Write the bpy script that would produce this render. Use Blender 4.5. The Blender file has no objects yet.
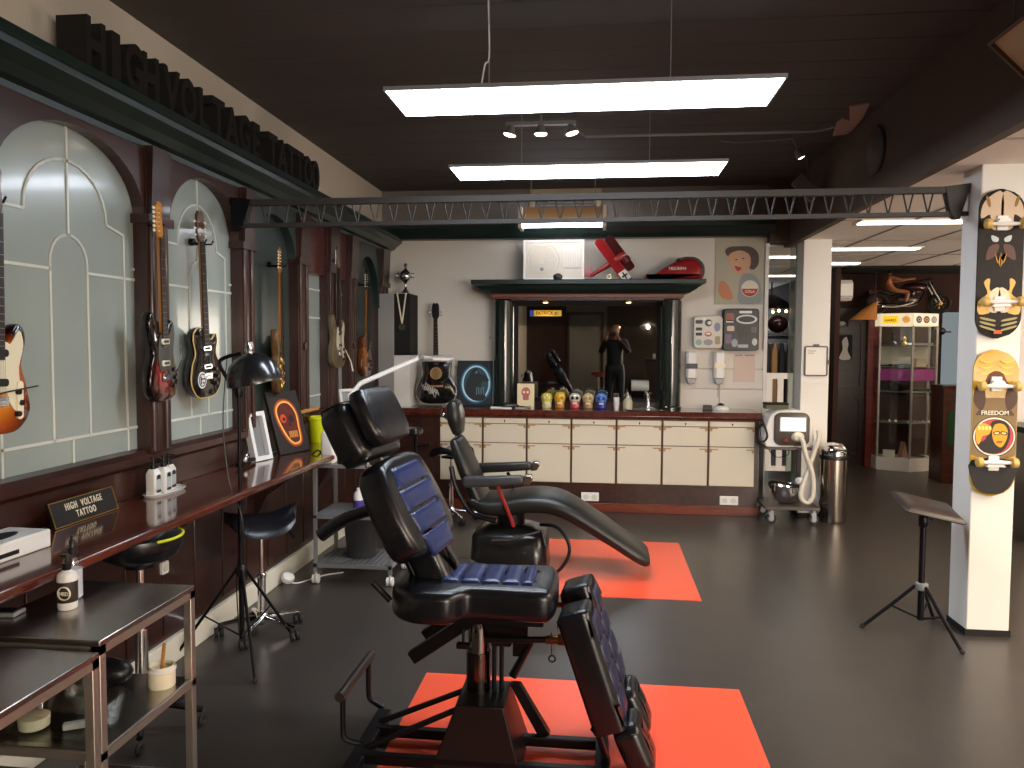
import bpy, bmesh, math, random
from mathutils import Matrix, Vector
random.seed(7)
S = bpy.context.scene
C = S.collection
PI = math.pi
# ---------------------------------------------------------------- camera
cam = bpy.data.cameras.new('camera'); cam.sensor_width = 36.0; cam.lens = 770.0/1024.0*36.0
cam.clip_start = 0.02
co = bpy.data.objects.new('camera', cam); C.objects.link(co); S.camera = co
_y, _p, _r = math.radians(6.5), math.radians(2.95), math.radians(0.3)
F = Vector((-math.sin(_y)*math.cos(_p), math.cos(_y)*math.cos(_p), -math.sin(_p)))
R0 = Vector((math.cos(_y), math.sin(_y), 0)); U0 = R0.cross(F)
Rv = R0*math.cos(_r) + U0*math.sin(_r); Uv = U0*math.cos(_r) - R0*math.sin(_r)
mw = Matrix((( Rv.x, Uv.x, -F.x, 0), (Rv.y, Uv.y, -F.y, 0), (Rv.z, Uv.z, -F.z, 1.6), (0, 0, 0, 1)))
co.matrix_world = mw
# ---------------------------------------------------------------- world, exposure
w = bpy.data.worlds.new('world'); S.world = w; w.use_nodes = True
w.node_tree.nodes['Background'].inputs[0].default_value = (0.75, 0.85, 1.0, 1)
w.node_tree.nodes['Background'].inputs[1].default_value = 1.0
S.view_settings.view_transform = 'Standard'; S.view_settings.look = 'None'
S.view_settings.gamma = 1.0; S.view_settings.use_curve_mapping = False
S.view_settings.exposure = 0.9
# strengths of the lamps of the place
PANEL = 14.0; WARM = 420.0; STRIP = 4.5
def area(name, loc, rot, sx, sy, power, col, spread=PI):
    l = bpy.data.lights.new(name, 'AREA'); l.shape = 'RECTANGLE'; l.size = sx; l.size_y = sy
    l.energy = power; l.color = col; l.spread = spread
    o = bpy.data.objects.new(name, l); C.objects.link(o); o.location = loc; o.rotation_euler = rot
    return o
def spot(name, loc, target, power, col, ang=60, blend=0.6, rad=0.03):
    l = bpy.data.lights.new(name, 'SPOT'); l.energy = power; l.color = col
    l.spot_size = math.radians(ang); l.spot_blend = blend; l.shadow_soft_size = rad
    o = bpy.data.objects.new(name, l); C.objects.link(o); o.location = loc
    o.rotation_euler = (Vector(target)-Vector(loc)).to_track_quat('-Z', 'Y').to_euler()
    return o
def point(name, loc, power, col, rad=0.05):
    l = bpy.data.lights.new(name, 'POINT'); l.energy = power; l.color = col; l.shadow_soft_size = rad
    o = bpy.data.objects.new(name, l); C.objects.link(o); o.location = loc
    return o
# daylight that falls in through the two shop windows behind the photographer
area('daylight', (5.1, -4.15, 1.4), (-PI/2, 0, PI), 4.4, 1.7, 260, (1.0, 0.86, 0.72))
# the dropped ceiling's lamps over the shop floor, out of sight to the right of the camera
area('shop_ceiling_lamp', (3.9, 2.6, 2.55), (0, 0, 0), 1.4, 3.0, 110, (1.0, 0.82, 0.66))

# fill lights added out of sight at the right to brighten the tiled ceiling
area('upfill', (5.3, 4.6, 1.7), (PI, 0, 0), 0.5, 0.5, 95, (1.0, 0.80, 0.64))
area('upfill', (6.2, 8.7, 1.7), (PI, 0, 0), 0.5, 0.5, 60, (1.0, 0.82, 0.68))
# ---------------------------------------------------------------- mesh helpers
def lin(h):
    if not isinstance(h, str): return tuple(h)
    v = [int(h[i:i+2], 16)/255 for i in (0, 2, 4)]
    return tuple(c/12.92 if c <= 0.04045 else ((c+0.055)/1.055)**2.4 for c in v)
def Rx(a): return Matrix.Rotation(a, 4, 'X')
def Ry(a): return Matrix.Rotation(a, 4, 'Y')
def Rz(a): return Matrix.Rotation(a, 4, 'Z')
def Tr(x, y, z): return Matrix.Translation((x, y, z))
def smooth_line(pts, n=5, closed=False):
    P = [Vector(p) for p in pts]; out = []; N = len(P)
    rng = range(N if closed else N-1)
    for i in rng:
        if closed: a, b, c, d = P[(i-1) % N], P[i], P[(i+1) % N], P[(i+2) % N]
        else: a, b, c, d = P[max(i-1, 0)], P[i], P[i+1], P[min(i+2, N-1)]
        for k in range(n):
            t = k/n
            out.append(0.5*((2*b)+(c-a)*t+(2*a-5*b+4*c-d)*t*t+(3*b-a-3*c+d)*t**3))
    if not closed: out.append(P[-1])
    return [tuple(v) for v in out]
def rrect(x0, x1, z0, z1, r, n=4):
    o = []
    for cx, cz, a0 in ((x1-r, z1-r, 0), (x0+r, z1-r, 90), (x0+r, z0+r, 180), (x1-r, z0+r, 270)):
        for k in range(n+1):
            a = math.radians(a0+90*k/n); o.append((cx+r*math.cos(a), cz+r*math.sin(a)))
    return o
def circle(cx, cz, rx, rz=None, n=24, a0=0, a1=360):
    rz = rz or rx
    full = abs(a1-a0) >= 360
    m = n if full else n+1
    return [(cx+rx*math.cos(math.radians(a0+(a1-a0)*k/n)), cz+rz*math.sin(math.radians(a0+(a1-a0)*k/n))) for k in range(m)]
class B:
    def __init__(s): s.v = []; s.f = []; s.m = []; s.T = Matrix.Identity(4); s.k = 0
    def add(s, vs, fs):
        o = len(s.v)
        s.v += [tuple(s.T @ Vector(p)) for p in vs]
        for f in fs: s.f.append(tuple(o+i for i in f)); s.m.append(s.k)
        return s
    def box(s, x0, x1, y0, y1, z0, z1):
        return s.add([(x0,y0,z0),(x1,y0,z0),(x1,y1,z0),(x0,y1,z0),(x0,y0,z1),(x1,y0,z1),(x1,y1,z1),(x0,y1,z1)],
                     [(0,3,2,1),(4,5,6,7),(0,1,5,4),(1,2,6,5),(2,3,7,6),(3,0,4,7)])
    def loft(s, rings, cap=True, closed=False):
        n = len(rings[0]); vs = [p for r in rings for p in r]; fs = []
        L = len(rings)
        for i in range(L if closed else L-1):
            a, b = i*n, ((i+1) % L)*n
            for j in range(n): fs.append((a+j, a+(j+1) % n, b+(j+1) % n, b+j))
        if cap and not closed: fs.append(tuple(range(n))[::-1]); fs.append(tuple(range((L-1)*n, L*n)))
        return s.add(vs, fs)
    def tube(s, pts, r, n=8, cap=True, closed=False, flat=1.0):
        P = [Vector(p) for p in pts]; L = len(P)
        rr = r if isinstance(r, (list, tuple)) else [r]*L
        up = None; rings = []
        for i in range(L):
            if closed: t = (P[(i+1) % L]-P[i-1])
            else: t = P[min(i+1, L-1)]-P[max(i-1, 0)]
            t.normalize()
            if up is None:
                up = Vector((0, 0, 1)) if abs(t.z) < 0.9 else Vector((0, 1, 0))
            u = up - t*up.dot(t)
            if u.length < 1e-5: u = t.orthogonal()
            u.normalize(); up = u; w_ = t.cross(u)
            rings.append([tuple(P[i]+(u*math.cos(2*PI*k/n)*flat+w_*math.sin(2*PI*k/n))*rr[i]) for k in range(n)])
        return s.loft(rings, cap, closed)
    def cyl(s, p0, p1, r0, r1=None, n=20): return s.tube([p0, p1], [r0, r0 if r1 is None else r1], n)
    def lathe(s, prof, c=(0, 0, 0), n=28, closed=False):
        rings = [[(c[0]+max(r, 1e-4)*math.cos(2*PI*k/n), c[1]+max(r, 1e-4)*math.sin(2*PI*k/n), c[2]+z) for k in range(n)] for r, z in prof]
        return s.loft(rings, True, closed)
    def ball(s, c, r, n=20, m=10):
        r = r if isinstance(r, (list, tuple)) else (r, r, r)
        rings = [[(c[0]+r[0]*math.sin(t)*math.cos(2*PI*k/n), c[1]+r[1]*math.sin(t)*math.sin(2*PI*k/n), c[2]-r[2]*math.cos(t)) for k in range(n)]
                 for t in [max(0.02, min(PI-0.02, PI*i/m)) for i in range(m+1)]]
        return s.loft(rings)
    def mp(s, pl, a, b, d): return {'xy': (a, b, d), 'xz': (a, d, b), 'yz': (d, a, b)}[pl]
    def prism(s, o, d0, d1, pl='xz'):
        return s.loft([[s.mp(pl, a, b, d0) for a, b in o], [s.mp(pl, a, b, d1) for a, b in o]])
    def pillow(s, o, lev, pl='xz'):
        # stack of outlines, each inset by lev[i][0] and lying at lev[i][1]
        n = len(o); A = sum(o[i][0]*o[(i+1) % n][1]-o[(i+1) % n][0]*o[i][1] for i in range(n))
        sg = 1 if A > 0 else -1; nr = []
        for i in range(n):
            dx, dz = o[(i+1) % n][0]-o[i-1][0], o[(i+1) % n][1]-o[i-1][1]
            l = math.hypot(dx, dz) or 1; nr.append((-dz/l*sg, dx/l*sg))
        return s.loft([[s.mp(pl, o[i][0]+nr[i][0]*ins, o[i][1]+nr[i][1]*ins, d) for i in range(n)] for ins, d in lev])
    def tile(s, o, lev, pl='xz'):
        # small panel: the same stack, scaled about its middle so the corners never cross
        cx = sum(p[0] for p in o)/len(o); cz = sum(p[1] for p in o)/len(o)
        hw = max(abs(p[0]-cx) for p in o); hh = max(abs(p[1]-cz) for p in o)
        return s.loft([[s.mp(pl, cx+(a-cx)*(1-ins/hw), cz+(c-cz)*(1-ins/hh), d) for a, c in o] for ins, d in lev])
    def ring(s, o, wdt, d0, d1, pl='xz'):
        # a frame: the outline o with a border of width wdt inward
        n = len(o); A = sum(o[i][0]*o[(i+1) % n][1]-o[(i+1) % n][0]*o[i][1] for i in range(n))
        sg = 1 if A > 0 else -1; q = []
        for i in range(n):
            a, b, c = Vector(o[i-1]), Vector(o[i]), Vector(o[(i+1) % n])
            e1 = (b-a).normalized(); e2 = (c-b).normalized()
            n1 = Vector((-e1.y, e1.x))*sg; n2 = Vector((-e2.y, e2.x))*sg
            m = (n1+n2); m = m/max(m.length_squared/2, 0.3)
            q.append(tuple(b+m*wdt))
        return s.loft([[s.mp(pl, a, b, d0) for a, b in o], [s.mp(pl, a, b, d1) for a, b in o],
                       [s.mp(pl, a, b, d1) for a, b in q], [s.mp(pl, a, b, d0) for a, b in q]], closed=True)
    def torus(s, c, R, r, ax='z', n=28, m=8):
        pts = []
        for k in range(n):
            a = 2*PI*k/n; x, y = R*math.cos(a), R*math.sin(a)
            pts.append({'z': (c[0]+x, c[1]+y, c[2]), 'y': (c[0]+x, c[1], c[2]+y), 'x': (c[0], c[1]+x, c[2]+y)}[ax])
        return s.tube(pts, r, m, closed=True)
    def pad(s, st, e=4.0, n=28, endr=0.5):
        # cushion swept through stations (x, z, width in y, thickness, y centre); ends rounded
        P = [Vector((a[0], 0, a[1])) for a in st]; rings = []; L = len(P)
        def ringat(p, t, wd, th, yc):
            nn = Vector((-t.z, 0, t.x)); out = []
            for k in range(n):
                a = 2*PI*k/n; c_, s_ = math.cos(a), math.sin(a)
                y = math.copysign(abs(c_)**(2/e), c_)*wd/2; h = math.copysign(abs(s_)**(2/e), s_)*th/2
                out.append(tuple(p+nn*h+Vector((0, y+yc, 0))))
            return out
        for i in range(L):
            t = (P[min(i+1, L-1)]-P[max(i-1, 0)]).normalized()
            wd, th = st[i][2], st[i][3]; yc = st[i][4] if len(st[i]) > 4 else 0
            rr = th*endr
            if i == 0:
                for q in (0.0, 0.35, 0.7):
                    a = q*PI/2; d = rr*(1-math.sin(a)); k = 1-(1-math.cos(PI/2-a))*0.0
                    sh = rr*(1-math.cos(PI/2-a)) if q else rr
                    rings.append(ringat(P[0]-t*rr+t*rr*math.sin(a)*1.0, t, max(wd-2*rr*(1-math.sqrt(1-(1-math.sin(a))**2)), wd*0.1), max(th-2*rr*(1-math.sqrt(1-(1-math.sin(a))**2)), th*0.1), yc))
            rings.append(ringat(P[i], t, wd, th, yc))
            if i == L-1:
                for q in (0.3, 0.65, 1.0):
                    u = math.sin(q*PI/2)
                    rings.append(ringat(P[i]+t*rr*u, t, max(wd-2*rr*(1-math.sqrt(max(0, 1-u*u))), wd*0.1), max(th-2*rr*(1-math.sqrt(max(0, 1-u*u))), th*0.1), yc))
        return s.loft(rings)
    def text(s, body, size, depth=0.002, bold=0.0, sx=1.0, align='CENTER', space=1.0):
        cu = bpy.data.curves.new('t', 'FONT'); cu.body = body; cu.size = size; cu.extrude = depth/2; cu.offset = bold
        cu.align_x = align; cu.align_y = 'CENTER'; cu.resolution_u = 3; cu.space_character = space
        ob = bpy.data.objects.new('t', cu)
        me = bpy.data.meshes.new_from_object(ob)
        s.add([(v.co.x*sx, v.co.y, v.co.z) for v in me.vertices], [tuple(p.vertices) for p in me.polygons])
        bpy.data.objects.remove(ob); bpy.data.curves.remove(cu); bpy.data.meshes.remove(me)
        return s
    def build(s, name, mat, parent=None, bev=0, seg=2, smooth=True, loc=(0, 0, 0), rot=(0, 0, 0), ang=38, fix=True, **kw):
        me = bpy.data.meshes.new(name); me.from_pydata(s.v, [], s.f)
        mats = mat if isinstance(mat, (list, tuple)) else [mat]
        for m_ in mats: me.materials.append(m_)
        if len(mats) > 1: me.polygons.foreach_set('material_index', s.m)
        if fix:
            bm = bmesh.new(); bm.from_mesh(me); bmesh.ops.recalc_face_normals(bm, faces=bm.faces); bm.to_mesh(me); bm.free()
        if smooth:
            me.polygons.foreach_set('use_smooth', [True]*len(me.polygons)); me.set_sharp_from_angle(angle=math.radians(ang))
        o = bpy.data.objects.new(name, me); C.objects.link(o); o.location = loc; o.rotation_euler = rot
        if parent: o.parent = parent
        if bev:
            md = o.modifiers.new('bevel', 'BEVEL'); md.width = bev; md.segments = seg; md.limit_method = 'ANGLE'; md.angle_limit = math.radians(40)
        for k_, v_ in kw.items():
            if v_: o[{'cat': 'category'}.get(k_, k_)] = v_
        return o
def thing(name, label, cat, loc=(0, 0, 0), rot=(0, 0, 0), group=None):
    o = bpy.data.objects.new(name, None); C.objects.link(o); o.location = loc
    o.rotation_euler = rot if isinstance(rot, (tuple, list)) else (0, 0, rot)
    o.empty_display_size = 0.05
    o['label'] = label; o['category'] = cat
    if group: o['group'] = group
    return o
def tag(o, label, cat, group=None):
    o['label'] = label; o['category'] = cat
    if group: o['group'] = group
    return o
def struct(o): o['kind'] = 'structure'; return o
def dup(root, loc, rot=None, label=None, group=None):
    r = root.copy(); C.objects.link(r); r.location = loc
    if rot is not None: r.rotation_euler = rot
    if label: r['label'] = label
    if group: r['group'] = group
    for ch in [o for o in bpy.data.objects if o.parent == root]:
        c_ = ch.copy(); C.objects.link(c_); c_.parent = r
        for g in [o for o in bpy.data.objects if o.parent == ch]:
            d = g.copy(); C.objects.link(d); d.parent = c_
    return r
# ---------------------------------------------------------------- materials
def pm(name, col, rough=0.5, metal=0.0, bump=0.0, bs=60, var=0.0, vs=4, coat=0.0, emit=None, es=0, trans=0, ior=1.45, rvar=0, alpha=1, sheen=0):
    m = bpy.data.materials.new(name); m.use_nodes = True; nt = m.node_tree; N = nt.nodes; L = nt.links
    b = N['Principled BSDF']; c = lin(col)
    b.inputs['Base Color'].default_value = (*c, 1); b.inputs['Roughness'].default_value = rough
    b.inputs['Metallic'].default_value = metal; b.inputs['IOR'].default_value = ior
    if coat: b.inputs['Coat Weight'].default_value = coat; b.inputs['Coat Roughness'].default_value = 0.08
    if trans: b.inputs['Transmission Weight'].default_value = trans
    if alpha < 1: b.inputs['Alpha'].default_value = alpha
    if emit: b.inputs['Emission Color'].default_value = (*lin(emit), 1); b.inputs['Emission Strength'].default_value = es
    if bump or var or rvar:
        tc = N.new('ShaderNodeTexCoord')
    if var or rvar:
        nz = N.new('ShaderNodeTexNoise'); nz.inputs['Scale'].default_value = vs; nz.inputs['Detail'].default_value = 5
        L.new(tc.outputs['Object'], nz.inputs['Vector'])
    if var:
        mx = N.new('ShaderNodeMix'); mx.data_type = 'RGBA'
        mx.inputs[6].default_value = (*[x*(1-var) for x in c], 1); mx.inputs[7].default_value = (*[min(1, x*(1+var)) for x in c], 1)
        L.new(nz.outputs['Fac'], mx.inputs[0]); L.new(mx.outputs[2], b.inputs['Base Color'])
    if rvar:
        mr = N.new('ShaderNodeMapRange'); mr.inputs[3].default_value = max(0.02, rough-rvar); mr.inputs[4].default_value = rough+rvar
        mr.inputs[1].default_value = 0.3; mr.inputs[2].default_value = 0.7
        L.new(nz.outputs['Fac'], mr.inputs[0]); L.new(mr.outputs[0], b.inputs['Roughness'])
    if bump:
        n2 = N.new('ShaderNodeTexNoise'); n2.inputs['Scale'].default_value = bs; n2.inputs['Detail'].default_value = 4
        bp = N.new('ShaderNodeBump'); bp.inputs['Strength'].default_value = bump; bp.inputs['Distance'].default_value = 0.004
        L.new(tc.outputs['Object'], n2.inputs['Vector']); L.new(n2.outputs['Fac'], bp.inputs['Height']); L.new(bp.outputs[0], b.inputs['Normal'])
    return m
def wood(name, c1, c2, rough=0.3, sc=(1, 12, 12), coat=0.3, ns=3.0):
    m = pm(name, c1, rough, coat=coat); nt = m.node_tree; N = nt.nodes; L = nt.links; b = N['Principled BSDF']
    tc = N.new('ShaderNodeTexCoord'); mp = N.new('ShaderNodeMapping'); mp.inputs['Scale'].default_value = sc
    nz = N.new('ShaderNodeTexNoise'); nz.inputs['Scale'].default_value = ns; nz.inputs['Detail'].default_value = 8; nz.inputs['Distortion'].default_value = 0.8
    rp = N.new('ShaderNodeValToRGB'); rp.color_ramp.elements[0].position = 0.35; rp.color_ramp.elements[1].position = 0.65
    rp.color_ramp.elements[0].color = (*lin(c1), 1); rp.color_ramp.elements[1].color = (*lin(c2), 1)
    L.new(tc.outputs['Object'], mp.inputs[0]); L.new(mp.outputs[0], nz.inputs['Vector']); L.new(nz.outputs['Fac'], rp.inputs[0]); L.new(rp.outputs[0], b.inputs['Base Color'])
    return m
def burst(name, ramp, center, scale, rough=0.12):
    # a finish that runs from one colour at the body's middle to another at its rim
    m = pm(name, ramp[0][1], rough, coat=0.8); nt = m.node_tree; N = nt.nodes; L = nt.links; b = N['Principled BSDF']
    tc = N.new('ShaderNodeTexCoord'); mp = N.new('ShaderNodeMapping'); mp.inputs['Scale'].default_value = scale
    mp.inputs['Location'].default_value = tuple(-center[i]*scale[i] for i in range(3))
    ln = N.new('ShaderNodeVectorMath'); ln.operation = 'LENGTH'; rp = N.new('ShaderNodeValToRGB')
    rp.color_ramp.elements[0].position = ramp[0][0]; rp.color_ramp.elements[0].color = (*lin(ramp[0][1]), 1)
    rp.color_ramp.elements[1].position = ramp[-1][0]; rp.color_ramp.elements[1].color = (*lin(ramp[-1][1]), 1)
    for p_, c_ in ramp[1:-1]:
        e = rp.color_ramp.elements.new(p_); e.color = (*lin(c_), 1)
    L.new(tc.outputs['Object'], mp.inputs[0]); L.new(mp.outputs[0], ln.inputs[0]); L.new(ln.outputs['Value'], rp.inputs[0]); L.new(rp.outputs[0], b.inputs['Base Color'])
    return m
def glow(name, col, s):
    m = bpy.data.materials.new(name); m.use_nodes = True; N = m.node_tree.nodes; N.remove(N['Principled BSDF'])
    e = N.new('ShaderNodeEmission'); e.inputs[0].default_value = (*lin(col), 1); e.inputs[1].default_value = s
    m.node_tree.links.new(e.outputs[0], N['Material Output'].inputs[0]); return m
M = dict(
 floor=pm('floor_vinyl', '3d3833', 0.30, var=0.22, vs=5),
 ceil=pm('ceiling_black', '524d49', 0.75, bump=0.2, bs=30),
 soff=pm('soffit_brown', '594b41', 0.75, bump=0.2, bs=30),
 cream=pm('cream_paint', 'c9c0b2', 0.7, bump=0.1, bs=90),
 back=pm('back_wall_paint', 'd2ccc2', 0.65, bump=0.1, bs=90),
 greywall=pm('grey_upper_wall', '7d7771', 0.7),
 pillar=pm('white_paint', 'dcd9d2', 0.55, bump=0.1, bs=80),
 tile=pm('ceiling_tile', 'e6ddd3', 0.8, bump=0.3, bs=200),
 tjoint=pm('ceiling_joint', '8f857b', 0.7),
 maho=wood('mahogany', '29140f', '3d1f17', 0.34, (6, 1.0, 6), 0.4),
 mahov=wood('mahogany_upright', '29140f', '3a1d16', 0.36, (10, 10, 1.2), 0.4),
 shelf=wood('shelf_wood', '3f1a12', '5e2a1d', 0.14, (8, 0.8, 8), 0.7),
 dgreen=pm('dark_green_paint', '1b2a27', 0.3, var=0.25, vs=8),
 marble=pm('green_marble', '18211e', 0.15, var=0.7, vs=14, coat=0.5),
 dpanel=pm('green_panel', '2b3532', 0.35, var=0.15, vs=3),
 fglass=pm('frosted_glass', '8d9690', 0.22, var=0.08, vs=2.5, coat=0.3),
 came=pm('lead_came', 'c2c4ba', 0.35),
 black=pm('black_plastic', '121213', 0.35),
 mblack=pm('matt_black', '121110', 0.8),
 bmetal=pm('black_metal', '17161a', 0.35, metal=0.6),
 leather=pm('black_leather', '141418', 0.26, bump=0.10, bs=200),
 leath2=pm('worn_black_leather', '1a1a18', 0.34, bump=0.2, bs=200),
 blue=pm('blue_leather', '1a2752', 0.24, bump=0.12, bs=200, var=0.12, vs=20),
 chrome=pm('chrome', 'd6d6d8', 0.12, metal=1),
 steel=pm('stainless_steel', 'a8a49e', 0.24, metal=1),
 dsteel=pm('table_steel', 'a8a39c', 0.27, metal=1),
 frame=pm('brushed_frame', 'b4aba0', 0.38, metal=0.85),
 grey=pm('grey_metal', '8b8c8e', 0.4, metal=0.3),
 white=pm('white_plastic', 'e2e0db', 0.35),
 offw=pm('off_white', 'cfc9bd', 0.45),
 cabw=pm('cabinet_front', 'd3c9b4', 0.4),
 tan=pm('tan_trim', 'a88258', 0.5),
 red=pm('orange_red_mat', 'e9573a', 0.27),
 glass=pm('clear_glass', 'f4faf8', 0.02, trans=1, ior=1.45),
 mirror=pm('mirror_glass', 'a9aaa8', 0.015, metal=1),
 rred=pm('red_paint', '8e1f22', 0.3, coat=0.4),
 brass=pm('brass', 'b08a4a', 0.3, metal=1),
 yellow=pm('yellow_plastic', 'c9d013', 0.35),
 ply=pm('pale_wood', 'b9823f', 0.45, var=0.2, vs=20),
 paper=pm('paper', 'e8e4dc', 0.7),
 dark=pm('very_dark', '0b0a0a', 0.5),
 rubber=pm('rubber', '1c1b1b', 0.7),
)
def clear_glass(name, gl=0.06):
    m = bpy.data.materials.new(name); m.use_nodes = True; nt = m.node_tree; N = nt.nodes; N.remove(N['Principled BSDF'])
    t_ = N.new('ShaderNodeBsdfTransparent'); g_ = N.new('ShaderNodeBsdfGlossy'); x_ = N.new('ShaderNodeMixShader')
    g_.inputs['Roughness'].default_value = 0.02; x_.inputs[0].default_value = gl; t_.inputs[0].default_value = (0.93, 0.96, 0.95, 1)
    nt.links.new(t_.outputs[0], x_.inputs[1]); nt.links.new(g_.outputs[0], x_.inputs[2]); nt.links.new(x_.outputs[0], N['Material Output'].inputs[0]); return m
M['cglass'] = clear_glass('thin_clear_glass'); M['jarglass'] = clear_glass('jar_glass', 0.10)
M['beam'] = pm('beam_grey', '2e2a28', 0.55)
LITC = glow('cool_panel_glow', 'eaf3ff', PANEL)
LITS = glow('strip_glow', 'fff0d8', STRIP)
LITT = glow('tube_glow', 'eef4ff', 9.0)
LITW = glow('warm_bulb_glow', 'ffc27a', 40.0)
# ================================================================ the room
struct(B().box(-2.6, 8.2, -4.6, 15.2, -0.1, 0).build('floor', M['floor'], smooth=False))
# black boarded ceiling with faint joints
b = B().box(-2.4, 1.85, -4.2, 8.0, 3.17, 3.27)
for i in range(40): b.box(-2.4, 1.8, -3.9+i*0.3, -3.89+i*0.3, 3.168, 3.1705)
struct(b.build('ceiling', M['ceil'], smooth=False))
# lower tiled ceiling over the shop floor with its step up to the black one
b = B().box(1.83, 8.1, -4.2, 7.95, 2.58, 2.66).box(-2.4, 8.1, 7.95, 15.0, 2.58, 2.66)
b.k = 1
for i in range(16):
    y = -3.3+i*1.2; b.box(1.81 if y < 7.9 else -1, 8.0, y, y+0.012, 2.574, 2.581)
for i in range(10): b.box(2.4+i*0.6, 2.412+i*0.6, -4.1, 14.9, 2.574, 2.581)
struct(b.build('ceiling_tiled', [M['tile'], M['tjoint']], smooth=False))
struct(B().box(1.8, 1.86, -4.2, 7.95, 2.57, 3.2).build('wall_soffit', M['soff'], smooth=False))
struct(B().box(1.62, 1.86, 7.72, 7.96, 2.6, 3.2).build('trim_1', M['soff'], smooth=False))
# walls
struct(B().box(-2.4, -2.26, -4.3, 8.0, 0, 3.2).build('wall_left', M['cream'], smooth=False))
b = B().box(-2.3, 1.62, 7.85, 7.97, 0, 2.7); b.k = 1; b.box(-2.3, 1.8, 7.85, 7.97, 2.7, 3.2)
struct(b.build('wall_back', [M['back'], M['greywall']], smooth=False))
# white panelling on the lower part of the back wall: three courses with shadow gaps
b = B()
for z0, z1 in ((0.96, 1.165), (1.172, 1.365), (1.372, 1.56)):
    for x0, x1 in ((-1.95, -1.06), (0.79, 1.18), (1.186, 1.62)): b.box(x0, x1, 7.828, 7.85, z0, z1)
struct(b.build('trim_2', M['back'], bev=0.002, smooth=False))
struct(B().box(1.6, 1.635, 7.82, 7.98, 0, 2.6).build('trim_3', M['pillar'], smooth=False))
# rear wall behind the photographer, with two shop windows
b = B().box(-2.4, -1.9, -4.3, -4.2, 0, 3.2).box(-1.9, 2.5, -4.3, -4.2, 0, 3.2)
b.box(2.5, 2.8, -4.3, -4.2, 0, 3.2).box(2.8, 8.1, -4.3, -4.2, 0, 0.5).box(2.8, 8.1, -4.3, -4.2, 2.3, 3.2).box(7.4, 8.1, -4.3, -4.2, 0.5, 2.3)
struct(b.build('wall_rear', M['greywall'], smooth=False))
for n_, (x0, x1, z0) in enumerate(((2.8, 7.4, 0.5),)):
    wn = B().ring([(x0, z0), (x1, z0), (x1, 2.3), (x0, 2.3)], 0.07, -4.3, -4.2)
    wn.box((x0+x1)/2-0.03, (x0+x1)/2+0.03, -4.28, -4.22, z0+0.05, 2.25)
    wo = struct(wn.build('window_%d' % (n_+10), M['mahov'], smooth=False))
struct(B().box(8.0, 8.1, -4.3, 15.0, 0, 2.6).build('wall_right', M['pillar'], smooth=False))
struct(B().box(-2.4, 8.1, 15.0, 15.1, 0, 2.6).build('wall_far', M['pillar'], smooth=False))
struct(B().box(-2.4, -2.3, 7.97, 15.0, 0, 2.6).build('wall_left.001', M['greywall'], smooth=False))
# square pillar in front, column at the counter's end
def post(name, x0, x1, y0, y1, bz=0.035):
    p = struct(B().box(x0, x1, y0, y1, 0, 2.6).build(name, M['pillar'], bev=0.006))
    struct(B().box(x0-0.006, x1+0.006, y0-0.006, y1+0.006, 0, bz).build('baseboard_pillar', M['mblack'], smooth=False))
    return p
post('wall_pillar', 2.035, 2.26, 4.46, 4.68)
post('wall_column', 1.86, 2.11, 7.42, 7.66)
# dark rear part of the shop
struct(B().box(2.9, 8.0, 10.75, 10.85, 0, 2.6).build('wall_dark', pm('dark_wall', '331a12', 0.85), smooth=False))
struct(B().box(2.90, 2.96, 10.0, 15.0, 0, 2.6).build('wall_dark.001', pm('dark_wall_side', '331a12', 0.85), smooth=False))
struct(B().box(3.0, 8.0, 9.9, 10.75, 2.555, 2.585).build('ceiling_dark', M['mblack'], smooth=False))
# white wall beyond the pillar at the right
struct(B().box(3.78, 8.0, 7.6, 7.74, 0, 2.6).build('wall_divider', M['pillar'], smooth=False))
# left: kneewall of red-brown boards with a pale baseboard
b = B().box(-2.26, -2.12, -1.0, 7.85, 0.0, 0.82)
for i in range(30): b.box(-2.125, -2.113, -1+i*0.3, -0.994+i*0.3+0.28, 0.16, 0.80)
struct(b.build('wall_left_panelling', M['maho'], bev=0.003))
struct(B().box(-2.13, -2.095, -1.0, 7.3, 0, 0.13).build('baseboard_left', pm('baseboard_paint', 'd8d2c0', 0.45), bev=0.004))
# wainscot over the shelf and sill rail under the glass
struct(B().box(-2.26, -2.20, -1.0, 7.85, 0.86, 1.02).build('wall_left_wainscot', M['maho'], smooth=False))
b = B().prism([(-2.26, 1.0), (-2.185, 1.0), (-2.165, 1.02), (-2.165, 1.055), (-2.19, 1.075), (-2.26, 1.09)], -1.0, 7.85, 'xz')
struct(b.build('trim_5', M['maho'], smooth=False))
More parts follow.
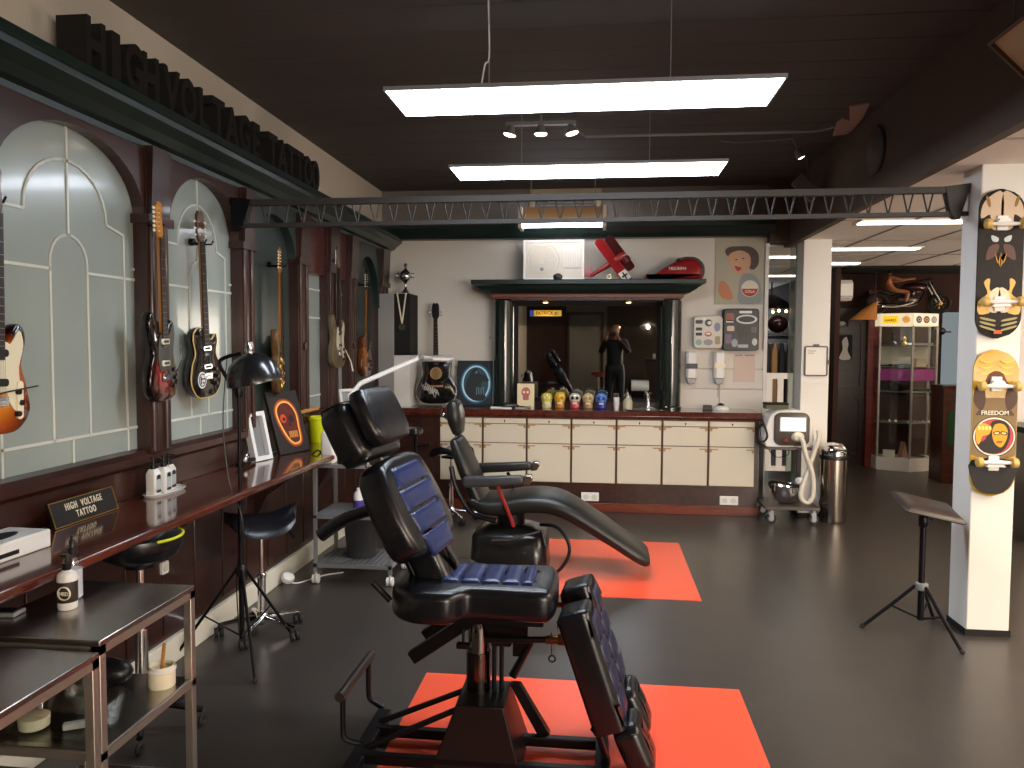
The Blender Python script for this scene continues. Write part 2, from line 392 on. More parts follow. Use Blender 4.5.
# bays: arched board over glass, pilasters between
def arch_board(y0, y1, ya, yb, zs, zt, top=2.54, name='trim_6', mat=None):
    yc = (ya+yb)/2; hw = (yb-ya)/2
    arc = [(yc+hw*math.cos(math.radians(t)), zs+(zt-zs)*math.sin(math.radians(t))) for t in range(0, 181, 9)]
    o = [(y0, zs-0.03), (y0, top), (y1, top), (y1, zs-0.03), (yb+0.012, zs-0.03), (yb+0.012, zs)] + arc + [(ya-0.012, zs), (ya-0.012, zs-0.03)]
    struct(B().prism(o, -2.25, -2.175, 'yz').build(name, mat or M['maho'], smooth=False))
def pane(n, y0, y1, z1, mat):
    return struct(B().box(-2.258, -2.235, y0, y1, 1.06, z1).build('window_%d' % n, mat, smooth=False))
def strip(b, pts, r=0.006):
    # flat came on the glass, through (y, z) points
    for (a, c) in zip(pts[:-1], pts[1:]):
        d = Vector((c[0]-a[0], c[1]-a[1])); l = d.length or 1; nx, nz = -d.y/l*r, d.x/l*r; e = d/l*r*0.4
        q = [(a[0]-e.x+nx, a[1]-e.y+nz), (c[0]+e.x+nx, c[1]+e.y+nz), (c[0]+e.x-nx, c[1]+e.y-nz), (a[0]-e.x-nx, a[1]-e.y-nz)]
        b.prism(q, -2.236, -2.230, 'yz')
def came_arch(par, ya, yb, zs, zt):
    yc = (ya+yb)/2; hw = (yb-ya)/2; b = B()
    arc = lambda w, z, h: [(yc+w*math.cos(math.radians(t)), z+h*math.sin(math.radians(t))) for t in range(180, -1, -12)]
    strip(b, [(ya, 2.12), (yc-hw*0.55, 2.12)] + arc(hw*0.55, 2.14, 0.22) + [(yc+hw*0.55, 2.13), (yc+hw*0.82, 2.10), (yc+hw*0.84, 1.06)])
    strip(b, [(yc-hw*0.86, 2.12), (yc-hw*0.86, 1.06)])
    strip(b, [(yc, 2.05), (yc, zt)])
    strip(b, [(yc-hw*0.25, 1.19)] + arc(hw*0.25, 1.93, 0.12) + [(yc+hw*0.25, 1.19)])
    strip(b, [(ya-0.1, 1.19), (yb+0.1, 1.19)])
    strip(b, [(ya-0.1, 1.90), (yc-hw*0.25, 1.90)]); strip(b, [(yc+hw*0.25, 1.90), (yb+0.1, 1.90)])
    strip(b, [(yc, 1.19), (yc, 1.08)]); strip(b, [(yb-0.02, 1.95), (yb+0.1, 1.95)])
    struct(b.build('lead_came', M['came'], par, smooth=False))
p = pane(1, 2.52, 3.56, 2.52, M['fglass']); came_arch(p, 2.58, 3.50, 2.2, 2.5); arch_board(2.5, 3.58, 2.58, 3.50, 2.2, 2.5)
p = pane(2, 3.60, 4.52, 2.52, M['fglass']); came_arch(p, 3.72, 4.47, 2.2, 2.5); arch_board(3.6, 4.5, 3.72, 4.47, 2.2, 2.5)
p = pane(3, 4.6, 5.4, 2.52, M['dpanel']); arch_board(4.62, 5.38, 4.66, 5.34, 2.2, 2.46, mat=M['dpanel'])
p = pane(4, 5.5, 6.0, 2.2, M['fglass'])
b = B(); strip(b, [(5.5, 1.19), (6.5, 1.19)]); strip(b, [(5.5, 2.02), (6.5, 2.02)]); strip(b, [(5.5, 1.80), (6.5, 1.80)]); strip(b, [(5.62, 1.19), (5.62, 2.1)])
struct(b.build('lead_came', M['came'], p, smooth=False))
p = pane(5, 6.2, 6.52, 2.2, M['fglass'])
struct(B().box(-2.255, -2.19, 5.5, 6.52, 2.14, 2.54).build('trim_7', wood('red_board', '3c1512', '54221b', 0.35), smooth=False))
p = pane(6, 6.66, 7.85, 2.52, M['dpanel']); arch_board(6.7, 7.5, 6.76, 7.44, 1.98, 2.42, mat=M['dgreen'])
p = pane(7, 1.3, 2.42, 2.52, M['fglass']); came_arch(p, 1.42, 2.34, 2.2, 2.5); arch_board(1.3, 2.42, 1.42, 2.34, 2.2, 2.5)
struct(B().box(-2.26, -2.20, -1.0, 1.34, 1.0, 2.54).build('wall_left_panel', M['maho'], smooth=False))
def pilaster(n, y0, y1):
    b = B().box(-2.25, -2.165, y0, y1, 1.06, 2.54)
    yc = (y0+y1)/2; h = (y1-y0)/2
    for dy in (-h*0.62, h*0.62): b.cyl((-2.165, yc+dy, 1.07), (-2.165, yc+dy, 2.19), min(0.02, h*0.25), n=12)
    b.box(-2.25, -2.14, y0-0.02, y1+0.02, 2.17, 2.215)
    b.prism([(-2.25, 2.215), (-2.145, 2.215), (-2.13, 2.54), (-2.25, 2.54)], y0+0.01, y1-0.01)
    b.cyl((-2.17, yc, 1.58), (-2.145, yc, 1.58), min(0.028, h*0.5), n=14)
    struct(b.build('trim_%d' % n, M['mahov'], ang=30))
for i, (y0, y1) in enumerate(((3.50, 3.68), (4.48, 4.64), (5.36, 5.55), (5.97, 6.20), (6.50, 6.68), (7.47, 7.72), (2.38, 2.55), (1.2, 1.34))): pilaster(8+i, y0, y1)
# cornice along the left wall, dark green moulded
b = B().prism([(-2.26, 2.53), (-2.17, 2.53), (-2.165, 2.555), (-2.13, 2.565), (-2.10, 2.60), (-2.05, 2.635), (-2.045, 2.66), (-2.03, 2.665), (-2.03, 2.70), (-2.26, 2.70)], -1.5, 7.85)
struct(b.build('trim_20', M['dgreen'], smooth=False))
b = B().prism([(7.85, 2.66), (7.74, 2.66), (7.70, 2.70), (7.66, 2.76), (7.66, 2.80), (7.85, 2.80)], -2.26, 1.66, 'yz')
struct(b.build('trim_21', M['dgreen'], smooth=False))
# ventilation grille on the upper back wall
t = thing('ventilation_grille', 'pale louvred ventilation grille high on the back wall above the hanging tubes', 'vent', (-0.36, 7.85, 3.02))
B().ring([(-0.36, -0.12), (0.36, -0.12), (0.36, 0.14), (-0.36, 0.14)], 0.05, -0.03, 0).build('vent_frame', pm('vent_cream', 'b9a78c', 0.5), t, smooth=False)
b = B()
for k in range(7):
    z = -0.06+k*0.028; b.prism([(-0.012, z), (-0.022, z-0.012), (-0.02, z-0.015), (-0.009, z-0.003)], -0.31, 0.31, 'yz')
b.build('louvre', M['grey'], t, smooth=False)
# ceiling panels
def panel(y, lab):
    t = thing('hanging_light_panel', lab, 'ceiling light', (-0.1, y, 2.72), 0, 'long light panels hung under the black ceiling')
    B().box(-0.86, 0.86, -0.18, 0.18, 0.0, 0.012).build('housing', M['white'], t, bev=0.004)
    B().ring([(-0.865, -0.195), (0.865, -0.195), (0.865, 0.195), (-0.865, 0.195)], 0.010, -0.004, 0.014, 'xy').build('rim', M['grey'], t, smooth=False)
    B().box(-0.855, 0.855, -0.185, 0.185, -0.006, -0.001).build('diffuser', LITC, t, smooth=False)
    for x in (-0.42, 0.40):
        B().cyl((x, 0, 0.04), (x, 0, 0.45), 0.003, n=6).build('hanging_wire', M['grey'], t)
    return t
t1 = panel(3.57, 'large glowing white light panel nearest the camera, hung by wires from the black ceiling')
B().tube(smooth_line([(-0.46, 0, 0.04), (-0.44, 0, 0.16), (-0.42, 0.0, 0.2), (-0.425, 0, 0.45)]), 0.004, 6).build('cable', M['white'], t1)
panel(5.05, 'second glowing white light panel, farther from the camera, just before the lattice beam')
# recessed strips in the tiled ceiling
for i, (x0, x1, y, lab) in enumerate(((2.02, 3.0, 6.38, 'recessed strip light in the tiled ceiling, nearest to the pillar with skateboards'),
        (2.1, 3.12, 8.1, 'recessed strip light in the tiled ceiling, the next one behind the column'),
        (2.45, 3.0, 9.5, 'short recessed strip light in the tiled ceiling over the dark wooden door'),
        (1.75, 2.2, 8.76, 'recessed strip light in the tiled ceiling seen left of the column, upper one'),
        (1.8, 2.78, 11.1, 'recessed strip light in the tiled ceiling seen left of the column, lower one'))):
    t = thing('strip_light', lab, 'ceiling light', (x0, y, 2.58), 0, 'recessed strip lights in the tiled ceiling')
    B().box(-0.02, x1-x0+0.02, -0.10, 0.10, -0.012, 0.0).build('housing', M['white'], t, smooth=False)
    B().box(0, x1-x0, -0.075, 0.075, -0.018, -0.0125).build('diffuser', LITS, t, smooth=False)
# tube fixture above the mirror cabinet
t = thing('tube_light', 'twin white fluorescent tubes in an orange-lit reflector hanging above the mirror cabinet', 'ceiling light', (-0.36, 7.3, 2.715))
B().prism([(0.10, 0.12), (0.06, 0.17), (-0.02, 0.17), (-0.1, 0.02), (-0.085, 0.02), (-0.02, 0.15), (0.06, 0.15), (0.09, 0.12)], -0.42, 0.42, 'yz').build('reflector', M['tan'], t, smooth=False)
for y, z in ((-0.02, 0.06), (-0.13, -0.015)):
    B().cyl((-0.37, y, z), (0.37, y, z), 0.021, n=12).build('fluorescent_tube', LITT, t)
B().cyl((-0.3, 0.0, 0.17), (-0.3, 0, 0.455), 0.004, n=6).cyl((0.3, 0.0, 0.17), (0.3, 0, 0.455), 0.004, n=6).build('hanging_wire', M['grey'], t)
for x in (-0.405, 0.375):
    B().box(x, x+0.03, -0.15, 0.1, -0.035, 0.16).build('end_plate', M['offw'], t, smooth=False)
# lattice beam
t = thing('lattice_beam', 'long dark steel lattice beam spanning from left wall to the white pillar', 'beam', (0, 4.494, 2.316), (0, -0.012, 0.052))
B().box(-2.17, 2.03, -0.02, 0.02, 0.115, 0.15).box(-2.17, 2.03, -0.015, 0.015, -0.012, 0.012).build('chord', M['beam'], t, smooth=False)
b = B()
for k in range(38):
    x = -2.1+k*0.108
    b.cyl((x, 0, 0.12), (x+0.028, 0, 0.0), 0.0045, n=6); b.cyl((x+0.028, 0, 0.0), (x+0.056, 0, 0.12), 0.0045, n=6)
b.build('web', M['beam'], t)
B().prism([(1.90, 0.15), (2.034, 0.165), (2.034, 0.15), (1.98, -0.03), (1.96, -0.03), (1.93, 0.0)], -0.025, 0.025).build('bracket', M['beam'], t, smooth=False)
B().prism([(-2.17, 0.165), (-2.05, 0.15), (-2.1, 0.0), (-2.15, -0.03), (-2.17, -0.03)], -0.025, 0.025).build('bracket', M['bmetal'], t, smooth=False)
# three spots on a bar, conduit, single spot
t = thing('spotlight_bar', 'ceiling bar with three small lit halogen spots behind the nearest light panel', 'spotlight', (-0.42, 5.35, 3.17))
B().box(-0.24, 0.24, -0.02, 0.02, -0.07, -0.045).cyl((0, 0, -0.05), (0, 0, 0), 0.012, n=10).build('bar', M['grey'], t)
for x, a in ((-0.215, 0.25), (0, 0), (0.215, -0.25)):
    b = B(); b.T = Tr(x, 0, -0.13) @ Ry(a)
    b.lathe([(0.008, 0.07), (0.02, 0.06), (0.03, 0.03), (0.048, 0.005), (0.05, 0), (0.046, 0.0), (0.02, 0.03)], n=18)
    h_ = b.build('spot_head', M['grey'], t)
    b = B(); b.T = Tr(x, 0, -0.13) @ Ry(a); b.lathe([(0.001, 0.012), (0.040, 0.004), (0.038, -0.004), (0.001, -0.014)], n=18); b.build('bulb', glow('halogen_glow', 'ffe6c0', 9), h_)
spot('halogen', (-0.42, 5.35, 3.0), (-0.42, 5.3, 0), 12, (1, 0.8, 0.6), 90)
tag(B().tube([(-0.18, 5.55, 3.12), (-0.12, 5.74, 3.12), (0.7, 5.75, 3.12), (1.5, 5.75, 3.12), (1.62, 5.72, 3.14)], 0.011, 8).build('conduit_pipe', M['grey']), 'thin grey conduit pipe running under the black ceiling to the torn plaster patch', 'pipe')
o = [(1.70, 6.04), (1.63, 5.70), (1.64, 5.60), (1.70, 5.65), (1.60, 5.33), (1.71, 5.28), (1.77, 5.60), (1.795, 5.86), (1.79, 6.0)]
tag(B().prism(o, 3.158, 3.1695, 'xy').build('plaster_patch', pm('bare_plaster', 'b59c90', 0.9, bump=0.6, bs=50, var=0.25, vs=20), smooth=False), 'ragged pale patch of bare plaster on the black ceiling at the end of conduit', 'plaster patch')
t = thing('small_spotlight', 'single small tilted spotlight on a thin wire under the black ceiling, right side', 'spotlight', (1.42, 6.1, 3.17))
b = B(); b.T = Rx(0) @ Ry(-0.45); b.cyl((0, 0, 0), (0, 0, -0.1), 0.006, n=8); b.lathe([(0.012, -0.09), (0.03, -0.11), (0.035, -0.17), (0.03, -0.17)], n=14); b.build('lamp_head', M['grey'], t)
b = B(); b.T = Ry(-0.45); b.lathe([(0.001, -0.168), (0.03, -0.169), (0.001, -0.176)], n=14); b.build('bulb', glow('spot_glow', 'ffeec8', 7), t)
B().tube(smooth_line([(0, 0, -0.01), (-0.15, 0, -0.02), (-0.4, 0.05, -0.015), (-0.52, 0.05, 0)]), 0.004, 6).build('wire', M['grey'], t)
# hanging grey box near the beam
t = thing('hanging_speaker', 'small grey tilted loudspeaker box hanging under the black ceiling above the beam', 'speaker', (1.66, 6.6, 2.89))
b = B(); b.T = Ry(0.75) @ Rx(0.3); b.box(-0.11, 0.11, -0.07, 0.07, -0.06, 0.06); b.build('speaker_box', M['grey'], t, bev=0.008)
b = B(); b.T = Ry(0.75) @ Rx(0.3); b.box(-0.1, 0.1, -0.078, -0.07, -0.05, 0.05); b.build('grille', pm('grille_grey', '5d5f60', 0.7), t, smooth=False)
B().cyl((0, 0, 0.03), (0, 0, 0.25), 0.005, n=6).build('hanging_wire', M['grey'], t)
# round scuffed disc on the soffit
t = thing('round_wall_disc', 'round scuffed dark disc mounted on brown soffit right of the plaster patch', 'disc', (1.80, 5.38, 2.89), (0, -PI/2, 0))
B().lathe([(0.15, 0), (0.16, 0.012), (0.15, 0.022), (0.05, 0.03), (0.001, 0.03)], n=36).build('disc', pm('scuffed_disc', '3f3a38', 0.5, var=0.9, vs=25), t)
# cream framed panel under the ceiling at the upper right corner
t = thing('tilted_ceiling_panel', 'cream panel in a brown frame tilted under the ceiling at the top right corner', 'panel', (1.62, 3.525, 2.89))
q_ = math.sqrt(0.5)
TP = Matrix(((0, q_, -q_, 0), (-1, 0, 0, 0), (0, -q_, -q_, 0), (0, 0, 0, 1)))
b = B(); b.T = TP; b.ring([(0, 0), (0.95, 0), (0.95, 0.235), (0, 0.235)], 0.016, -0.01, 0.02, 'xy'); b.build('panel_frame', pm('panel_brown', '5f4a3c', 0.5), t, smooth=False)
b = B(); b.T = TP; b.box(0.012, 0.94, 0.012, 0.225, -0.006, 0.004); b.build('panel_sheet', pm('panel_cream', 'cdbb98', 0.6), t, smooth=False)
for y in (-0.15, -0.8): B().cyl((0.02, y, 0), (0.02, y, 0.28), 0.004, n=6).build('hanging_wire', M['grey'], t)
# mats
for i, (x0, x1, y0, y1, lab) in enumerate(((-0.82, 0.66, 2.1, 3.6, 'orange-red floor mat under the blue-seated tattoo chair, nearest the camera'), (-0.40, 0.65, 4.85, 6.27, 'orange-red floor mat under the grey-black lounge chair, farther back'))):
    tag(B().box(0, x1-x0, 0, y1-y0, 0, 0.003).build('floor_mat', M['red'], loc=(x0, y0, 0.0), smooth=False), lab, 'mat', 'orange-red floor mats')
# ================================================================ left wall: shelf, letters, guitars
t = tag(B().box(0, 0.445, 0, 6.0, 0, 0.04).build('wall_shelf', M['shelf'], loc=(-2.20, 1.1, 0.82), bev=0.012, seg=3), 'long polished red-brown wooden shelf running along the left wall under the glass', 'shelf')
# consoles under the shelf
for i, y in enumerate((1.9, 3.3, 4.5, 5.6, 6.6)):
    tag(B().prism([(-2.112, 0.82), (-1.85, 0.82), (-1.87, 0.77), (-2.03, 0.66), (-2.112, 0.5)], y, y+0.05).build('shelf_bracket', M['maho'], smooth=False), 'dark red-brown wooden bracket carrying the long shelf on the left wall', 'bracket', 'brackets under the long wall shelf')
# wooden letters on the cornice
words = [('HIGH', 2.93, 0.130), ('VOLTAGE', 3.48, 0.153), ('TATTOO', 4.64, 0.146)]
nm = {'HIGH': 'HIGH, nearest the camera', 'VOLTAGE': 'VOLTAGE, the middle word', 'TATTOO': 'TATTOO, the word nearest the far end'}
cnt = {}
for wd, y0, st in words:
    for i, ch in enumerate(wd):
        b = B(); b.T = Tr(0, 0, 0) @ Rz(PI/2) @ Rx(PI/2)
        b.text(ch, 0.285, 0.13, 0.009, {'I': 1.3, 'O': 0.64, 'G': 0.66, 'H': 0.68}.get(ch, 0.74))
        zs = [v[2] for v in b.v]; ys = [v[1] for v in b.v]
        dz = -min(zs); dy = -(min(ys)+max(ys))/2
        b.v = [(v[0], v[1]+dy, v[2]+dz) for v in b.v]
        cnt[ch] = cnt.get(ch, 0)+1
        pos = ['first', 'second', 'third', 'fourth', 'fifth', 'sixth', 'seventh'][i]
        tag(b.build('sign_letter', M['mblack'], loc=(-2.12, y0+st*(i+0.5), 2.70), smooth=False, bev=0.006),
            'black letter %s, %s letter of the word %s on the cornice' % (ch, pos, wd), 'letter', 'thick black letters on the green cornice')
# --- guitars
SHAPES = dict(
 strat=[(0,0),(-.10,.012),(-.155,.08),(-.145,.17),(-.112,.235),(-.135,.31),(-.15,.375),(-.135,.425),(-.10,.42),(-.062,.355),(-.03,.335),(.03,.335),(.055,.35),(.082,.39),(.115,.385),(.135,.33),(.113,.25),(.13,.19),(.158,.11),(.12,.02)],
 lp=[(0,0),(-.10,.012),(-.16,.085),(-.145,.18),(-.108,.245),(-.125,.32),(-.105,.37),(-.04,.385),(.02,.37),(.035,.335),(.06,.315),(.09,.335),(.12,.345),(.128,.30),(.11,.24),(.145,.18),(.16,.085),(.10,.012)],
 tele=[(0,0),(-.10,.010),(-.158,.07),(-.15,.17),(-.112,.25),(-.13,.33),(-.115,.385),(-.04,.40),(.0,.36),(.04,.33),(.055,.35),(.085,.395),(.12,.39),(.138,.34),(.118,.25),(.14,.18),(.16,.08),(.10,.010)],
 acoustic=[(0,0),(-.12,.008),(-.195,.07),(-.20,.15),(-.165,.24),(-.135,.30),(-.142,.36),(-.145,.42),(-.11,.465),(-.04,.48),(.04,.48),(.11,.465),(.145,.42),(.142,.36),(.135,.30),(.165,.24),(.20,.15),(.195,.07),(.12,.008)])
def guitar(kind, label, loc, rot, body, neckc, guard=None, headc=None, pick='bar', L=0.94, th=0.045, sc=1.0, binding=None, pickcol=None, head='side', metal=None, lean=None):
    t = thing('acoustic_guitar' if kind == 'acoustic' else 'electric_guitar', label, 'guitar', loc, rot, None if kind == 'acoustic' else 'electric guitars hung on the left wall')
    metal = metal or M['chrome']
    o = smooth_line([(a*sc, c*sc, 0) for a, c in SHAPES[kind]], 4, True); o = [(a, c) for a, c, _ in o]
    hb = max(c for _, c in SHAPES[kind])*sc
    B().pillow(o, [(0.006, 0.0), (0.001, -0.006), (0, -0.012), (0, -th+0.008), (0.002, -th+0.003), (0.007, -th)]).build('body', body, t)
    if binding:
        r = B(); r.tube([(a*0.995, -th+0.004, c) for a, c in o], 0.0035, 6, closed=True); r.build('binding', binding, t)
    j = (.335 if kind in ('strat', 'tele') else .31 if kind == 'lp' else .46)*sc   # where the neck leaves the body
    top = L-0.155 if kind != 'acoustic' else L-0.14
    b = B(); b.loft([[(-w2, -th-0.001, z), (-w2*0.7, -th+0.014, z), (w2*0.7, -th+0.014, z), (w2, -th-0.001, z)] for z, w2 in ((j-0.03, 0.027), (top, 0.021))])
    b.build('neck', neckc, t)
    zf = j-0.07
    b = B().box(-0.0265, 0.0265, -th-0.008, -th-0.001, zf, j); b.loft([[(-w2, -th-0.008, z), (-w2, -th-0.001, z), (w2, -th-0.001, z), (w2, -th-0.008, z)] for z, w2 in ((j, 0.0265), (top, 0.021))])
    b.k = 1; n_ = 17
    for k in range(n_):
        z = top-(top-zf)*(1-0.5**((k+1)/9.0))/(1-0.5**(n_/9.0)); b.box(-0.022, 0.022, -th-0.0095, -th-0.008, z-0.001, z+0.001)
    b.build('fretboard', [pm('fretboard', '2a1a12' if neckc is not M['maple'] else '3a2216', 0.45), M['grey']], t, smooth=False)
    b = B()
    for k in range(6):
        x = -0.0165+k*0.0066; b.cyl((x*0.85, -th-0.012, top+0.01), (x*1.3, -th-0.014, 0.11*sc if kind != 'acoustic' else 0.15), 0.0005, n=4)
    b.build('strings', M['bmetal'], t, kind='stuff')
    hc = headc or neckc
    if head == 'side': ho = [(-0.02, 0), (-0.036, 0.04), (-0.04, 0.06), (-0.04, 0.15), (-0.02, 0.17), (0.012, 0.168), (0.028, 0.145), (0.02, 0.12), (0.03, 0.02), (0.02, 0)]
    elif head == 'spike': ho = [(-0.02, 0), (-0.035, 0.03), (-0.028, 0.17), (-0.01, 0.19), (0.015, 0.15), (0.025, 0.03), (0.02, 0)]
    else: ho = [(-0.02, 0), (-0.038, 0.03), (-0.036, 0.14), (-0.018, 0.165), (0, 0.155), (0.018, 0.165), (0.036, 0.14), (0.038, 0.03), (0.02, 0)]
    hd = B().prism([(a, c+top) for a, c in ho], -th, -th+0.014).build('headstock', hc, t, bev=0.002)
    for k in range(6):
        b = B()
        if head in ('side', 'spike'): x, z, d = -0.04, top+0.03+k*0.021, -1
        else: d = -1 if k < 3 else 1; x, z = d*0.037, top+0.035+(k % 3)*0.035
        b.cyl((x, -th+0.007, z), (x+d*0.014, -th+0.007, z), 0.0025, n=6); b.ball((x+d*0.019, -th+0.007, z), (0.007, 0.006, 0.008), 8, 6)
        b.cyl((x-d*0.012, -th-0.008, z), (x-d*0.012, -th+0.003, z), 0.003, n=6)
        b.build('tuning_peg', M['ivory'] if pick != 'dark' else metal, hd)
    if kind != 'acoustic':
        if guard: 
            g = [(-.06,.30),(-.03,.332),(.03,.332),(.06,.325),(.10,.375),(.12,.32),(.098,.24),(.105,.17),(.12,.11),(.085,.08),(.05,.12),(.035,.15),(-.05,.15),(-.075,.22)] if kind != 'lp' else [(.03,.2),(.09,.3),(.09,.2),(.05,.12)]
            g = [(a*sc, c*sc) for a, c, _ in smooth_line([(a, c, 0) for a, c in g], 3, True)]
            B().prism(g, -th-0.003, -th).build('pickguard', guard, t, smooth=False)
        for z in ((0.29, 0.185) if kind != 'lp' else (0.27, 0.17)):
            o2 = rrect(-0.042, 0.042, z*sc-0.014, z*sc+0.014, 0.012)
            p_ = B().prism(o2, -th-0.011, -th).build('pickup', pickcol or metal, t, bev=0.002)
            B().prism(rrect(-0.03, 0.03, z*sc-0.006, z*sc+0.006, 0.004), -th-0.013, -th-0.010).build('pickup_slot', M['black'], p_, smooth=False)
        b = B().box(-0.04, 0.04, -th-0.012, -th, 0.10*sc, 0.135*sc); b.box(-0.03, 0.03, -th-0.016, -th-0.004, 0.108*sc, 0.12*sc); b.build('bridge', metal, t, bev=0.002)
        for k, (x, z) in enumerate(((0.09, 0.15), (0.105, 0.11), (0.09, 0.07))):
            B().cyl((x*sc, -th-0.014, z*sc), (x*sc, -th, z*sc), 0.010, 0.012, 14).build('control_knob', M['black'] if pick != 'white' else M['ivory'], t)
    return t
M['ivory'] = pm('ivory', 'e6dcc0', 0.35)
M['maple'] = pm('maple', 'b9782e', 0.25, coat=0.5)
M['dneck'] = pm('dark_neck', '4a2c1a', 0.3, coat=0.4)
WR = (0, 0, PI/2)
g = guitar('tele', 'sunburst electric guitar with cream pickguard, cut by the left picture edge', (-2.16, 2.49, 1.27), (0, 0.03, PI/2),
   burst('sunburst', [(0.3, 'd98a18'), (0.62, 'a8480f'), (0.9, '1c0d08')], (0, 0, 0.17), (5.2, 2, 4.2)), M['dneck'], pm('cream_guard', 'dcd5b8', 0.3), pickcol=M['black'])
B().prism(rrect(0.085, 0.115, 0.05, 0.19, 0.014), -0.052, -0.044).build('control_plate', M['ivory'], g, smooth=False)
B().tube([(-0.1, -0.056, 0.13), (0.02, -0.057, 0.15), (0.18, -0.058, 0.17)], 0.003, 6).build('strap_cord', M['black'], g)
g = guitar('strat', 'red and black sunburst electric guitar hung on the nearest dark pilaster', (-2.14, 3.515, 1.315), (0, -0.03, PI/2+0.15),
   burst('redburst', [(0.3, '8e1712'), (0.65, '3c0b0a'), (0.85, '0c0606')], (0.0, 0, 0.13), (5.5, 2, 6.0)), M['maple'], M['black'], pickcol=M['ivory'])
B().tube([(0.11, -0.06, 0.14), (0.13, -0.08, 0.2), (0.12, -0.075, 0.26)], 0.003, 6).build('tremolo_arm', M['chrome'], g)
g = guitar('lp', 'black single-cut electric guitar with cream edge binding and round white sticker', (-2.19, 4.02, 1.30), (0, -0.05, PI/2), pm('black_lacquer', '14110f', 0.12, coat=0.8),
   pm('pale_neck', 'a3713e', 0.3), binding=M['brassy'] if 'brassy' in M else pm('binding_cream', 'c9a659', 0.4), head='sym', headc=M['dneck'], L=1.0)
b = B(); b.T = Tr(-0.06, -0.047, 0.1) @ Rx(PI/2); b.lathe([(0.045, 0), (0.045, 0.002), (0.001, 0.002)], n=28)
st = b.build('round_sticker', M['white'], g, smooth=False)
b = B(); b.T = Tr(-0.06, -0.0495, 0.1) @ Rx(PI/2)
b.ring(circle(0, 0, 0.036, n=24), 0.006, 0, 0.001, 'xy'); b.box(-0.02, -0.008, -0.02, 0.02, 0, 0.001).box(0.004, 0.02, -0.02, -0.01, 0, 0.001).box(-0.006, 0.022, 0.002, 0.01, 0, 0.001)
b.build('sticker_print', pm('print_navy', '1f2740', 0.5), st, smooth=False)
carved = pm('carved_wood', '5d4224', 0.4, bump=1.0, bs=45, var=0.85, vs=38)
g = guitar('strat', 'carved mottled brown and gold electric guitar hung in the green panel behind the dome lamp', (-2.19, 5.00, 1.26), (0, 0.02, PI/2+0.25), carved, M['maple'], pickcol=M['brass'], metal=M['brass'], L=0.97, sc=1.0, guard=pm('tort_guard', '3a2a12', 0.3, var=0.8, vs=30))
b = B()
for k in range(7):
    a = k*0.9; b.torus((0.06*math.cos(a), -0.05, 0.14+0.09*math.sin(a)), 0.028, 0.005, 'y', 14, 5)
b.build('scroll_relief', M['brass'], g)
g = guitar('strat', 'worn grey-brown relic electric guitar hung on the pilaster between the narrow glass panes', (-2.14, 6.04, 1.40), WR, pm('relic_brown', '5a4c38', 0.6, var=0.7, vs=14), M['dneck'], guard=pm('relic_guard', 'b4ad92', 0.5, var=0.4, vs=10), headc=M['dneck'], pick='dark', L=0.96)
B().tube([(0.10, -0.06, 0.15), (0.15, -0.09, 0.05), (0.17, -0.1, -0.03)], [0.003, 0.005, 0.007], 6).build('tremolo_arm', M['ivory'], g)
g = guitar('lp', 'amber electric guitar with pointed headstock hung in the last green panel', (-2.19, 6.95, 1.29), (0, 0.03, PI/2), burst('amber', [(0.3, 'a8601c'), (0.8, '5a2c0c')], (0, 0, 0.17), (5, 2, 5)), M['maple'], head='spike', headc=M['black'], L=0.96, metal=M['brass'])
# wall hooks of the guitars
for y, z in ((3.54, 2.14), (4.02, 2.12), (5.02, 2.1), (6.04, 2.24), (6.95, 2.12), (2.53, 2.08)):
    tag(B().cyl((-2.25, y, z+0.03), (-2.21, y, z+0.03), 0.02, n=12).tube([(-2.22, y-0.03, z+0.02), (-2.13, y-0.035, z+0.02), (-2.12, y-0.035, z+0.04)], 0.005, 6).tube([(-2.22, y+0.03, z+0.02), (-2.13, y+0.035, z+0.02), (-2.12, y+0.035, z+0.04)], 0.005, 6).cyl((-2.22, y-0.032, z+0.02), (-2.22, y+0.032, z+0.02), 0.005, n=6).build('guitar_hook', M['bmetal']),
        'small black two-pronged wall hook holding up a guitar on the left wall', 'hook', 'guitar hooks on the left wall')
# --- things on the shelf
SZ = 0.86
t = thing('tissue_box', 'white tissue dispenser box with oval opening at the left end of the shelf', 'tissue box', (-2.06, 2.385, SZ), math.radians(-2))
B().box(-0.085, 0.085, -0.17, 0.17, 0, 0.065).build('carton', M['white'], t, bev=0.006)
b = B(); b.prism(circle(0, 0.01, 0.04, 0.095, 24), 0.0655, 0.067, 'xy'); b.build('opening', M['black'], t, smooth=False)
B().box(0.085, 0.0865, -0.10, 0.02, 0.015, 0.03).build('print', M['black'], t, smooth=False)
B().box(-0.06, 0.06, -0.172, -0.17, 0.01, 0.075).build('side_label', pm('kraft', 'b98f68', 0.6), t, smooth=False)
# table sign leaning against the wainscot
t = thing('name_sign', 'black sign with gold rim reading HIGH VOLTAGE TATTOO leaning on the shelf', 'sign', (-2.125, 2.97, SZ), (0, -0.30, 0))
b = B().box(-0.006, 0.006, -0.20, 0.20, 0, 0.105)
b.build('sign_board', M['black'], t, smooth=False)
B().ring([(-0.20, 0.0), (0.20, 0.0), (0.20, 0.105), (-0.20, 0.105)], 0.004, 0.006, 0.009, 'yz').build('gold_rim', M['brass'], t, smooth=False)
for s_, z in (('HIGH  VOLTAGE', 0.072), ('TATTOO', 0.034)):
    b = B(); b.T = Tr(0.0075, 0, z) @ Rz(PI/2) @ Rx(PI/2); b.text(s_, 0.040, 0.002, 0.0006, 0.64, space=1.25); b.build('gold_lettering', M['ivory'], t, smooth=False)
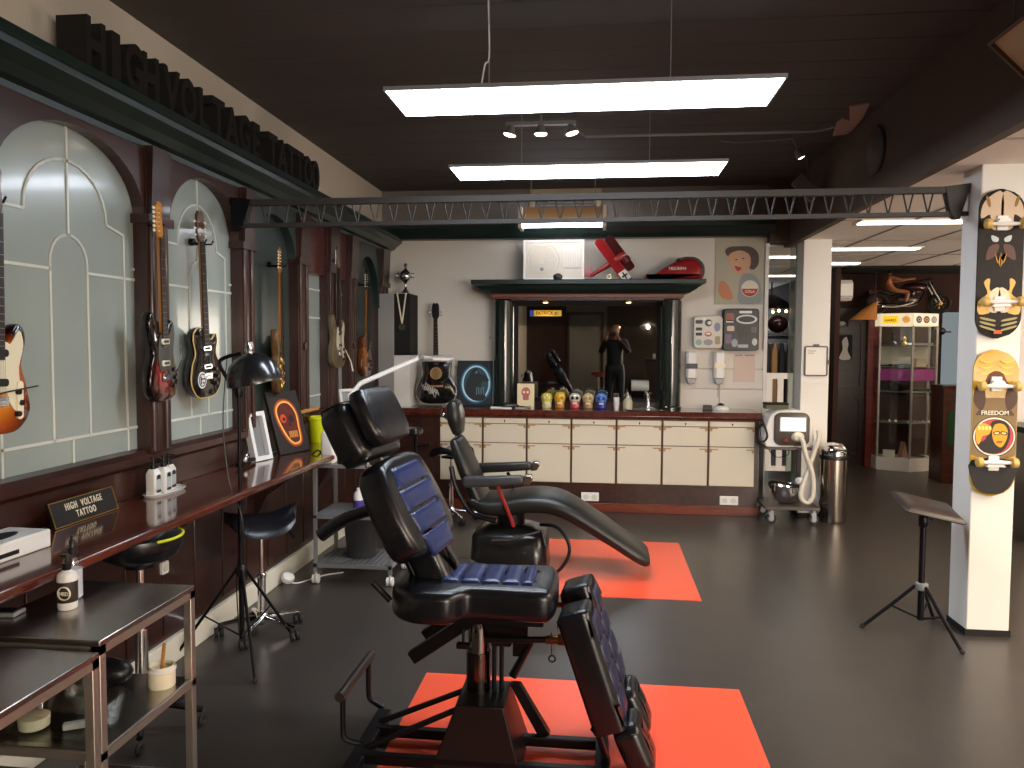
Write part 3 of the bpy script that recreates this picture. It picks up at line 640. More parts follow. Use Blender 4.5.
# bottles on a tray
t = thing('bottle_tray', 'white boat-shaped tray on the shelf under three pump bottles', 'tray', (-2.12, 3.54, SZ), 0)
B().pillow([(a, c) for a, c, _ in smooth_line([(-0.045, -0.12, 0), (0.02, -0.14, 0), (0.055, -0.06, 0), (0.055, 0.08, 0), (0.02, 0.15, 0), (-0.045, 0.15, 0), (-0.055, 0, 0)], 4, True)], [(0.012, 0.0), (0.0, 0.014), (0.003, 0.016), (0.010, 0.006)], 'xy').build('tray', M['white'], t)
b0 = None
for i, (dx, dy) in enumerate(((0.0, -0.075), (0.008, 0.0), (-0.005, 0.066))):
    lab = 'white pump bottle on the boat-shaped tray, ' + ('nearest the sign', 'middle one', 'farthest from the sign')[i]
    if b0 is None:
        b0 = thing('pump_bottle', lab, 'bottle', (-2.12+dx, 3.52+dy, SZ+0.007), 0, 'white pump bottles on the shelf tray')
        B().pillow(rrect(-0.026, 0.026, -0.030, 0.030, 0.012), [(0.003, 0), (0, 0.004), (0, 0.105), (0.012, 0.128)], 'xy').build('bottle', M['white'], b0)
        B().lathe([(0.014, 0.128), (0.014, 0.148), (0.006, 0.15), (0.005, 0.175), (0.012, 0.176), (0.012, 0.184), (0.001, 0.185)], n=14).box(0.0, 0.035, -0.005, 0.005, 0.174, 0.182).build('pump', M['black'], b0)
        lb = B().box(0.0262, 0.027, -0.019, 0.019, 0.015, 0.1).build('label', pm('label_grey', 'a9b0ae', 0.6), b0, smooth=False)
        B().box(0.0272, 0.0278, -0.017, 0.017, 0.016, 0.028).build('label_stripe', M['black'], lb, smooth=False)
        B().prism([(-0.016, 0.08), (0.016, 0.08), (0.012, 0.097), (0, 0.103), (-0.012, 0.097)], 0.0272, 0.0278, 'yz').build('label_print', M['black'], lb, smooth=False)
    else: dup(b0, (-2.12+dx, 3.52+dy, SZ+0.007), None, lab)
# clutter by the lamp
t = thing('metal_tool', 'small dark metal clamp tool lying on the shelf left of dome lamp', 'tool', (-2.12, 4.42, SZ), 0.2)
B().tube([(-0.02, -0.12, 0.02), (0, 0, 0.03), (0.02, 0.12, 0.02)], 0.012, 8).build('tool_handle', M['bmetal'], t)
B().torus((0.0, 0.03, 0.045), 0.028, 0.008, 'x').ball((0.0, -0.05, 0.04), 0.025, 10, 8).build('tool_head', M['steel'], t)
# white box frame
t = thing('white_box_frame', 'white deep picture frame standing at an angle on shelf beside skull painting', 'picture frame', (-2.11, 4.62, SZ), (0.0, -0.22, -0.22))
B().ring([(-0.085, 0), (0.085, 0), (0.085, 0.31), (-0.085, 0.31)], 0.028, -0.02, 0.02, 'yz').build('frame', M['white'], t, smooth=False)
B().box(-0.018, -0.010, -0.07, 0.07, 0.02, 0.29).build('backing', M['grey'], t, smooth=False)
# skull painting
t = thing('skull_painting', 'dark canvas with a glowing orange skull leaning on the shelf', 'painting', (-2.04, 4.97, SZ), (0.0, -0.30, -0.32))
B().box(-0.012, 0.012, -0.15, 0.15, 0, 0.43).build('canvas', pm('canvas_dark', '221b18', 0.6), t, bev=0.003)
o = [(a, c) for a, c, _ in smooth_line([(0.02, 0.06, 0), (0.075, 0.08, 0), (0.085, 0.17, 0), (0.09, 0.27, 0), (0.04, 0.345, 0), (-0.04, 0.35, 0), (-0.095, 0.30, 0), (-0.09, 0.22, 0), (-0.055, 0.13, 0), (-0.02, 0.08, 0)], 4, True)]
for nm_, ins, d, c_ in (('halo', -0.022, 0.0126, '8a2c0a'), ('flame', -0.010, 0.0132, 'e0761a'), ('rim', -0.002, 0.0138, 'f4c26a'), ('skull', 0.008, 0.0144, '5a1a0c')):
    B().pillow(o, [(ins, 0.0122), (ins, d)], 'yz').build('painted_'+nm_, pm('paint_'+nm_, c_, 0.5), t, smooth=False)
b = B()
for cy, cz, r1, r2 in ((-0.045, 0.24, 0.028, 0.03),): b.prism(circle(cy, cz, r1, r2), 0.0122, 0.0152, 'yz')
b.build('painted_eye', pm('paint_eye', 'd8481c', 0.5), t, smooth=False)
b = B()
b.prism(circle(0.03, 0.235, 0.026, 0.024), 0.0122, 0.0152, 'yz').prism([(-0.012, 0.19), (0.008, 0.215), (0.018, 0.18)], 0.0122, 0.0152, 'yz').prism(circle(-0.04, 0.235, 0.012, 0.014), 0.0122, 0.0158, 'yz').box(0.0122, 0.0152, -0.03, 0.055, 0.125, 0.13)
b.build('painted_sockets', pm('paint_dark', '1d0b10', 0.5), t, smooth=False)
b = B()
for k in range(5): b.box(0.0122, 0.0155, -0.022+k*0.017, -0.010+k*0.017, 0.105, 0.15)
b.build('painted_teeth', pm('paint_teeth', 'c98a3c', 0.5), t, smooth=False)
# low wooden strip, yellow cup
tag(B().box(0, 0.05, 0, 0.55, 0, 0.022).build('wooden_strip', M['ply'], loc=(-2.19, 5.15, 1.091), smooth=False, bev=0.003), 'pale yellow-brown wooden strip lying on the sill behind the skull painting', 'strip')
t = thing('yellow_tub', 'bright yellow plastic tub on the shelf between the skull painting and tattoo chair', 'tub', (-2.10, 5.56, SZ))
t.scale = (1, 1, 1.2)
B().lathe([(0.055, 0), (0.06, 0.01), (0.068, 0.12), (0.072, 0.14), (0.074, 0.16), (0.070, 0.16), (0.066, 0.14), (0.056, 0.012), (0.001, 0.01)], n=30).build('tub', M['yellow'], t)
B().torus((0, 0, 0.147), 0.073, 0.005).build('rim', M['yellow'], t)
# second white frame and small wood thing
t = thing('small_white_frame', 'small empty white frame leaning on the shelf just left of the trophy cabinet', 'picture frame', (-2.08, 6.36, SZ), (0, -0.25, -0.7))
B().ring([(-0.1, 0), (0.1, 0), (0.1, 0.36), (-0.1, 0.36)], 0.022, -0.01, 0.01, 'yz').build('frame', M['white'], t, smooth=False)
B().box(-0.008, -0.004, -0.085, 0.085, 0.015, 0.345).build('backing', M['grey'], t, smooth=False)
tag(B().pillow([(a, c) for a, c, _ in smooth_line([(-0.04, 0, 0), (0.04, 0, 0), (0.05, 0.12, 0), (0.0, 0.17, 0), (-0.05, 0.12, 0)], 4, True)], [(0.003, -0.012), (0, -0.008), (0, 0.008), (0.003, 0.012)], 'yz').build('wooden_plaque', M['ply'], loc=(-2.10, 6.62, SZ), rot=(0, -0.2, 0)), 'small rounded pale wooden plaque standing behind the small white frame', 'plaque')
t = thing('paint_caddy', 'dark caddy with small blue and black bottles behind the yellow tub', 'caddy', (-2.10, 6.10, SZ))
B().box(-0.07, 0.0, -0.13, 0.13, 0, 0.06).build('caddy_box', M['black'], t, bev=0.005)
for k in range(6):
    B().lathe([(0.014, 0.055), (0.014, 0.10), (0.007, 0.105), (0.006, 0.125), (0.001, 0.126)], (-0.05+0.03*(k % 2), -0.09+0.09*(k//2), 0), 12).build('small_bottle', M['blue'] if k % 3 else M['offw'], t)
# white lamp with jointed arm
t = thing('magnifier_lamp', 'white jointed-arm work lamp with flat oval head reaching over toward the black guitar', 'lamp', (-1.96, 5.88, SZ))
B().lathe([(0.05, 0), (0.05, 0.02), (0.014, 0.03), (0.012, 0.3), (0.02, 0.31), (0.02, 0.34), (0.001, 0.345)], n=16).build('lamp_post', M['white'], t)
B().tube([(0, 0, 0.33), (0.05, 0.12, 0.42), (0.50, 0.32, 0.63)], [0.012, 0.02, 0.02], 8).build('lower_arm', M['white'], t)
B().ball((0.50, 0.32, 0.63), 0.028, 12, 8).cyl((0.50, 0.29, 0.63), (0.50, 0.35, 0.63), 0.016).build('elbow_joint', M['grey'], t)
B().tube([(0.50, 0.32, 0.63), (0.44, 1.05, 0.61)], 0.016, 8).build('upper_arm', M['white'], t)
b = B(); b.T = Tr(0.43, 1.2, 0.60) @ Rz(0.1); b.lathe([(0.001, -0.015), (0.16, -0.022), (0.18, -0.01), (0.18, 0.012), (0.15, 0.026), (0.001, 0.034)], n=36); b.build('lamp_head', M['white'], t)

# --- steel trolley tables front left
def steel_table(label, loc, rz, X, Y, H, shelf):
    t = thing('steel_table', label, 'table', loc, rz, 'steel side tables at the lower left')
    B().box(-X, 0, -Y, 0, H-0.006, H+0.012).build('tabletop', M['dsteel'], t, bev=0.003)
    fr = B(); w_ = 0.028
    fr.box(-X, 0, -w_, 0, H-0.03, H-0.006).box(-X, 0, -Y, -Y+w_, H-0.03, H-0.006).box(-w_, 0, -Y, 0, H-0.03, H-0.006).box(-X, -X+w_, -Y, 0, H-0.03, H-0.006)
    fr.build('top_frame', M['frame'], t, smooth=False)
    for x in (-w_, -X):
        for y in (-w_, -Y):
            B().box(x, x+w_, y, y+w_, 0.012, H-0.006).build('leg', M['frame'], t, bev=0.002)
    for k, z in enumerate((shelf, 0.06)):
        s_ = B().box(-X+0.01, -0.01, -Y+0.01, -0.01, z+0.014, z+0.02).build('shelf', M['dsteel'], t, smooth=False)
        B().box(-X, 0, -Y, -Y+0.02, z-0.008, z+0.016).box(-X, 0, -0.02, 0, z-0.008, z+0.016).box(-0.02, 0, -Y, 0, z-0.008, z+0.016).box(-X, -X+0.02, -Y, 0, z-0.008, z+0.016).build('shelf_frame', M['frame'], s_, smooth=False)
    return t
steel_table('larger steel table with two pump bottles on its top, farther from the camera', (-1.41, 2.53, 0), math.radians(0), 0.44, 0.52, 0.735, 0.40)
steel_table('smaller steel table nearest the camera, cut by the left picture edge', (-1.395, 1.985, 0), math.radians(0), 0.44, 0.55, 0.715, 0.36)
TZ = 0.748
t = thing('lotion_bottle', 'white pump bottle with a dark round label in front on the steel table', 'bottle', (-1.685, 2.25, TZ))
B().lathe([(0.026, 0), (0.029, 0.005), (0.03, 0.1), (0.027, 0.115), (0.015, 0.122), (0.013, 0.126)], n=26).build('bottle', M['white'], t)
B().lathe([(0.0125, 0.126), (0.0145, 0.13), (0.0145, 0.148), (0.005, 0.15), (0.005, 0.165), (0.008, 0.166), (0.008, 0.176), (0.001, 0.177)], n=16).box(-0.018, 0.0, -0.005, 0.005, 0.166, 0.175).build('pump', M['black'], t)
b = B().lathe([(0.0302, 0.025), (0.0306, 0.026), (0.0311, 0.09), (0.0306, 0.091), (0.030, 0.06)], n=26); lb = b.build('label', pm('label_brown', '31201c', 0.5), t)
b = B(); b.T = Tr(0.012, -0.0315, 0.058) @ Rx(PI/2); b.ring(circle(0, 0, 0.022, n=24), 0.003, -0.002, 0.003, 'xy'); b.build('label_ring', M['ivory'], lb, smooth=False)
b = B(); b.T = Tr(0.012, -0.034, 0.057) @ Rx(PI/2); b.text('MED', 0.016, 0.001, 0.0006); b.build('label_text', M['ivory'], lb, smooth=False)
t = thing('clear_spray_bottle', 'clear spray bottle with black top standing just behind the white pump bottle', 'bottle', (-1.735, 2.345, TZ))
B().lathe([(0.028, 0), (0.031, 0.006), (0.031, 0.12), (0.026, 0.14), (0.013, 0.15), (0.013, 0.155)], n=26).build('bottle', M['jarglass'], t)
B().lathe([(0.026, 0.004), (0.029, 0.008), (0.029, 0.10), (0.001, 0.101)], n=24).build('liquid', pm('liquid_white', 'd8d0d8', 0.2), t)
B().lathe([(0.015, 0.15), (0.016, 0.168), (0.011, 0.172), (0.009, 0.195), (0.005, 0.2), (0.004, 0.21), (0.001, 0.212)], n=16).build('spray_top', M['black'], t)
t = thing('phone', 'flat dark grey handset lying at the left edge of steel table', 'phone', (-1.86, 2.17, TZ), 0.1)
B().box(-0.035, 0.07, -0.03, 0.03, 0, 0.014).build('phone', M['grey'], t, bev=0.004)
B().box(-0.02, 0.06, -0.022, 0.022, 0.0145, 0.0155).build('screen', M['dark'], t, smooth=False)
SH = 0.42
t = thing('open_jar', 'cream open jar with a wooden spatula standing on the steel table\'s lower shelf', 'jar', (-1.485, 2.44, SH))
B().lathe([(0.040, 0), (0.044, 0.006), (0.044, 0.052), (0.041, 0.055), (0.041, 0.075), (0.038, 0.075), (0.038, 0.055), (0.001, 0.05)], n=28).build('jar', M['ivory'], t)
B().lathe([(0.045, 0.056), (0.047, 0.058), (0.047, 0.066), (0.045, 0.068), (0.042, 0.06)], n=28).build('jar_collar', M['white'], t)
B().tube([(0.0, 0.0, 0.05), (0.012, 0.0, 0.15)], 0.007, 8, flat=0.5).build('spatula', M['ply'], t)
t = thing('acrylic_tray', 'clear acrylic tray of small supplies on the lower shelf of steel table', 'tray', (-1.62, 2.13, SH), 0.0)
B().loft([[(x, y, z) for x, y in rrect(-a, a, -c, c, 0.03)] for a, c, z in ((0.14, 0.09, 0), (0.155, 0.105, 0.085), (0.16, 0.11, 0.088), (0.15, 0.10, 0.085), (0.135, 0.085, 0.006))]).build('tray', M['jarglass'], t)
tag(B().lathe([(0.036, 0), (0.042, 0.004), (0.044, 0.035), (0.040, 0.037), (0.001, 0.036)], n=24).build('cream_pot', M['ivory'], loc=(-1.70, 2.11, SH+0.008)), 'round cream coloured pot inside clear acrylic tray', 'pot')
tag(B().box(-0.035, 0.035, -0.012, 0.012, 0, 0.02).build('white_packet', M['white'], loc=(-1.57, 2.12, SH+0.008), rot=(0, 0, 0.5), bev=0.004), 'white folded packet inside clear acrylic tray', 'packet')
t = thing('tattoo_machine', 'black coil tool bundle lying on shelf behind the clear acrylic tray', 'tool', (-1.66, 2.42, SH))
B().ball((0, 0, 0.05), (0.08, 0.05, 0.045), 14, 8).build('motor', M['black'], t)
B().tube([(-0.06, 0, 0.06), (-0.12, -0.03, 0.03), (-0.13, -0.04, 0.01)], 0.015, 8).build('grip', M['black'], t)
t = thing('glass_jar', 'small clear glass jar with gold lid on nearest steel table\'s shelf', 'jar', (-1.68, 1.84, 0.38))
B().lathe([(0.03, 0), (0.034, 0.006), (0.034, 0.06), (0.028, 0.07), (0.026, 0.07), (0.031, 0.06), (0.031, 0.008), (0.001, 0.006)], n=24).build('jar', M['glass'], t)
B().lathe([(0.030, 0.07), (0.031, 0.07), (0.031, 0.088), (0.001, 0.09)], n=24).build('lid', M['brass'], t)

# --- round stool with yellow piping
t = thing('work_stool', 'round black stool with yellow seat piping between shelf and steel table', 'stool', (-1.87, 2.93, 0.0))
b = B(); b.T = Ry(0.0)
b.lathe([(0.01, 0.70), (0.10, 0.705), (0.15, 0.735), (0.17, 0.775), (0.164, 0.81), (0.12, 0.832), (0.001, 0.84)], n=32)
b.build('seat', M['leather'], t)
b = B(); pts = [(0.166*math.cos(a), 0.166*math.sin(a), 0.808) for a in [math.radians(k) for k in range(-35, 141, 10)]]
b.tube(pts, 0.006, 8); b.build('yellow_piping', M['yellow'], t)
B().cyl((0, 0, 0.36), (0, 0, 0.70), 0.016).cyl((0, 0, 0.12), (0, 0, 0.42), 0.026).build('gas_column', M['chrome'], t)
B().lathe([(0.06, 0.68), (0.06, 0.70), (0.03, 0.70), (0.02, 0.67)], n=16).build('seat_plate', M['bmetal'], t)
for k in range(5):
    a = 2*PI*k/5+0.2
    l_ = B().tube([(0.02*math.cos(a), 0.02*math.sin(a), 0.12), (0.24*math.cos(a), 0.24*math.sin(a), 0.07)], [0.02, 0.012], 8).build('base_leg', M['bmetal'], t)
    B().torus((0.24*math.cos(a), 0.24*math.sin(a), 0.027), 0.018, 0.009, 'x', 16, 6).build('caster', M['rubber'], l_)
# --- saddle stool with chrome base
def saddle_stool(label, loc, rz, s=1.0):
    t = thing('saddle_stool', label, 'stool', loc, rz, 'black saddle stools')
    n = 13; rings = []
    for i in range(n):
        u = -1+2*i/(n-1); x = u*0.19
        w_ = 0.17*math.sqrt(max(0.0, 1-u**4))+0.015
        row = []
        for k in range(20):
            a = 2*PI*k/20; yy = math.cos(a)*w_; hump = 0.07*(1-(yy/0.19)**2)
            rise = 0.05*max(0, u)**2+0.03*max(0, -u)**2
            zz = 0.57+hump+rise+(0.028 if math.sin(a) > 0 else 0.03)*math.sin(a)
            row.append((x, yy, zz))
        rings.append(row)
    B().loft(rings).build('saddle_seat', M['leather'], t)
    B().box(-0.08, 0.08, -0.06, 0.06, 0.575, 0.595).build('seat_plate', M['bmetal'], t, bev=0.004)
    B().tube(smooth_line([(0.06, 0.0, 0.585), (0.14, 0.05, 0.57), (0.19, 0.07, 0.50)]), 0.009, 8).build('height_lever', M['bmetal'], t)
    B().cyl((0, 0, 0.33), (0, 0, 0.575), 0.012).build('gas_piston', M['chrome'], t)
    B().cyl((0, 0, 0.08), (0, 0, 0.33), 0.022).lathe([(0.024, 0.32), (0.026, 0.325), (0.026, 0.335), (0.02, 0.34)], n=16).build('gas_cylinder', M['chrome'], t)
    B().lathe([(0.03, 0.06), (0.038, 0.08), (0.03, 0.12), (0.022, 0.13)], n=18).build('hub', M['chrome'], t)
    for k in range(5):
        a = 2*PI*k/5+0.35; c_, s_ = math.cos(a), math.sin(a)
        l_ = B().tube([(0.02*c_, 0.02*s_, 0.095), (0.13*c_, 0.13*s_, 0.085), (0.23*c_, 0.23*s_, 0.07)], [0.022, 0.017, 0.012], 10, flat=0.7).build('base_leg', M['chrome'], t)
        b = B(); b.T = Tr(0.225*c_, 0.225*s_, 0)
        b.cyl((-0.022, 0, 0.028), (-0.006, 0, 0.028), 0.026, n=18).cyl((0.006, 0, 0.028), (0.022, 0, 0.028), 0.026, n=18).cyl((0, 0, 0.03), (0, 0, 0.065), 0.007, n=8)
        b.build('caster', M['rubber'], l_)
    return t
s1 = saddle_stool('black saddle stool on a chrome five-leg wheeled base behind the dome lamp', (-1.83, 3.98, 0), 0.6)
dup(s1, (-1.32, 6.80, 0), (0, 0, 1.2), 'black saddle stool on a chrome base between the two chairs, before the cabinets')
# --- dome lamp on tripod
t = thing('dome_floor_lamp', 'black dome lamp on a thin black tripod stand in front of the shelf', 'floor lamp', (-1.79, 3.66, 0))
B().cyl((0, 0, 0.10), (0, 0, 0.82), 0.014, n=14).cyl((0, 0, 0.80), (0, 0, 1.36), 0.010, n=12).build('pole', M['bmetal'], t)
B().lathe([(0.014, 0.79), (0.022, 0.80), (0.022, 0.84), (0.012, 0.85)], n=14).cyl((0, 0, 0.82), (-0.045, 0, 0.82), 0.008, n=8).lathe([(0.02, 0.42), (0.024, 0.43), (0.024, 0.47), (0.016, 0.48)], n=14).build('clamp_collar', M['black'], t)
for a in (-0.95, 1.15, 3.3):
    c_, s_ = math.cos(a), math.sin(a)
    l_ = B().tube([(0.02*c_, 0.02*s_, 0.46), (0.33*c_, 0.33*s_, 0.02)], 0.008, 8).build('leg', M['bmetal'], t)
    B().tube([(0.015*c_, 0.015*s_, 0.12), (0.19*c_, 0.19*s_, 0.22)], 0.005, 6).build('brace', M['bmetal'], l_)
    B().ball((0.335*c_, 0.335*s_, 0.014), 0.013, 10, 6).build('rubber_foot', M['rubber'], l_)
b = B(); b.T = Tr(0.085, -0.02, 1.45) @ Ry(-0.18) @ Rx(0.10) @ Matrix.Scale(0.87, 4)
b.lathe([(0.155, -0.055), (0.155, -0.045), (0.148, 0.0), (0.125, 0.055), (0.085, 0.095), (0.035, 0.115), (0.001, 0.118), (0.001, 0.112), (0.035, 0.109), (0.080, 0.090), (0.118, 0.052), (0.142, 0.0), (0.150, -0.045), (0.152, -0.055)], n=40)
sh = b.build('lamp_shade', [pm('shade_black', '17171a', 0.25, coat=0.4)], t)
b = B(); b.T = Tr(0.085, -0.02, 1.45) @ Ry(-0.18) @ Rx(0.10) @ Matrix.Scale(0.87, 4)
b.lathe([(0.146, -0.047), (0.138, 0.0), (0.115, 0.050), (0.078, 0.086), (0.034, 0.105), (0.001, 0.107), (0.001, 0.1055), (0.034, 0.1035), (0.077, 0.0845), (0.1135, 0.0485), (0.1365, -0.0015), (0.1445, -0.047)], n=40)
b.build('shade_lining', pm('shade_inner', 'b9b4ac', 0.35, metal=0.3), sh)
b = B(); b.T = Tr(0.085, -0.02, 1.45) @ Ry(-0.18) @ Matrix.Scale(0.87, 4); b.ball((0, 0, 0.03), (0.03, 0.03, 0.04), 14, 8); b.cyl((0, 0, 0.05), (0, 0, 0.10), 0.018); b.build('bulb', M['white'], sh)
b = B(); b.T = Tr(0.085, -0.02, 1.45) @ Ry(-0.18) @ Matrix.Scale(0.87, 4); b.lathe([(0.022, 0.112), (0.024, 0.14), (0.018, 0.16), (0.012, 0.175), (0.001, 0.178)], n=16); b.build('socket_cap', M['steel'], sh)
B().tube(smooth_line([(0, 0, 1.34), (-0.06, 0, 1.42), (-0.10, 0, 1.5), (-0.06, 0, 1.53), (0.02, -0.01, 1.55)]), 0.010, 8).lathe([(0.02, 1.33), (0.024, 1.35), (0.02, 1.38)], n=12).build('neck_joint', M['bmetal'], t)
B().tube(smooth_line([(-0.06, 0, 1.52), (-0.08, -0.01, 1.2), (-0.05, -0.01, 0.9), (0.02, -0.02, 0.7), (-0.03, 0.01, 0.4), (-0.06, 0.1, 0.02)], 6), 0.003, 6).build('power_cord', M['black'], t)
# socket on the kneewall with a plug
t = thing('wall_socket', 'small white round wall outlet on dark panelling left of the dome lamp stand', 'outlet', (-2.112, 3.5, 0.50))
B().prism(rrect(-0.03, 0.03, -0.03, 0.03, 0.01), 0.0, 0.012, 'yz').build('cover', M['white'], t)
B().prism(circle(0, 0, 0.018), 0.012, 0.016, 'yz').build('insert', M['offw'], t)
t = thing('white_plug', 'white round plug with a cable lying at the pale left baseboard', 'plug', (-2.04, 4.83, 0.0))
b = B(); b.T = Tr(0, 0, 0.045) @ Rx(0.3) @ Ry(0.5); b.lathe([(0.04, -0.015), (0.045, 0), (0.04, 0.02), (0.02, 0.03), (0.001, 0.03)], n=20); b.build('plug', M['white'], t)
B().tube(smooth_line([(0.01, 0, 0.02), (0.06, 0.03, 0.006), (0.16, 0.2, 0.006), (0.28, 0.3, 0.006)]), 0.005, 6).build('cable', M['white'], t)
# --- wire trolley
t = thing('wire_trolley', 'grey three-tier trolley on casters behind the tattoo chair backrest', 'trolley', (-1.88, 4.88, 0))
W_, D_ = 0.53, 0.42
for z, nm_ in ((0.80, 'top_tray'), (0.46, 'middle_tray')):
    b = B().box(0, W_, 0, 0.022, z-0.022, z).box(0, W_, D_-0.022, D_, z-0.022, z).box(0, 0.022, 0, D_, z-0.022, z).box(W_-0.022, W_, 0, D_, z-0.022, z)
    f_ = b.build(nm_, M['grey'], t, smooth=False)
    B().box(0.01, W_-0.01, 0.01, D_-0.01, z-0.006, z-0.001).build('tray_sheet', M['glass'] if z > 0.7 else M['grey'], f_, smooth=False)
b = B().box(0, W_, 0, 0.02, 0.11, 0.135).box(0, W_, D_-0.02, D_, 0.11, 0.135).box(0, 0.02, 0, D_, 0.11, 0.135).box(W_-0.02, W_, 0, D_, 0.11, 0.135)
f_ = b.build('wire_basket', M['grey'], t, smooth=False)
b = B()
for k in range(24): b.cyl((0.02, 0.02+k*(D_-0.04)/23, 0.128), (W_-0.02, 0.02+k*(D_-0.04)/23, 0.128), 0.0025, n=5)
for k in range(14): b.cyl((0.03+k*(W_-0.06)/13, 0.01, 0.131), (0.03+k*(W_-0.06)/13, D_-0.01, 0.131), 0.0025, n=5)
b.build('wire_mesh', M['grey'], f_)
for x in (0.011, W_-0.011):
    for y in (0.011, D_-0.011):
        l_ = B().box(x-0.011, x+0.011, y-0.011, y+0.011, 0.075, 0.80).build('upright', M['grey'], t, smooth=False)
        B().cyl((x, y, 0.055), (x, y, 0.08), 0.008, n=8).cyl((x-0.02, y, 0.03), (x-0.005, y, 0.03), 0.03, n=18).cyl((x+0.005, y, 0.03), (x+0.02, y, 0.03), 0.03, n=18).build('caster', M['white'], l_)
B().tube(smooth_line([(0.01, 0.02, 0.78), (-0.02, 0.0, 0.84), (0.0, 0.1, 0.88), (0.01, 0.2, 0.80)]), 0.006, 6).build('black_handle', M['black'], t)
t = thing('disinfectant_bottle', 'tall white bottle with red cap standing on the wire trolley', 'bottle', (-1.80, 4.97, 0.801))
B().pillow(rrect(-0.045, 0.045, -0.045, 0.045, 0.02), [(0.004, 0), (0, 0.006), (0, 0.19), (0.015, 0.22), (0.028, 0.235)], 'xy').build('bottle', M['white'], t)
B().lathe([(0.018, 0.235), (0.019, 0.262), (0.012, 0.27), (0.001, 0.271)], n=16).build('cap', M['rred'], t)
t = thing('cream_canister', 'cream coloured canister beside the red-capped bottle on the wire trolley', 'canister', (-1.66, 5.08, 0.801))
B().lathe([(0.055, 0), (0.058, 0.005), (0.058, 0.15), (0.05, 0.155), (0.001, 0.155)], n=26).build('canister', M['ivory'], t)
B().lathe([(0.052, 0.156), (0.056, 0.158), (0.056, 0.18), (0.001, 0.185)], n=26).build('lid', M['white'], t)
t = thing('purple_label_bottle', 'white bottle with purple label on the wire trolley middle shelf', 'bottle', (-1.60, 4.98, 0.461))
B().lathe([(0.032, 0), (0.035, 0.004), (0.035, 0.12), (0.028, 0.14), (0.014, 0.15), (0.014, 0.17), (0.001, 0.17)], n=22).build('bottle', M['white'], t)
B().lathe([(0.0355, 0.04), (0.036, 0.041), (0.036, 0.09), (0.0355, 0.091), (0.035, 0.06)], n=22).build('label', pm('purple', '4a3a8c', 0.5), t)
tag(B().loft([[(a*math.cos(q*PI/10), a*math.sin(q*PI/10)*0.8, z) for q in range(20)] for a, z in ((0.10, 0.004), (0.125, 0.30), (0.13, 0.305), (0.12, 0.30), (0.095, 0.012))]).build('grey_waste_bin', pm('dark_grey_plastic', '3a3b40', 0.5), loc=(-1.62, 5.1, 0.136)), 'dark grey plastic bin standing in the wire trolley lower basket', 'bin')
# ================================================================ tattoo chair in front
CX, CY = -0.44, 2.97
t = thing('tattoo_chair', 'black tattoo chair with quilted blue seat and backrest, nearest the camera', 'chair', (CX, CY, 0))
def frame2(origin, ang):
    # local plane: x = across (world y), y = up along the back, z = out of the front face
    u = Vector((-math.sin(ang), 0, math.cos(ang))); n = Vector((math.cos(ang), 0, math.sin(ang))); v = Vector((0, 1, 0))
    return Matrix(((v.x, u.x, n.x, origin[0]), (v.y, u.y, n.y, origin[1]), (v.z, u.z, n.z, origin[2]), (0, 0, 0, 1)))
BR = Rz(math.radians(-6))
def sm(o, n=5): return [(a, c) for a, c, _ in smooth_line([(a, c, 0) for a, c in o], n, True)]
def cushion(o, th, r=0.03, z0=0.0, crown=0.012):
    return [(r, z0), (r*0.45, z0+r*0.12), (r*0.1, z0+r*0.5), (0, z0+r), (0, z0+th-r), (r*0.1, z0+th-r*0.5), (r*0.45, z0+th-r*0.12), (r, z0+th), (r*2.2, z0+th+crown*0.6), (r*3.6, z0+th+crown)]
# backrest: wide shoulders, narrow stem down to the seat
TB = Tr(-0.02, 0, 0) @ BR @ frame2((-0.165, 0.0, 0.665), math.radians(27))
bo = [(-0.095, -0.06), (-0.10, 0.05), (-0.11, 0.12), (-0.17, 0.125), (-0.235, 0.155), (-0.26, 0.24), (-0.255, 0.36), (-0.235, 0.45), (-0.20, 0.50), (-0.12, 0.52), (0, 0.525)]
bo = bo + [(-a, c) for a, c in bo[-2::-1]]
b = B(); b.T = TB; b.pillow(sm(bo, 4), cushion(bo, 0.12, 0.03, -0.05, 0.004), 'xy'); back = b.build('backrest', M['leather'], t, ang=60)
b = B(); b.T = TB; b.box(-0.07, 0.07, -0.02, 0.48, -0.085, -0.058); b.build('back_plate', M['bmetal'], back, bev=0.01)
rows = [(0.10, 0.195, 0.115, 0.155), (0.20, 0.29, 0.158, 0.175), (0.295, 0.385, 0.178, 0.175), (0.39, 0.475, 0.172, 0.150)]
for z0, z1, w0, w1 in rows:
    o = [(-w0, z0), (w0, z0), (w1, z1), (-w1, z1)]
    o = [(o[i][0]+(o[(i+1) % 4][0]-o[i][0])*k/6, o[i][1]+(o[(i+1) % 4][1]-o[i][1])*k/6) for i in range(4) for k in range(6)]
    b = B(); b.T = TB; b.tile(o, [(0.0, 0.062), (0.0, 0.070), (0.004, 0.0755), (0.014, 0.079), (0.03, 0.0805)], 'xy'); b.build('blue_quilting', M['blue'], back, ang=60)
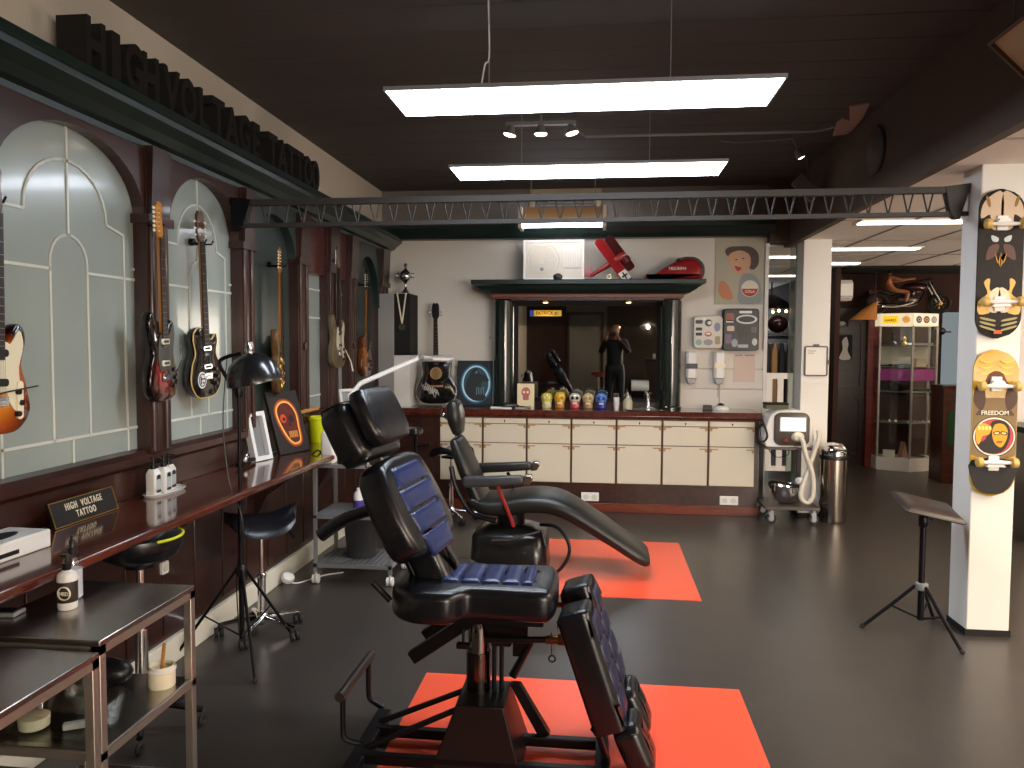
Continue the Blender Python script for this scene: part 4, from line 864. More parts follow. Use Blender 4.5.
# headrest: thick block behind and a cushion in front
TH = Tr(-0.02, 0, 0) @ BR @ frame2((-0.455, 0.0, 1.195), math.radians(27))
ho = sm(rrect(-0.205, 0.205, -0.065, 0.19, 0.06, 3), 2)
b = B(); b.T = TH; b.tile(ho, cushion(ho, 0.12, 0.032, -0.075, 0.003), 'xy'); hr = b.build('headrest', M['leather'], t, ang=60)
ho2 = sm(rrect(-0.175, 0.175, -0.03, 0.205, 0.065, 3), 2)
b = B(); b.T = TH; b.tile(ho2, cushion(ho2, 0.075, 0.028, 0.047, 0.006), 'xy'); b.build('head_cushion', M['leather'], hr, ang=60)
for y in (-0.07, 0.07):
    b = B(); b.T = TB; b.cyl((y, 0.42, -0.05), (y, 0.62, -0.04), 0.010); b.build('headrest_rod', M['chrome'], hr)
M['dbrass'] = pm('dull_brass', '6b4a30', 0.35, metal=1)
# seat: broad rear with a stepped front part
so = [(-0.32, -0.19), (-0.24, -0.25), (-0.13, -0.255), (-0.085, -0.235), (-0.05, -0.19), (0.0, -0.18), (0.15, -0.185), (0.245, -0.185), (0.28, -0.14), (0.29, 0)]
so = so + [(a, -c) for a, c in so[-2::-1]] + [(-0.345, 0.1), (-0.34, 0.0), (-0.345, -0.1)]
lev = cushion(so, 0.125, 0.035, 0.565, 0.002)
b = B(); b.pillow(sm(so, 4), lev, 'xy'); seat = b.build('seat', M['leather'], t, ang=60)
for x0, x1 in ((-0.155, -0.085), (-0.08, -0.005), (0.0, 0.075), (0.08, 0.15), (0.155, 0.2)):
    o = rrect(x0, x1, -0.115, 0.115, 0.006, 2)
    b = B(); b.tile(o, [(0, 0.686), (0, 0.694), (0.004, 0.699), (0.012, 0.703), (0.025, 0.7045)], 'xy'); b.build('blue_quilting', M['blue'], seat, ang=60)
B().box(-0.22, 0.24, -0.13, 0.13, 0.535, 0.567).build('seat_frame', M['bmetal'], t, bev=0.006)
for y in (-0.09, 0.075): B().prism([(-0.0, 0.54), (0.16, 0.54), (0.11, 0.44), (0.04, 0.44)], y, y+0.015).build('tilt_bracket', M['bmetal'], t, smooth=False)
# swing arm of the rear: flat dark bar
b = B(); b.T = Tr(-0.03, -0.10, 0.56) @ Ry(math.radians(-35)); b.box(-0.30, 0.0, -0.02, 0.02, -0.03, 0.02); b.build('back_lever_bar', M['bmetal'], t, bev=0.004)
b = B(); b.T = Tr(-0.03, 0.12, 0.56) @ Ry(math.radians(-35)); b.box(-0.30, 0.0, -0.015, 0.015, -0.02, 0.02); b.build('back_lever_bar', M['bmetal'], t, bev=0.004)
B().cyl((-0.43, -0.09, 0.67), (-0.36, -0.09, 0.60), 0.012).cyl((-0.345, -0.09, 0.60), (-0.30, -0.09, 0.565), 0.006).build('tilt_lever', M['black'], t)
# lift column
B().cyl((-0.02, -0.04, 0.24), (-0.02, -0.04, 0.54), 0.042, n=32).build('lift_column', pm('dark_chrome', '8d8a86', 0.16, metal=1), t)
B().cyl((-0.02, -0.04, 0.24), (-0.02, -0.04, 0.40), 0.048, n=32).build('column_sleeve', pm('black_chrome', '5c5856', 0.14, metal=1), t)
for x, y in ((0.045, -0.06), (0.07, -0.03)):
    B().cyl((x, y, 0.24), (x, y, 0.53), 0.009).build('guide_rod', M['bmetal'], t)
B().tube([(0.03, 0.17, 0.5), (0.17, 0.10, 0.38), (0.10, 0.08, 0.25)], 0.018, 8).box(0.10, 0.16, 0.09, 0.13, 0.33, 0.53).build('rear_strut', M['bmetal'], t)
# frustum base, rails, braces
b = B(); b.loft([[(-0.17, -0.24, 0.015), (0.17, -0.24, 0.015), (0.17, 0.07, 0.015), (-0.17, 0.07, 0.015)], [(-0.085, -0.195, 0.24), (0.10, -0.195, 0.24), (0.10, 0.04, 0.24), (-0.085, 0.04, 0.24)], [(-0.085, -0.195, 0.25), (0.10, -0.195, 0.25), (0.10, 0.04, 0.25), (-0.085, 0.04, 0.25)]])
b.build('base_box', pm('base_black', '171213', 0.35, metal=0.3), t, bev=0.005)
b = B(); b.prism([(0.10, 0.25), (0.14, 0.25), (0.26, 0.055), (0.21, 0.055)], 0.0, 0.04); b.build('base_gusset', M['bmetal'], t, smooth=False)
for y in (-0.235, -0.03):
    B().box(-0.44, 0.46, y, y+0.035, 0.02, 0.058).build('base_rail', M['bmetal'], t, bev=0.004)
B().box(0.44, 0.49, -0.36, 0.10, 0.02, 0.06).build('cross_bar', M['bmetal'], t, bev=0.004)
b = B(); b.T = Tr(-0.45, 0.0, 0); b.box(-0.03, 0.03, -0.40, 0.14, 0.02, 0.055); b.build('cross_bar', M['bmetal'], t, bev=0.004)
for y in (-0.08, 0.08):
    B().tube([(-0.44, y*1.3-0.07, 0.05), (-0.07, y-0.07, 0.22)], 0.012, 8).build('base_brace', M['bmetal'], t)
for x, y in ((0.465, -0.33), (0.465, 0.08), (-0.45, -0.38), (-0.45, 0.12)):
    B().cyl((x, y, 0.0), (x, y, 0.024), 0.02, n=14).build('levelling_foot', M['rubber'], t)
# push handle
b = B()
for y in (-0.16, 0.17):
    b.tube(smooth_line([(-0.53, y, 0.25), (-0.53, y, 0.12), (-0.52, y, 0.075), (-0.46, y*0.9, 0.05)], 4), 0.011, 8)
b.tube([(-0.53, -0.16, 0.25), (-0.53, 0.17, 0.25)], 0.011, 8)
ph = b.build('push_handle', M['bmetal'], t)
B().cyl((-0.53, -0.20, 0.255), (-0.53, 0.21, 0.255), 0.019, n=16).build('handle_grip', pm('grip_brown', '2e2622', 0.35), ph)
# armrest folded back on the far side
B().tube(smooth_line([(-0.33, 0.22, 0.86), (-0.50, 0.27, 0.88), (-0.66, 0.28, 0.83), (-0.78, 0.28, 0.75)], 4), [0.022]*4+[0.026]*4+[0.03]*5, 10).build('armrest', M['leather'], t)
# leg pads with bars
def leg(yc, ztop, name_y, sh=0.0):
    ax = (0.355+sh, yc, ztop)
    TL = Tr(*ax) @ Rz(math.radians(-5)) @ Matrix(((0, -math.sin(math.radians(19)), math.cos(math.radians(19)), 0), (1, 0, 0, 0), (0, math.cos(math.radians(19)), math.sin(math.radians(19)), 0), (0, 0, 0, 1)))
    # x across, y up along the pad, z out of its front
    o = sm(rrect(-0.095, 0.095, -0.46, 0.0, 0.04, 3), 2)
    b = B(); b.T = TL; b.pillow(o, cushion(o, 0.125, 0.028, -0.065, 0.003), 'xy'); lp = b.build('leg_pad', M['leather'], t, ang=60)
    for k in range(4):
        o = rrect(-0.062, 0.062, -0.425+k*0.098, -0.335+k*0.098, 0.008, 2)
        b = B(); b.T = TL; b.tile(o, [(0, 0.055), (0, 0.062), (0.006, 0.067), (0.02, 0.071), (0.035, 0.072)], 'xy'); b.build('blue_quilting', pm('navy_leather', '1c2140', 0.3, bump=0.2, bs=200) if 'navy' not in M else M['navy'], lp, ang=60)
    TF = TL @ Tr(0, -0.475, 0.045) @ Rx(math.radians(-6))
    o = sm(rrect(-0.095, 0.095, -0.165, 0.03, 0.045, 3), 2)
    b = B(); b.T = TF; b.pillow(o, cushion(o, 0.10, 0.03, -0.045, 0.006), 'xy'); b.build('foot_pad', M['leather'], t, ang=60)
    b = B(); b.T = TL; b.box(-0.02, 0.02, -0.60, -0.05, -0.075, -0.056); b.build('leg_bar', M['bmetal'], t, bev=0.003)
M['navy'] = pm('navy_leather', '1c2140', 0.3, bump=0.2, bs=200)
leg(-0.125, 0.62, 'near'); leg(0.125, 0.64, 'far', 0.0)
for y, z in ((-0.14, 0.485), (0.10, 0.54)):
    b = B().cyl((0.02, y, z), (0.31, y, z+0.012), 0.012).build('leg_arm', M['bmetal'], t)
    B().cyl((0.25, y, z+0.01), (0.30, y, z+0.012), 0.016).box(0.295, 0.325, y-0.012, y+0.012, z-0.005, z+0.035).build('clamp', M['dbrass'], b, bev=0.003)
    B().ball((0.335, y-0.01, z+0.012), 0.011, 10, 6).cyl((0.31, y, z+0.06), (0.345, y, z+0.075), 0.006).build('knob', M['chrome'], b)
B().tube([(0.27, -0.13, 0.52), (0.272, -0.135, 0.44)], 0.002, 5).torus((0.274, -0.135, 0.422), 0.012, 0.004, 'y', 16, 6).build('release_ring', M['black'], t)
B().cyl((-0.06, -0.16, 0.53), (-0.06, -0.16, 0.47), 0.006).box(-0.085, -0.03, -0.175, -0.145, 0.455, 0.475).build('foot_release', M['bmetal'], t, bev=0.004)

# ================================================================ second chair: lounge with arms
t = thing('lounge_chair', 'worn black lounge tattoo chair with armrests and a long curved leg rest', 'chair', (-0.62, 5.42, 0))
st = [(-0.25, 0.50, 0.44, 0.09), (-0.16, 0.47, 0.50, 0.12), (-0.02, 0.475, 0.50, 0.14), (0.14, 0.50, 0.50, 0.14), (0.30, 0.495, 0.50, 0.14), (0.42, 0.45, 0.50, 0.135), (0.56, 0.37, 0.49, 0.125), (0.72, 0.27, 0.48, 0.11), (0.88, 0.165, 0.46, 0.10), (0.935, 0.13, 0.43, 0.09)]
L_ = smooth_line([(a[0], a[1], a[2]) for a in st], 3); T_ = smooth_line([(a[3], 0, 0) for a in st], 3)
b = B(); b.pad([(p[0], p[1], p[2], q[0]) for p, q in zip(L_, T_)], e=3.2); b.build('seat_and_leg_rest', M['leath2'], t, ang=70)
bs = [(-0.20, 0.47, 0.38, 0.10), (-0.26, 0.60, 0.40, 0.115), (-0.31, 0.72, 0.40, 0.115), (-0.36, 0.84, 0.38, 0.10), (-0.385, 0.90, 0.34, 0.08)]
b = B(); b.pad([(a[0], a[1], a[2], a[3]) for a in bs], e=3.2); bk = b.build('backrest', M['leath2'], t, ang=70)
b = B(); b.tube(smooth_line([(-0.08, -0.2, 0.38), (-0.25, -0.2, 0.43), (-0.36, -0.19, 0.6), (-0.40, -0.18, 0.75)], 4), 0.018, 8); b.build('back_tube', M['bmetal'], bk)
hs = [(-0.385, 0.985, 0.20, 0.08), (-0.395, 1.04, 0.25, 0.105), (-0.405, 1.10, 0.27, 0.115), (-0.41, 1.155, 0.24, 0.10)]
b = B(); b.pad(hs, e=3); hd = b.build('headrest', M['leath2'], t, ang=70)
B().cyl((-0.39, -0.03, 0.88), (-0.40, -0.03, 1.0), 0.009).cyl((-0.39, 0.03, 0.88), (-0.40, 0.03, 1.0), 0.009).build('headrest_post', M['chrome'], hd)
B().tube([(-0.46, 0, 1.06), (-0.50, -0.02, 1.10), (-0.49, -0.02, 1.15)], 0.01, 8).ball((-0.485, -0.02, 1.09), 0.018, 10, 6).build('headrest_knob', M['chrome'], hd)
for sgn in (-1, 1):
    y = sgn*0.30
    a_ = B(); a_.pad([(-0.27, 0.665, 0.065, 0.075, y), (-0.1, 0.675, 0.07, 0.07, y), (0.10, 0.69, 0.07, 0.062, y)], e=4); ar = a_.build('armrest', pm('arm_grey', '36383a', 0.4) if sgn < 0 else M['leath2'], t, ang=60)
    B().prism([(0.115, 0.655), (0.16, 0.66), (0.185, 0.70), (0.175, 0.725), (0.125, 0.725)], y-0.035, y+0.035).build('chrome_tip', M['steel'], ar, bev=0.006)
    B().tube([(-0.06, y*0.97, 0.64), (0.03, y*0.92, 0.42), (0.05, y*0.9, 0.36)], 0.013, 8, flat=0.6).build('arm_strap', M['rred'] if sgn < 0 else M['bmetal'], ar)
B().lathe([(0.10, 0.33), (0.10, 0.40), (0.09, 0.41)], n=24).build('column', M['bmetal'], t)
b = B(); b.loft([[(x, y, z) for x, y in rrect(-a, a, -c, c, 0.09, 5)] for a, c, z in ((0.27, 0.22, 0.0), (0.27, 0.22, 0.10), (0.26, 0.21, 0.26), (0.21, 0.17, 0.30), (0.15, 0.12, 0.33))]); b.T = Tr(0, 0, 0)
bb = b.build('base_housing', pm('black_gloss', '141414', 0.3, coat=0.3), t, ang=60)
B().tube([(-0.10, -0.26, 0.26), (0.02, -0.27, 0.27), (0.25, -0.24, 0.335)], [0.022, 0.02, 0.014], 8, flat=0.5).build('foot_pedal', pm('pedal_brown', '3b302c', 0.4), bb)
B().tube(smooth_line([(0.22, -0.10, 0.34), (0.34, -0.20, 0.35), (0.42, -0.24, 0.26), (0.42, -0.26, 0.16), (0.34, -0.27, 0.06), (0.24, -0.24, 0.10)], 6), 0.012, 8).build('black_hose', M['black'], t)
B().cyl((0.24, -0.26, 0.34), (0.265, -0.27, 0.24), 0.012, 0.02).build('hose_clip', M['black'], t)

# black armrest stand behind the first chair
t = thing('armrest_stand', 'black adjustable armrest stand standing by the counter left of saddle stool', 'stand', (-1.53, 6.30, 0))
B().cyl((0, 0, 0.03), (0, 0, 0.84), 0.016).build('pole', M['bmetal'], t)
B().pillow(rrect(-0.16, 0.05, -0.10, 0.10, 0.04), [(0.01, 0.84), (0, 0.85), (0, 0.88), (0.01, 0.895)], 'xy').build('pad', M['leather'], t)
B().lathe([(0.12, 0), (0.13, 0.012), (0.11, 0.025), (0.02, 0.04)], n=28).build('base_plate', M['bmetal'], t)
B().cyl((0, 0, 0.74), (0.12, -0.02, 0.76), 0.008).cyl((0, 0, 0.62), (0.10, -0.02, 0.60), 0.008).cyl((0.03, 0, 0.84), (0.07, -0.01, 0.96), 0.006).ball((0.12, -0.02, 0.76), 0.014, 8, 6).build('clamp_lever', M['bmetal'], t)

# ================================================================ tripod stool by the pillar
t = thing('tripod_stool', 'black tripod stand with a tilted dark padded rest before white pillar', 'stand', (1.79, 4.45, 0))
b = B(); b.T = Tr(0.01, -0.02, 0.715) @ Ry(math.radians(13)) @ Rx(math.radians(12)) @ Rz(0.05)
o = rrect(-0.165, 0.165, -0.13, 0.13, 0.012, 3)
b.tile(o, [(0.01, -0.012), (0, -0.004), (0.004, 0.004), (0.02, 0.016), (0.045, 0.025), (0.07, 0.029)], 'xy'); b.build('padded_rest', pm('brown_black_vinyl', '2e231d', 0.4), t, ang=60)
B().cyl((0, 0, 0.08), (0, 0, 0.70), 0.017).lathe([(0.018, 0.60), (0.026, 0.61), (0.026, 0.66), (0.018, 0.67)], n=14).cyl((0.0, 0, 0.63), (0.045, 0, 0.64), 0.008).build('pole', M['bmetal'], t)
B().lathe([(0.03, 0.25), (0.035, 0.26), (0.035, 0.285), (0.02, 0.29)], n=14).build('collar', M['grey'], t)
for a in (math.radians(-70), math.radians(170), math.radians(55)):
    c_, s_ = math.cos(a), math.sin(a)
    l_ = B().tube([(0.03*c_, 0.03*s_, 0.27), (0.15*c_, 0.15*s_, 0.15), (0.29*c_, 0.29*s_, 0.015)], 0.010, 8).build('leg', M['bmetal'], t)
    B().tube([(0.015*c_, 0.015*s_, 0.09), (0.15*c_, 0.15*s_, 0.145)], 0.006, 6).build('brace', M['bmetal'], l_)
    B().ball((0.295*c_, 0.295*s_, 0.013), 0.013, 10, 6).build('rubber_foot', M['rubber'], l_)
# ================================================================ counter along the back wall
CF = 7.37
t = tag(B().prism([(CF-0.06, 0.925), (CF-0.05, 0.975), (7.852, 0.975), (7.852, 0.925), (CF-0.045, 0.90)], -2.12, 1.50, 'yz').build('counter_worktop', M['shelf'], bev=0.005), 'long dark red-brown worktop along the back wall carrying jars, guitar and mirror', 'worktop')
struct(B().box(-2.12, 1.48, CF+0.0, 7.85, 0.0, 0.9).build('wall_counter_base', M['maho'], smooth=False))
struct(B().box(-2.12, 1.49, CF-0.015, CF+0.03, 0.0, 0.085).build('baseboard_counter', wood('plinth_red', '5a2618', '74331f', 0.3, (1, 8, 8)), bev=0.003))
for k in range(7):
    x0 = -1.55+k*0.4285
    t = thing('cabinet_unit', 'cream metal cabinet unit %s' % ('at the left end, half behind the small saddle stool', 'second from the left, behind the lounge chair headrest', 'third from left, over the lounge chair armrests', 'fourth from left, above the lounge chair knee bend', 'third from the right end of the counter', 'second from the right end of the counter', 'at the right end, next to the laser trolley')[k], 'cabinet', (x0, CF, 0), 0, 'cream cabinet units under the back counter')
    B().box(0.004, 0.4245, -0.008, -0.001, 0.272, 0.895).build('carcass', pm('cab_gap', '6b5236', 0.6) if k == 0 else M['gapm'], t, smooth=False)
    if k == 0: M['gapm'] = bpy.data.materials['cab_gap']
    for nm_, z0, z1 in (('keyhole_strip', 0.838, 0.888), ('drawer', 0.652, 0.832), ('door', 0.28, 0.645)):
        d = B().box(0.010, 0.4185, -0.014, 0.0, z0, z1).build(nm_, M['cabw'], t, bev=0.004, loc=(0, -0.008, 0))
        if nm_ == 'keyhole_strip':
            b = B(); b.T = Tr(0.215, -0.015, 0.863); b.cyl((0, 0, 0), (0, -0.004, 0), 0.008, n=12).box(-0.003, 0.003, -0.003, 0, -0.016, 0); b.build('keyhole', M['black'], d)
        if nm_ != 'keyhole_strip':
            for xx in (0.012, 0.345):
                zc = z1-0.012 if nm_ == 'door' else z1+0.0
                b = B(); b.box(xx, xx+0.072, -0.024, -0.0145, zc-0.012, zc-0.002); b.box(xx+(0.0 if xx < 0.1 else 0.052), xx+(0.02 if xx < 0.1 else 0.072), -0.022, -0.0145, zc-0.035, zc-0.002)
                b.build('hinge_bracket', M['tan'], d, smooth=False)
for i, x in enumerate((0.0, 1.22)):
    t = thing('double_socket', ('white double power socket low on the counter base, behind the lounge chair leg rest', 'white double power socket low on the counter base, right end')[i], 'outlet', (x-0.08, CF, 0.05) if i == 0 else (x, CF, 0.05), 0, 'double sockets in the counter base')
    B().box(-0.085, 0.085, -0.012, 0.001, 0.05, 0.135).build('cover', M['white'], t, bev=0.006)
    for dx in (-0.04, 0.04): B().cyl((dx, -0.012, 0.092), (dx, -0.015, 0.092), 0.026, n=20).build('insert', M['offw'], t)
# ---------------------------------------------------------------- mirror cabinet on the counter
t = thing('mirror_cabinet', 'large mirror in a dark green columned surround with heavy cornice on the counter', 'mirror', (-0.125, 7.85, 0.975))
for x in (-0.835, 0.815):
    c_ = B(); c_.cyl((x, -0.16, 0.03), (x, -0.16, 1.06), 0.10, n=32); cc = c_.build('column', M['marble'], t)
    B().lathe([(0.11, 0), (0.11, 0.02), (0.095, 0.035)], (x, -0.16, 0), 28).build('column_foot', M['marble'], cc)
B().box(-0.93, 0.91, -0.015, 0, 0.0, 1.1).build('back_board', M['mahov'], t, smooth=False)
B().ring([(-0.74, 0.05), (0.72, 0.05), (0.72, 1.05), (-0.74, 1.05)], 0.035, -0.04, -0.016, 'xz').build('mirror_frame', M['mblack'], t, smooth=False)
B().box(-0.702, 0.682, -0.003, 0.003, -0.463, 0.463).build('mirror_glass', M['mirror'], t, smooth=False, loc=(0, -0.032, 0.55), rot=(0.0104, 0, -0.0156))
B().box(-0.75, 0.73, -0.30, -0.0, 1.055, 1.075).build('soffit_board', M['maho'], t, smooth=False)
fr = B(); 
def crn(prof, x0, x1, ym):
    # moulding that returns round both ends: profile (out, z)
    return [[(x0-o, 0, z), (x0-o, -ym-o, z), (x1+o, -ym-o, z), (x1+o, 0, z)] for o, z in prof]
B().loft(crn([(0.0, 1.075), (0.0, 1.085), (0.015, 1.09), (0.015, 1.115), (0.03, 1.125)], -0.93, 0.91, 0.26)).build('frieze', pm('frieze_brown', '6e4030', 0.35), t, smooth=False)
B().loft(crn([(0.02, 1.125), (0.04, 1.135), (0.08, 1.16), (0.12, 1.195), (0.16, 1.21), (0.16, 1.245), (0.165, 1.25)], -0.97, 0.95, 0.26)).build('cornice', M['dgreen'], t, smooth=False)
for x in (-0.42, 0.40):
    l_ = B().lathe([(0.035, 1.043), (0.035, 1.054), (0.02, 1.054)], (x, -0.15, 0), 20).build('downlight', M['brass'], t)
    B().lathe([(0.001, 1.036), (0.024, 1.038), (0.024, 1.042), (0.001, 1.042)], (x, -0.15, 0), 16).build('downlight_bulb', glow('amber_glow', 'ffb25a', 6), l_)
    spot('mirror_downlight', (-0.125+x, 7.70, 1.98), (-0.125+x, 7.70, 1.0), 1.5, (1, 0.62, 0.3), 120, 0.8, 0.02)
t2 = thing('number_plate', 'yellow registration plate reading PATRICK #1 stuck to the mirror top left', 'plate', (-0.545, 7.798, 1.915))
B().box(-0.125, 0.155, -0.006, 0, -0.03, 0.03).build('plate', pm('plate_yellow', 'f0c419', 0.4), t2, bev=0.002)
B().box(-0.165, -0.125, -0.006, 0, -0.032, 0.032).build('blue_band', pm('plate_blue', '2347a8', 0.4), t2, smooth=False)
b = B(); b.T = Tr(0.015, -0.0068, 0) @ Rx(PI/2); b.text('PATRICK #1', 0.052, 0.001, 0.001, 0.85); b.build('plate_letters', M['black'], t2, smooth=False)
CT = 0.975
# ---------------------------------------------------------------- on top of the mirror cabinet
TOPZ = CT+1.251
t = thing('white_air_unit', 'white square ventilation unit with a round grille on the mirror cabinet cornice', 'air unit', (-0.45, 7.62, TOPZ))
B().box(-0.30, 0.29, -0.10, 0.16, 0.0, 0.385).build('casing', M['offw'], t, bev=0.015)
B().ring([(-0.30, 0), (0.29, 0), (0.29, 0.385), (-0.30, 0.385)], 0.02, -0.108, -0.1).build('front_rim', M['white'], t, smooth=False)
b = B()

for r in (0.165, 0.135, 0.115, 0.095, 0.075, 0.055, 0.035): b.torus((-0.12, -0.102, 0.19), r, 0.004, 'y', 36, 5)
b.build('round_grille', M['offw'], t)
B().ball((-0.12, -0.105, 0.105), (0.018, 0.008, 0.018), 12, 6).build('badge', M['grey'], t)
g_ = B().box(0.09, 0.25, -0.106, -0.1, 0.12, 0.30).build('side_panel', M['white'], t, smooth=False)
b = B()
for k in range(9): b.box(0.10+k*0.017, 0.106+k*0.017, -0.112, -0.105, 0.125, 0.295)
b.build('side_ribs', M['offw'], g_, smooth=False)
B().ball((0.035, -0.11, 0.03), (0.045, 0.012, 0.035), 16, 8).build('dial', M['black'], t)
# biplane
t = thing('model_biplane', 'red model biplane with a black cross on its tilted wing, on the cornice', 'model plane', (-0.02, 7.62, TOPZ), 0)
b = B(); b.T = Tr(0.17, -0.03, 0.20) @ Ry(math.radians(-32)) @ Rx(math.radians(10))
b.tube([(-0.30, 0, 0), (-0.1, 0, 0.0), (0.05, 0, 0.0), (0.10, 0, 0)], [0.015, 0.03, 0.042, 0.038], 12); b.build('fuselage', M['rred'], t)
b = B(); b.T = Tr(0.26, -0.03, 0.20) @ Ry(math.radians(-28)); b.lathe([(0.02, -0.035), (0.04, -0.03), (0.045, 0.0), (0.04, 0.03), (0.001, 0.04)], n=16); b.build('engine_cowl', pm('cowl_red', '5a1c20', 0.4), t)
for q, (cx, cz, ln) in enumerate(((0.14, 0.18, 0.52), (0.20, 0.27, 0.40))):
    b = B(); b.T = Tr(cx, -0.07+0.10*q, cz) @ Ry(math.radians(53)) @ Rx(math.radians(62))
    b.pillow(rrect(-ln/2, ln/2, -0.055, 0.055, 0.03, 3), [(0.004, -0.006), (0, 0), (0.004, 0.006)], 'xy'); wg = b.build('wing', M['rred'] if q == 0 else pm('wing_dark', '4a1a1d', 0.4), t)
    if q == 0:
        b = B(); b.T = Tr(cx, -0.07, cz) @ Ry(math.radians(53)) @ Rx(math.radians(62)); b.box(0.125, 0.225, -0.048, 0.048, 0.006, 0.0085)
        cr = b.build('wing_marking', M['white'], wg, smooth=False)
        b = B(); b.T = Tr(cx, -0.07, cz) @ Ry(math.radians(53)) @ Rx(math.radians(62)) @ Tr(0.175, 0, 0) ; b.box(-0.036, 0.036, -0.008, 0.008, 0.0085, 0.0105).box(-0.008, 0.008, -0.036, 0.036, 0.0085, 0.0105); b.build('wing_cross', M['black'], cr, smooth=False)
b = B(); b.T = Tr(-0.10, -0.03, 0.04); b.pillow(sm([(-0.06, 0), (-0.05, 0.07), (0.0, 0.09), (0.04, 0.05), (0.06, 0.0)]), [(0.003, -0.005), (0, 0), (0.003, 0.005)], 'xz'); b.build('tail_fin', M['rred'], t)
B().torus((0.10, -0.06, 0.03), 0.02, 0.01, 'y', 14, 6).torus((0.17, 0.03, 0.03), 0.02, 0.01, 'y', 14, 6).tube([(0.10, -0.03, 0.03), (0.16, -0.02, 0.16)], 0.004, 6).build('landing_wheels', M['ivory'], t)
# tank
t = thing('motorcycle_tank', 'red motorcycle fuel tank with black top on the right of the cornice', 'fuel tank', (0.72, 7.62, TOPZ))
o = sm([(-0.30, 0.0), (-0.22, 0.05), (-0.08, 0.14), (0.06, 0.205), (0.16, 0.205), (0.23, 0.15), (0.25, 0.07), (0.22, 0.0), (0.0, 0.0)], 4)
B().pillow(o, [(0.05, -0.13), (0.02, -0.11), (0.0, -0.06), (0.0, 0.06), (0.02, 0.11), (0.05, 0.13)], 'xz').build('tank', M['rred'], t, ang=60)
o = sm([(0.0, 0.192), (0.06, 0.212), (0.17, 0.212), (0.245, 0.155), (0.262, 0.07), (0.235, -0.0), (0.19, 0.0), (0.21, 0.07), (0.185, 0.14), (0.12, 0.175)], 4)
B().prism(o, -0.09, 0.09).build('black_stripe', M['black'], t, bev=0.005)
b = B(); b.T = Tr(0.0, -0.133, 0.10) @ Rx(PI/2); b.text('TRIUMPH', 0.04, 0.004, 0.0005); b.build('tank_lettering', M['offw'], t, smooth=False)
B().cyl((0.10, 0, 0.20), (0.10, 0, 0.225), 0.025).build('filler_cap', M['chrome'], t)
# ---------------------------------------------------------------- left of the mirror
t = thing('loudspeaker_cabinet', 'tall grey and black floor loudspeaker with a white base block on counter', 'speaker', (-2.03, 7.62, CT))
B().box(-0.16, -0.0, -0.16, 0.18, 0.0, 1.12).build('grey_side', pm('speaker_grey', '8f8e8b', 0.5), t, bev=0.004)
B().box(0.0, 0.16, -0.15, 0.18, 0.512, 1.12).build('black_front', M['mblack'], t, smooth=False)
B().box(0.0, 0.16, -0.16, 0.18, 0.0, 0.511).build('white_block', M['white'], t, bev=0.004)
t = thing('trophy_cup', 'silver trophy cup with lid standing on the tall black and grey loudspeaker', 'trophy', (-1.95, 7.62, CT+1.12))
B().lathe([(0.05, 0), (0.052, 0.01), (0.035, 0.03), (0.015, 0.06), (0.012, 0.10), (0.02, 0.12), (0.055, 0.15), (0.065, 0.185), (0.055, 0.22), (0.05, 0.225), (0.02, 0.25), (0.01, 0.265), (0.012, 0.275), (0.02, 0.29), (0.012, 0.31), (0.001, 0.315)], n=28).build('cup', M['chrome'], t)
for s_ in (-1, 1): B().torus((s_*0.07, 0, 0.19), 0.022, 0.005, 'y', 16, 6).build('handle', M['chrome'], t)
t = thing('medal', 'round silver medal on a cream ribbon hanging down the black loudspeaker front', 'medal', (-1.945, 7.455, CT+1.12))
B().tube([(-0.05, 0.0, 0.003), (0, -0.002, -0.30)], 0.008, 6, flat=0.3).tube([(0.04, 0.0, 0.003), (0, -0.004, -0.30)], 0.008, 6, flat=0.3).box(-0.058, 0.048, -0.008, 0.03, 0.001, 0.004).build('ribbon', M['ivory'], t)
b = B(); b.T = Tr(0, -0.006, -0.33) @ Rx(PI/2); b.lathe([(0.001, -0.004), (0.034, -0.004), (0.036, 0), (0.034, 0.004), (0.025, 0.003), (0.001, 0.003)], n=24); b.build('medal_disc', M['steel'], t)
guitar('acoustic', 'black acoustic guitar with white scribbled signatures standing on the counter', (-1.625, 7.665, CT+0.012), (-0.10, -0.03, 0.0), pm('black_gloss_guitar', '101012', 0.1, coat=0.8), M['dneck'], L=1.0, th=0.10, sc=1.02, head='sym', headc=M['black'], pick='dark', binding=pm('guitar_binding', 'b9b6ae', 0.4))
ag = [o for o in bpy.data.objects if o.name.startswith('acoustic_guitar')][0]
b = B(); b.T = Tr(0, -0.101, 0.31) @ Rx(PI/2); b.lathe([(0.001, 0), (0.045, 0), (0.045, 0.001), (0.001, 0.001)], n=28); sh_ = b.build('sound_hole', pm('hole_tan', '8a7448', 0.6, var=0.4, vs=20), ag)
b = B(); b.T = Tr(0, -0.101, 0.31) @ Rx(PI/2); b.ring(circle(0, 0, 0.062, n=32), 0.016, 0, 0.002, 'xy'); b.build('rosette', M['tan'], ag, smooth=False)
B().box(-0.07, 0.07, -0.108, -0.10, 0.17, 0.19).build('bridge', M['tan'], ag, bev=0.003)
b = B()
for k in range(7):
    x = -0.12+0.018*k; z = 0.17-0.012*k
    b.tube(smooth_line([(x-0.03, -0.102, z+0.04), (x, -0.102, z-0.03+0.01*(k % 3)), (x+0.015, -0.102, z+0.05), (x+0.04, -0.102, z-0.01)], 3), 0.0022, 4)
b.build('signature', M['white'], ag)
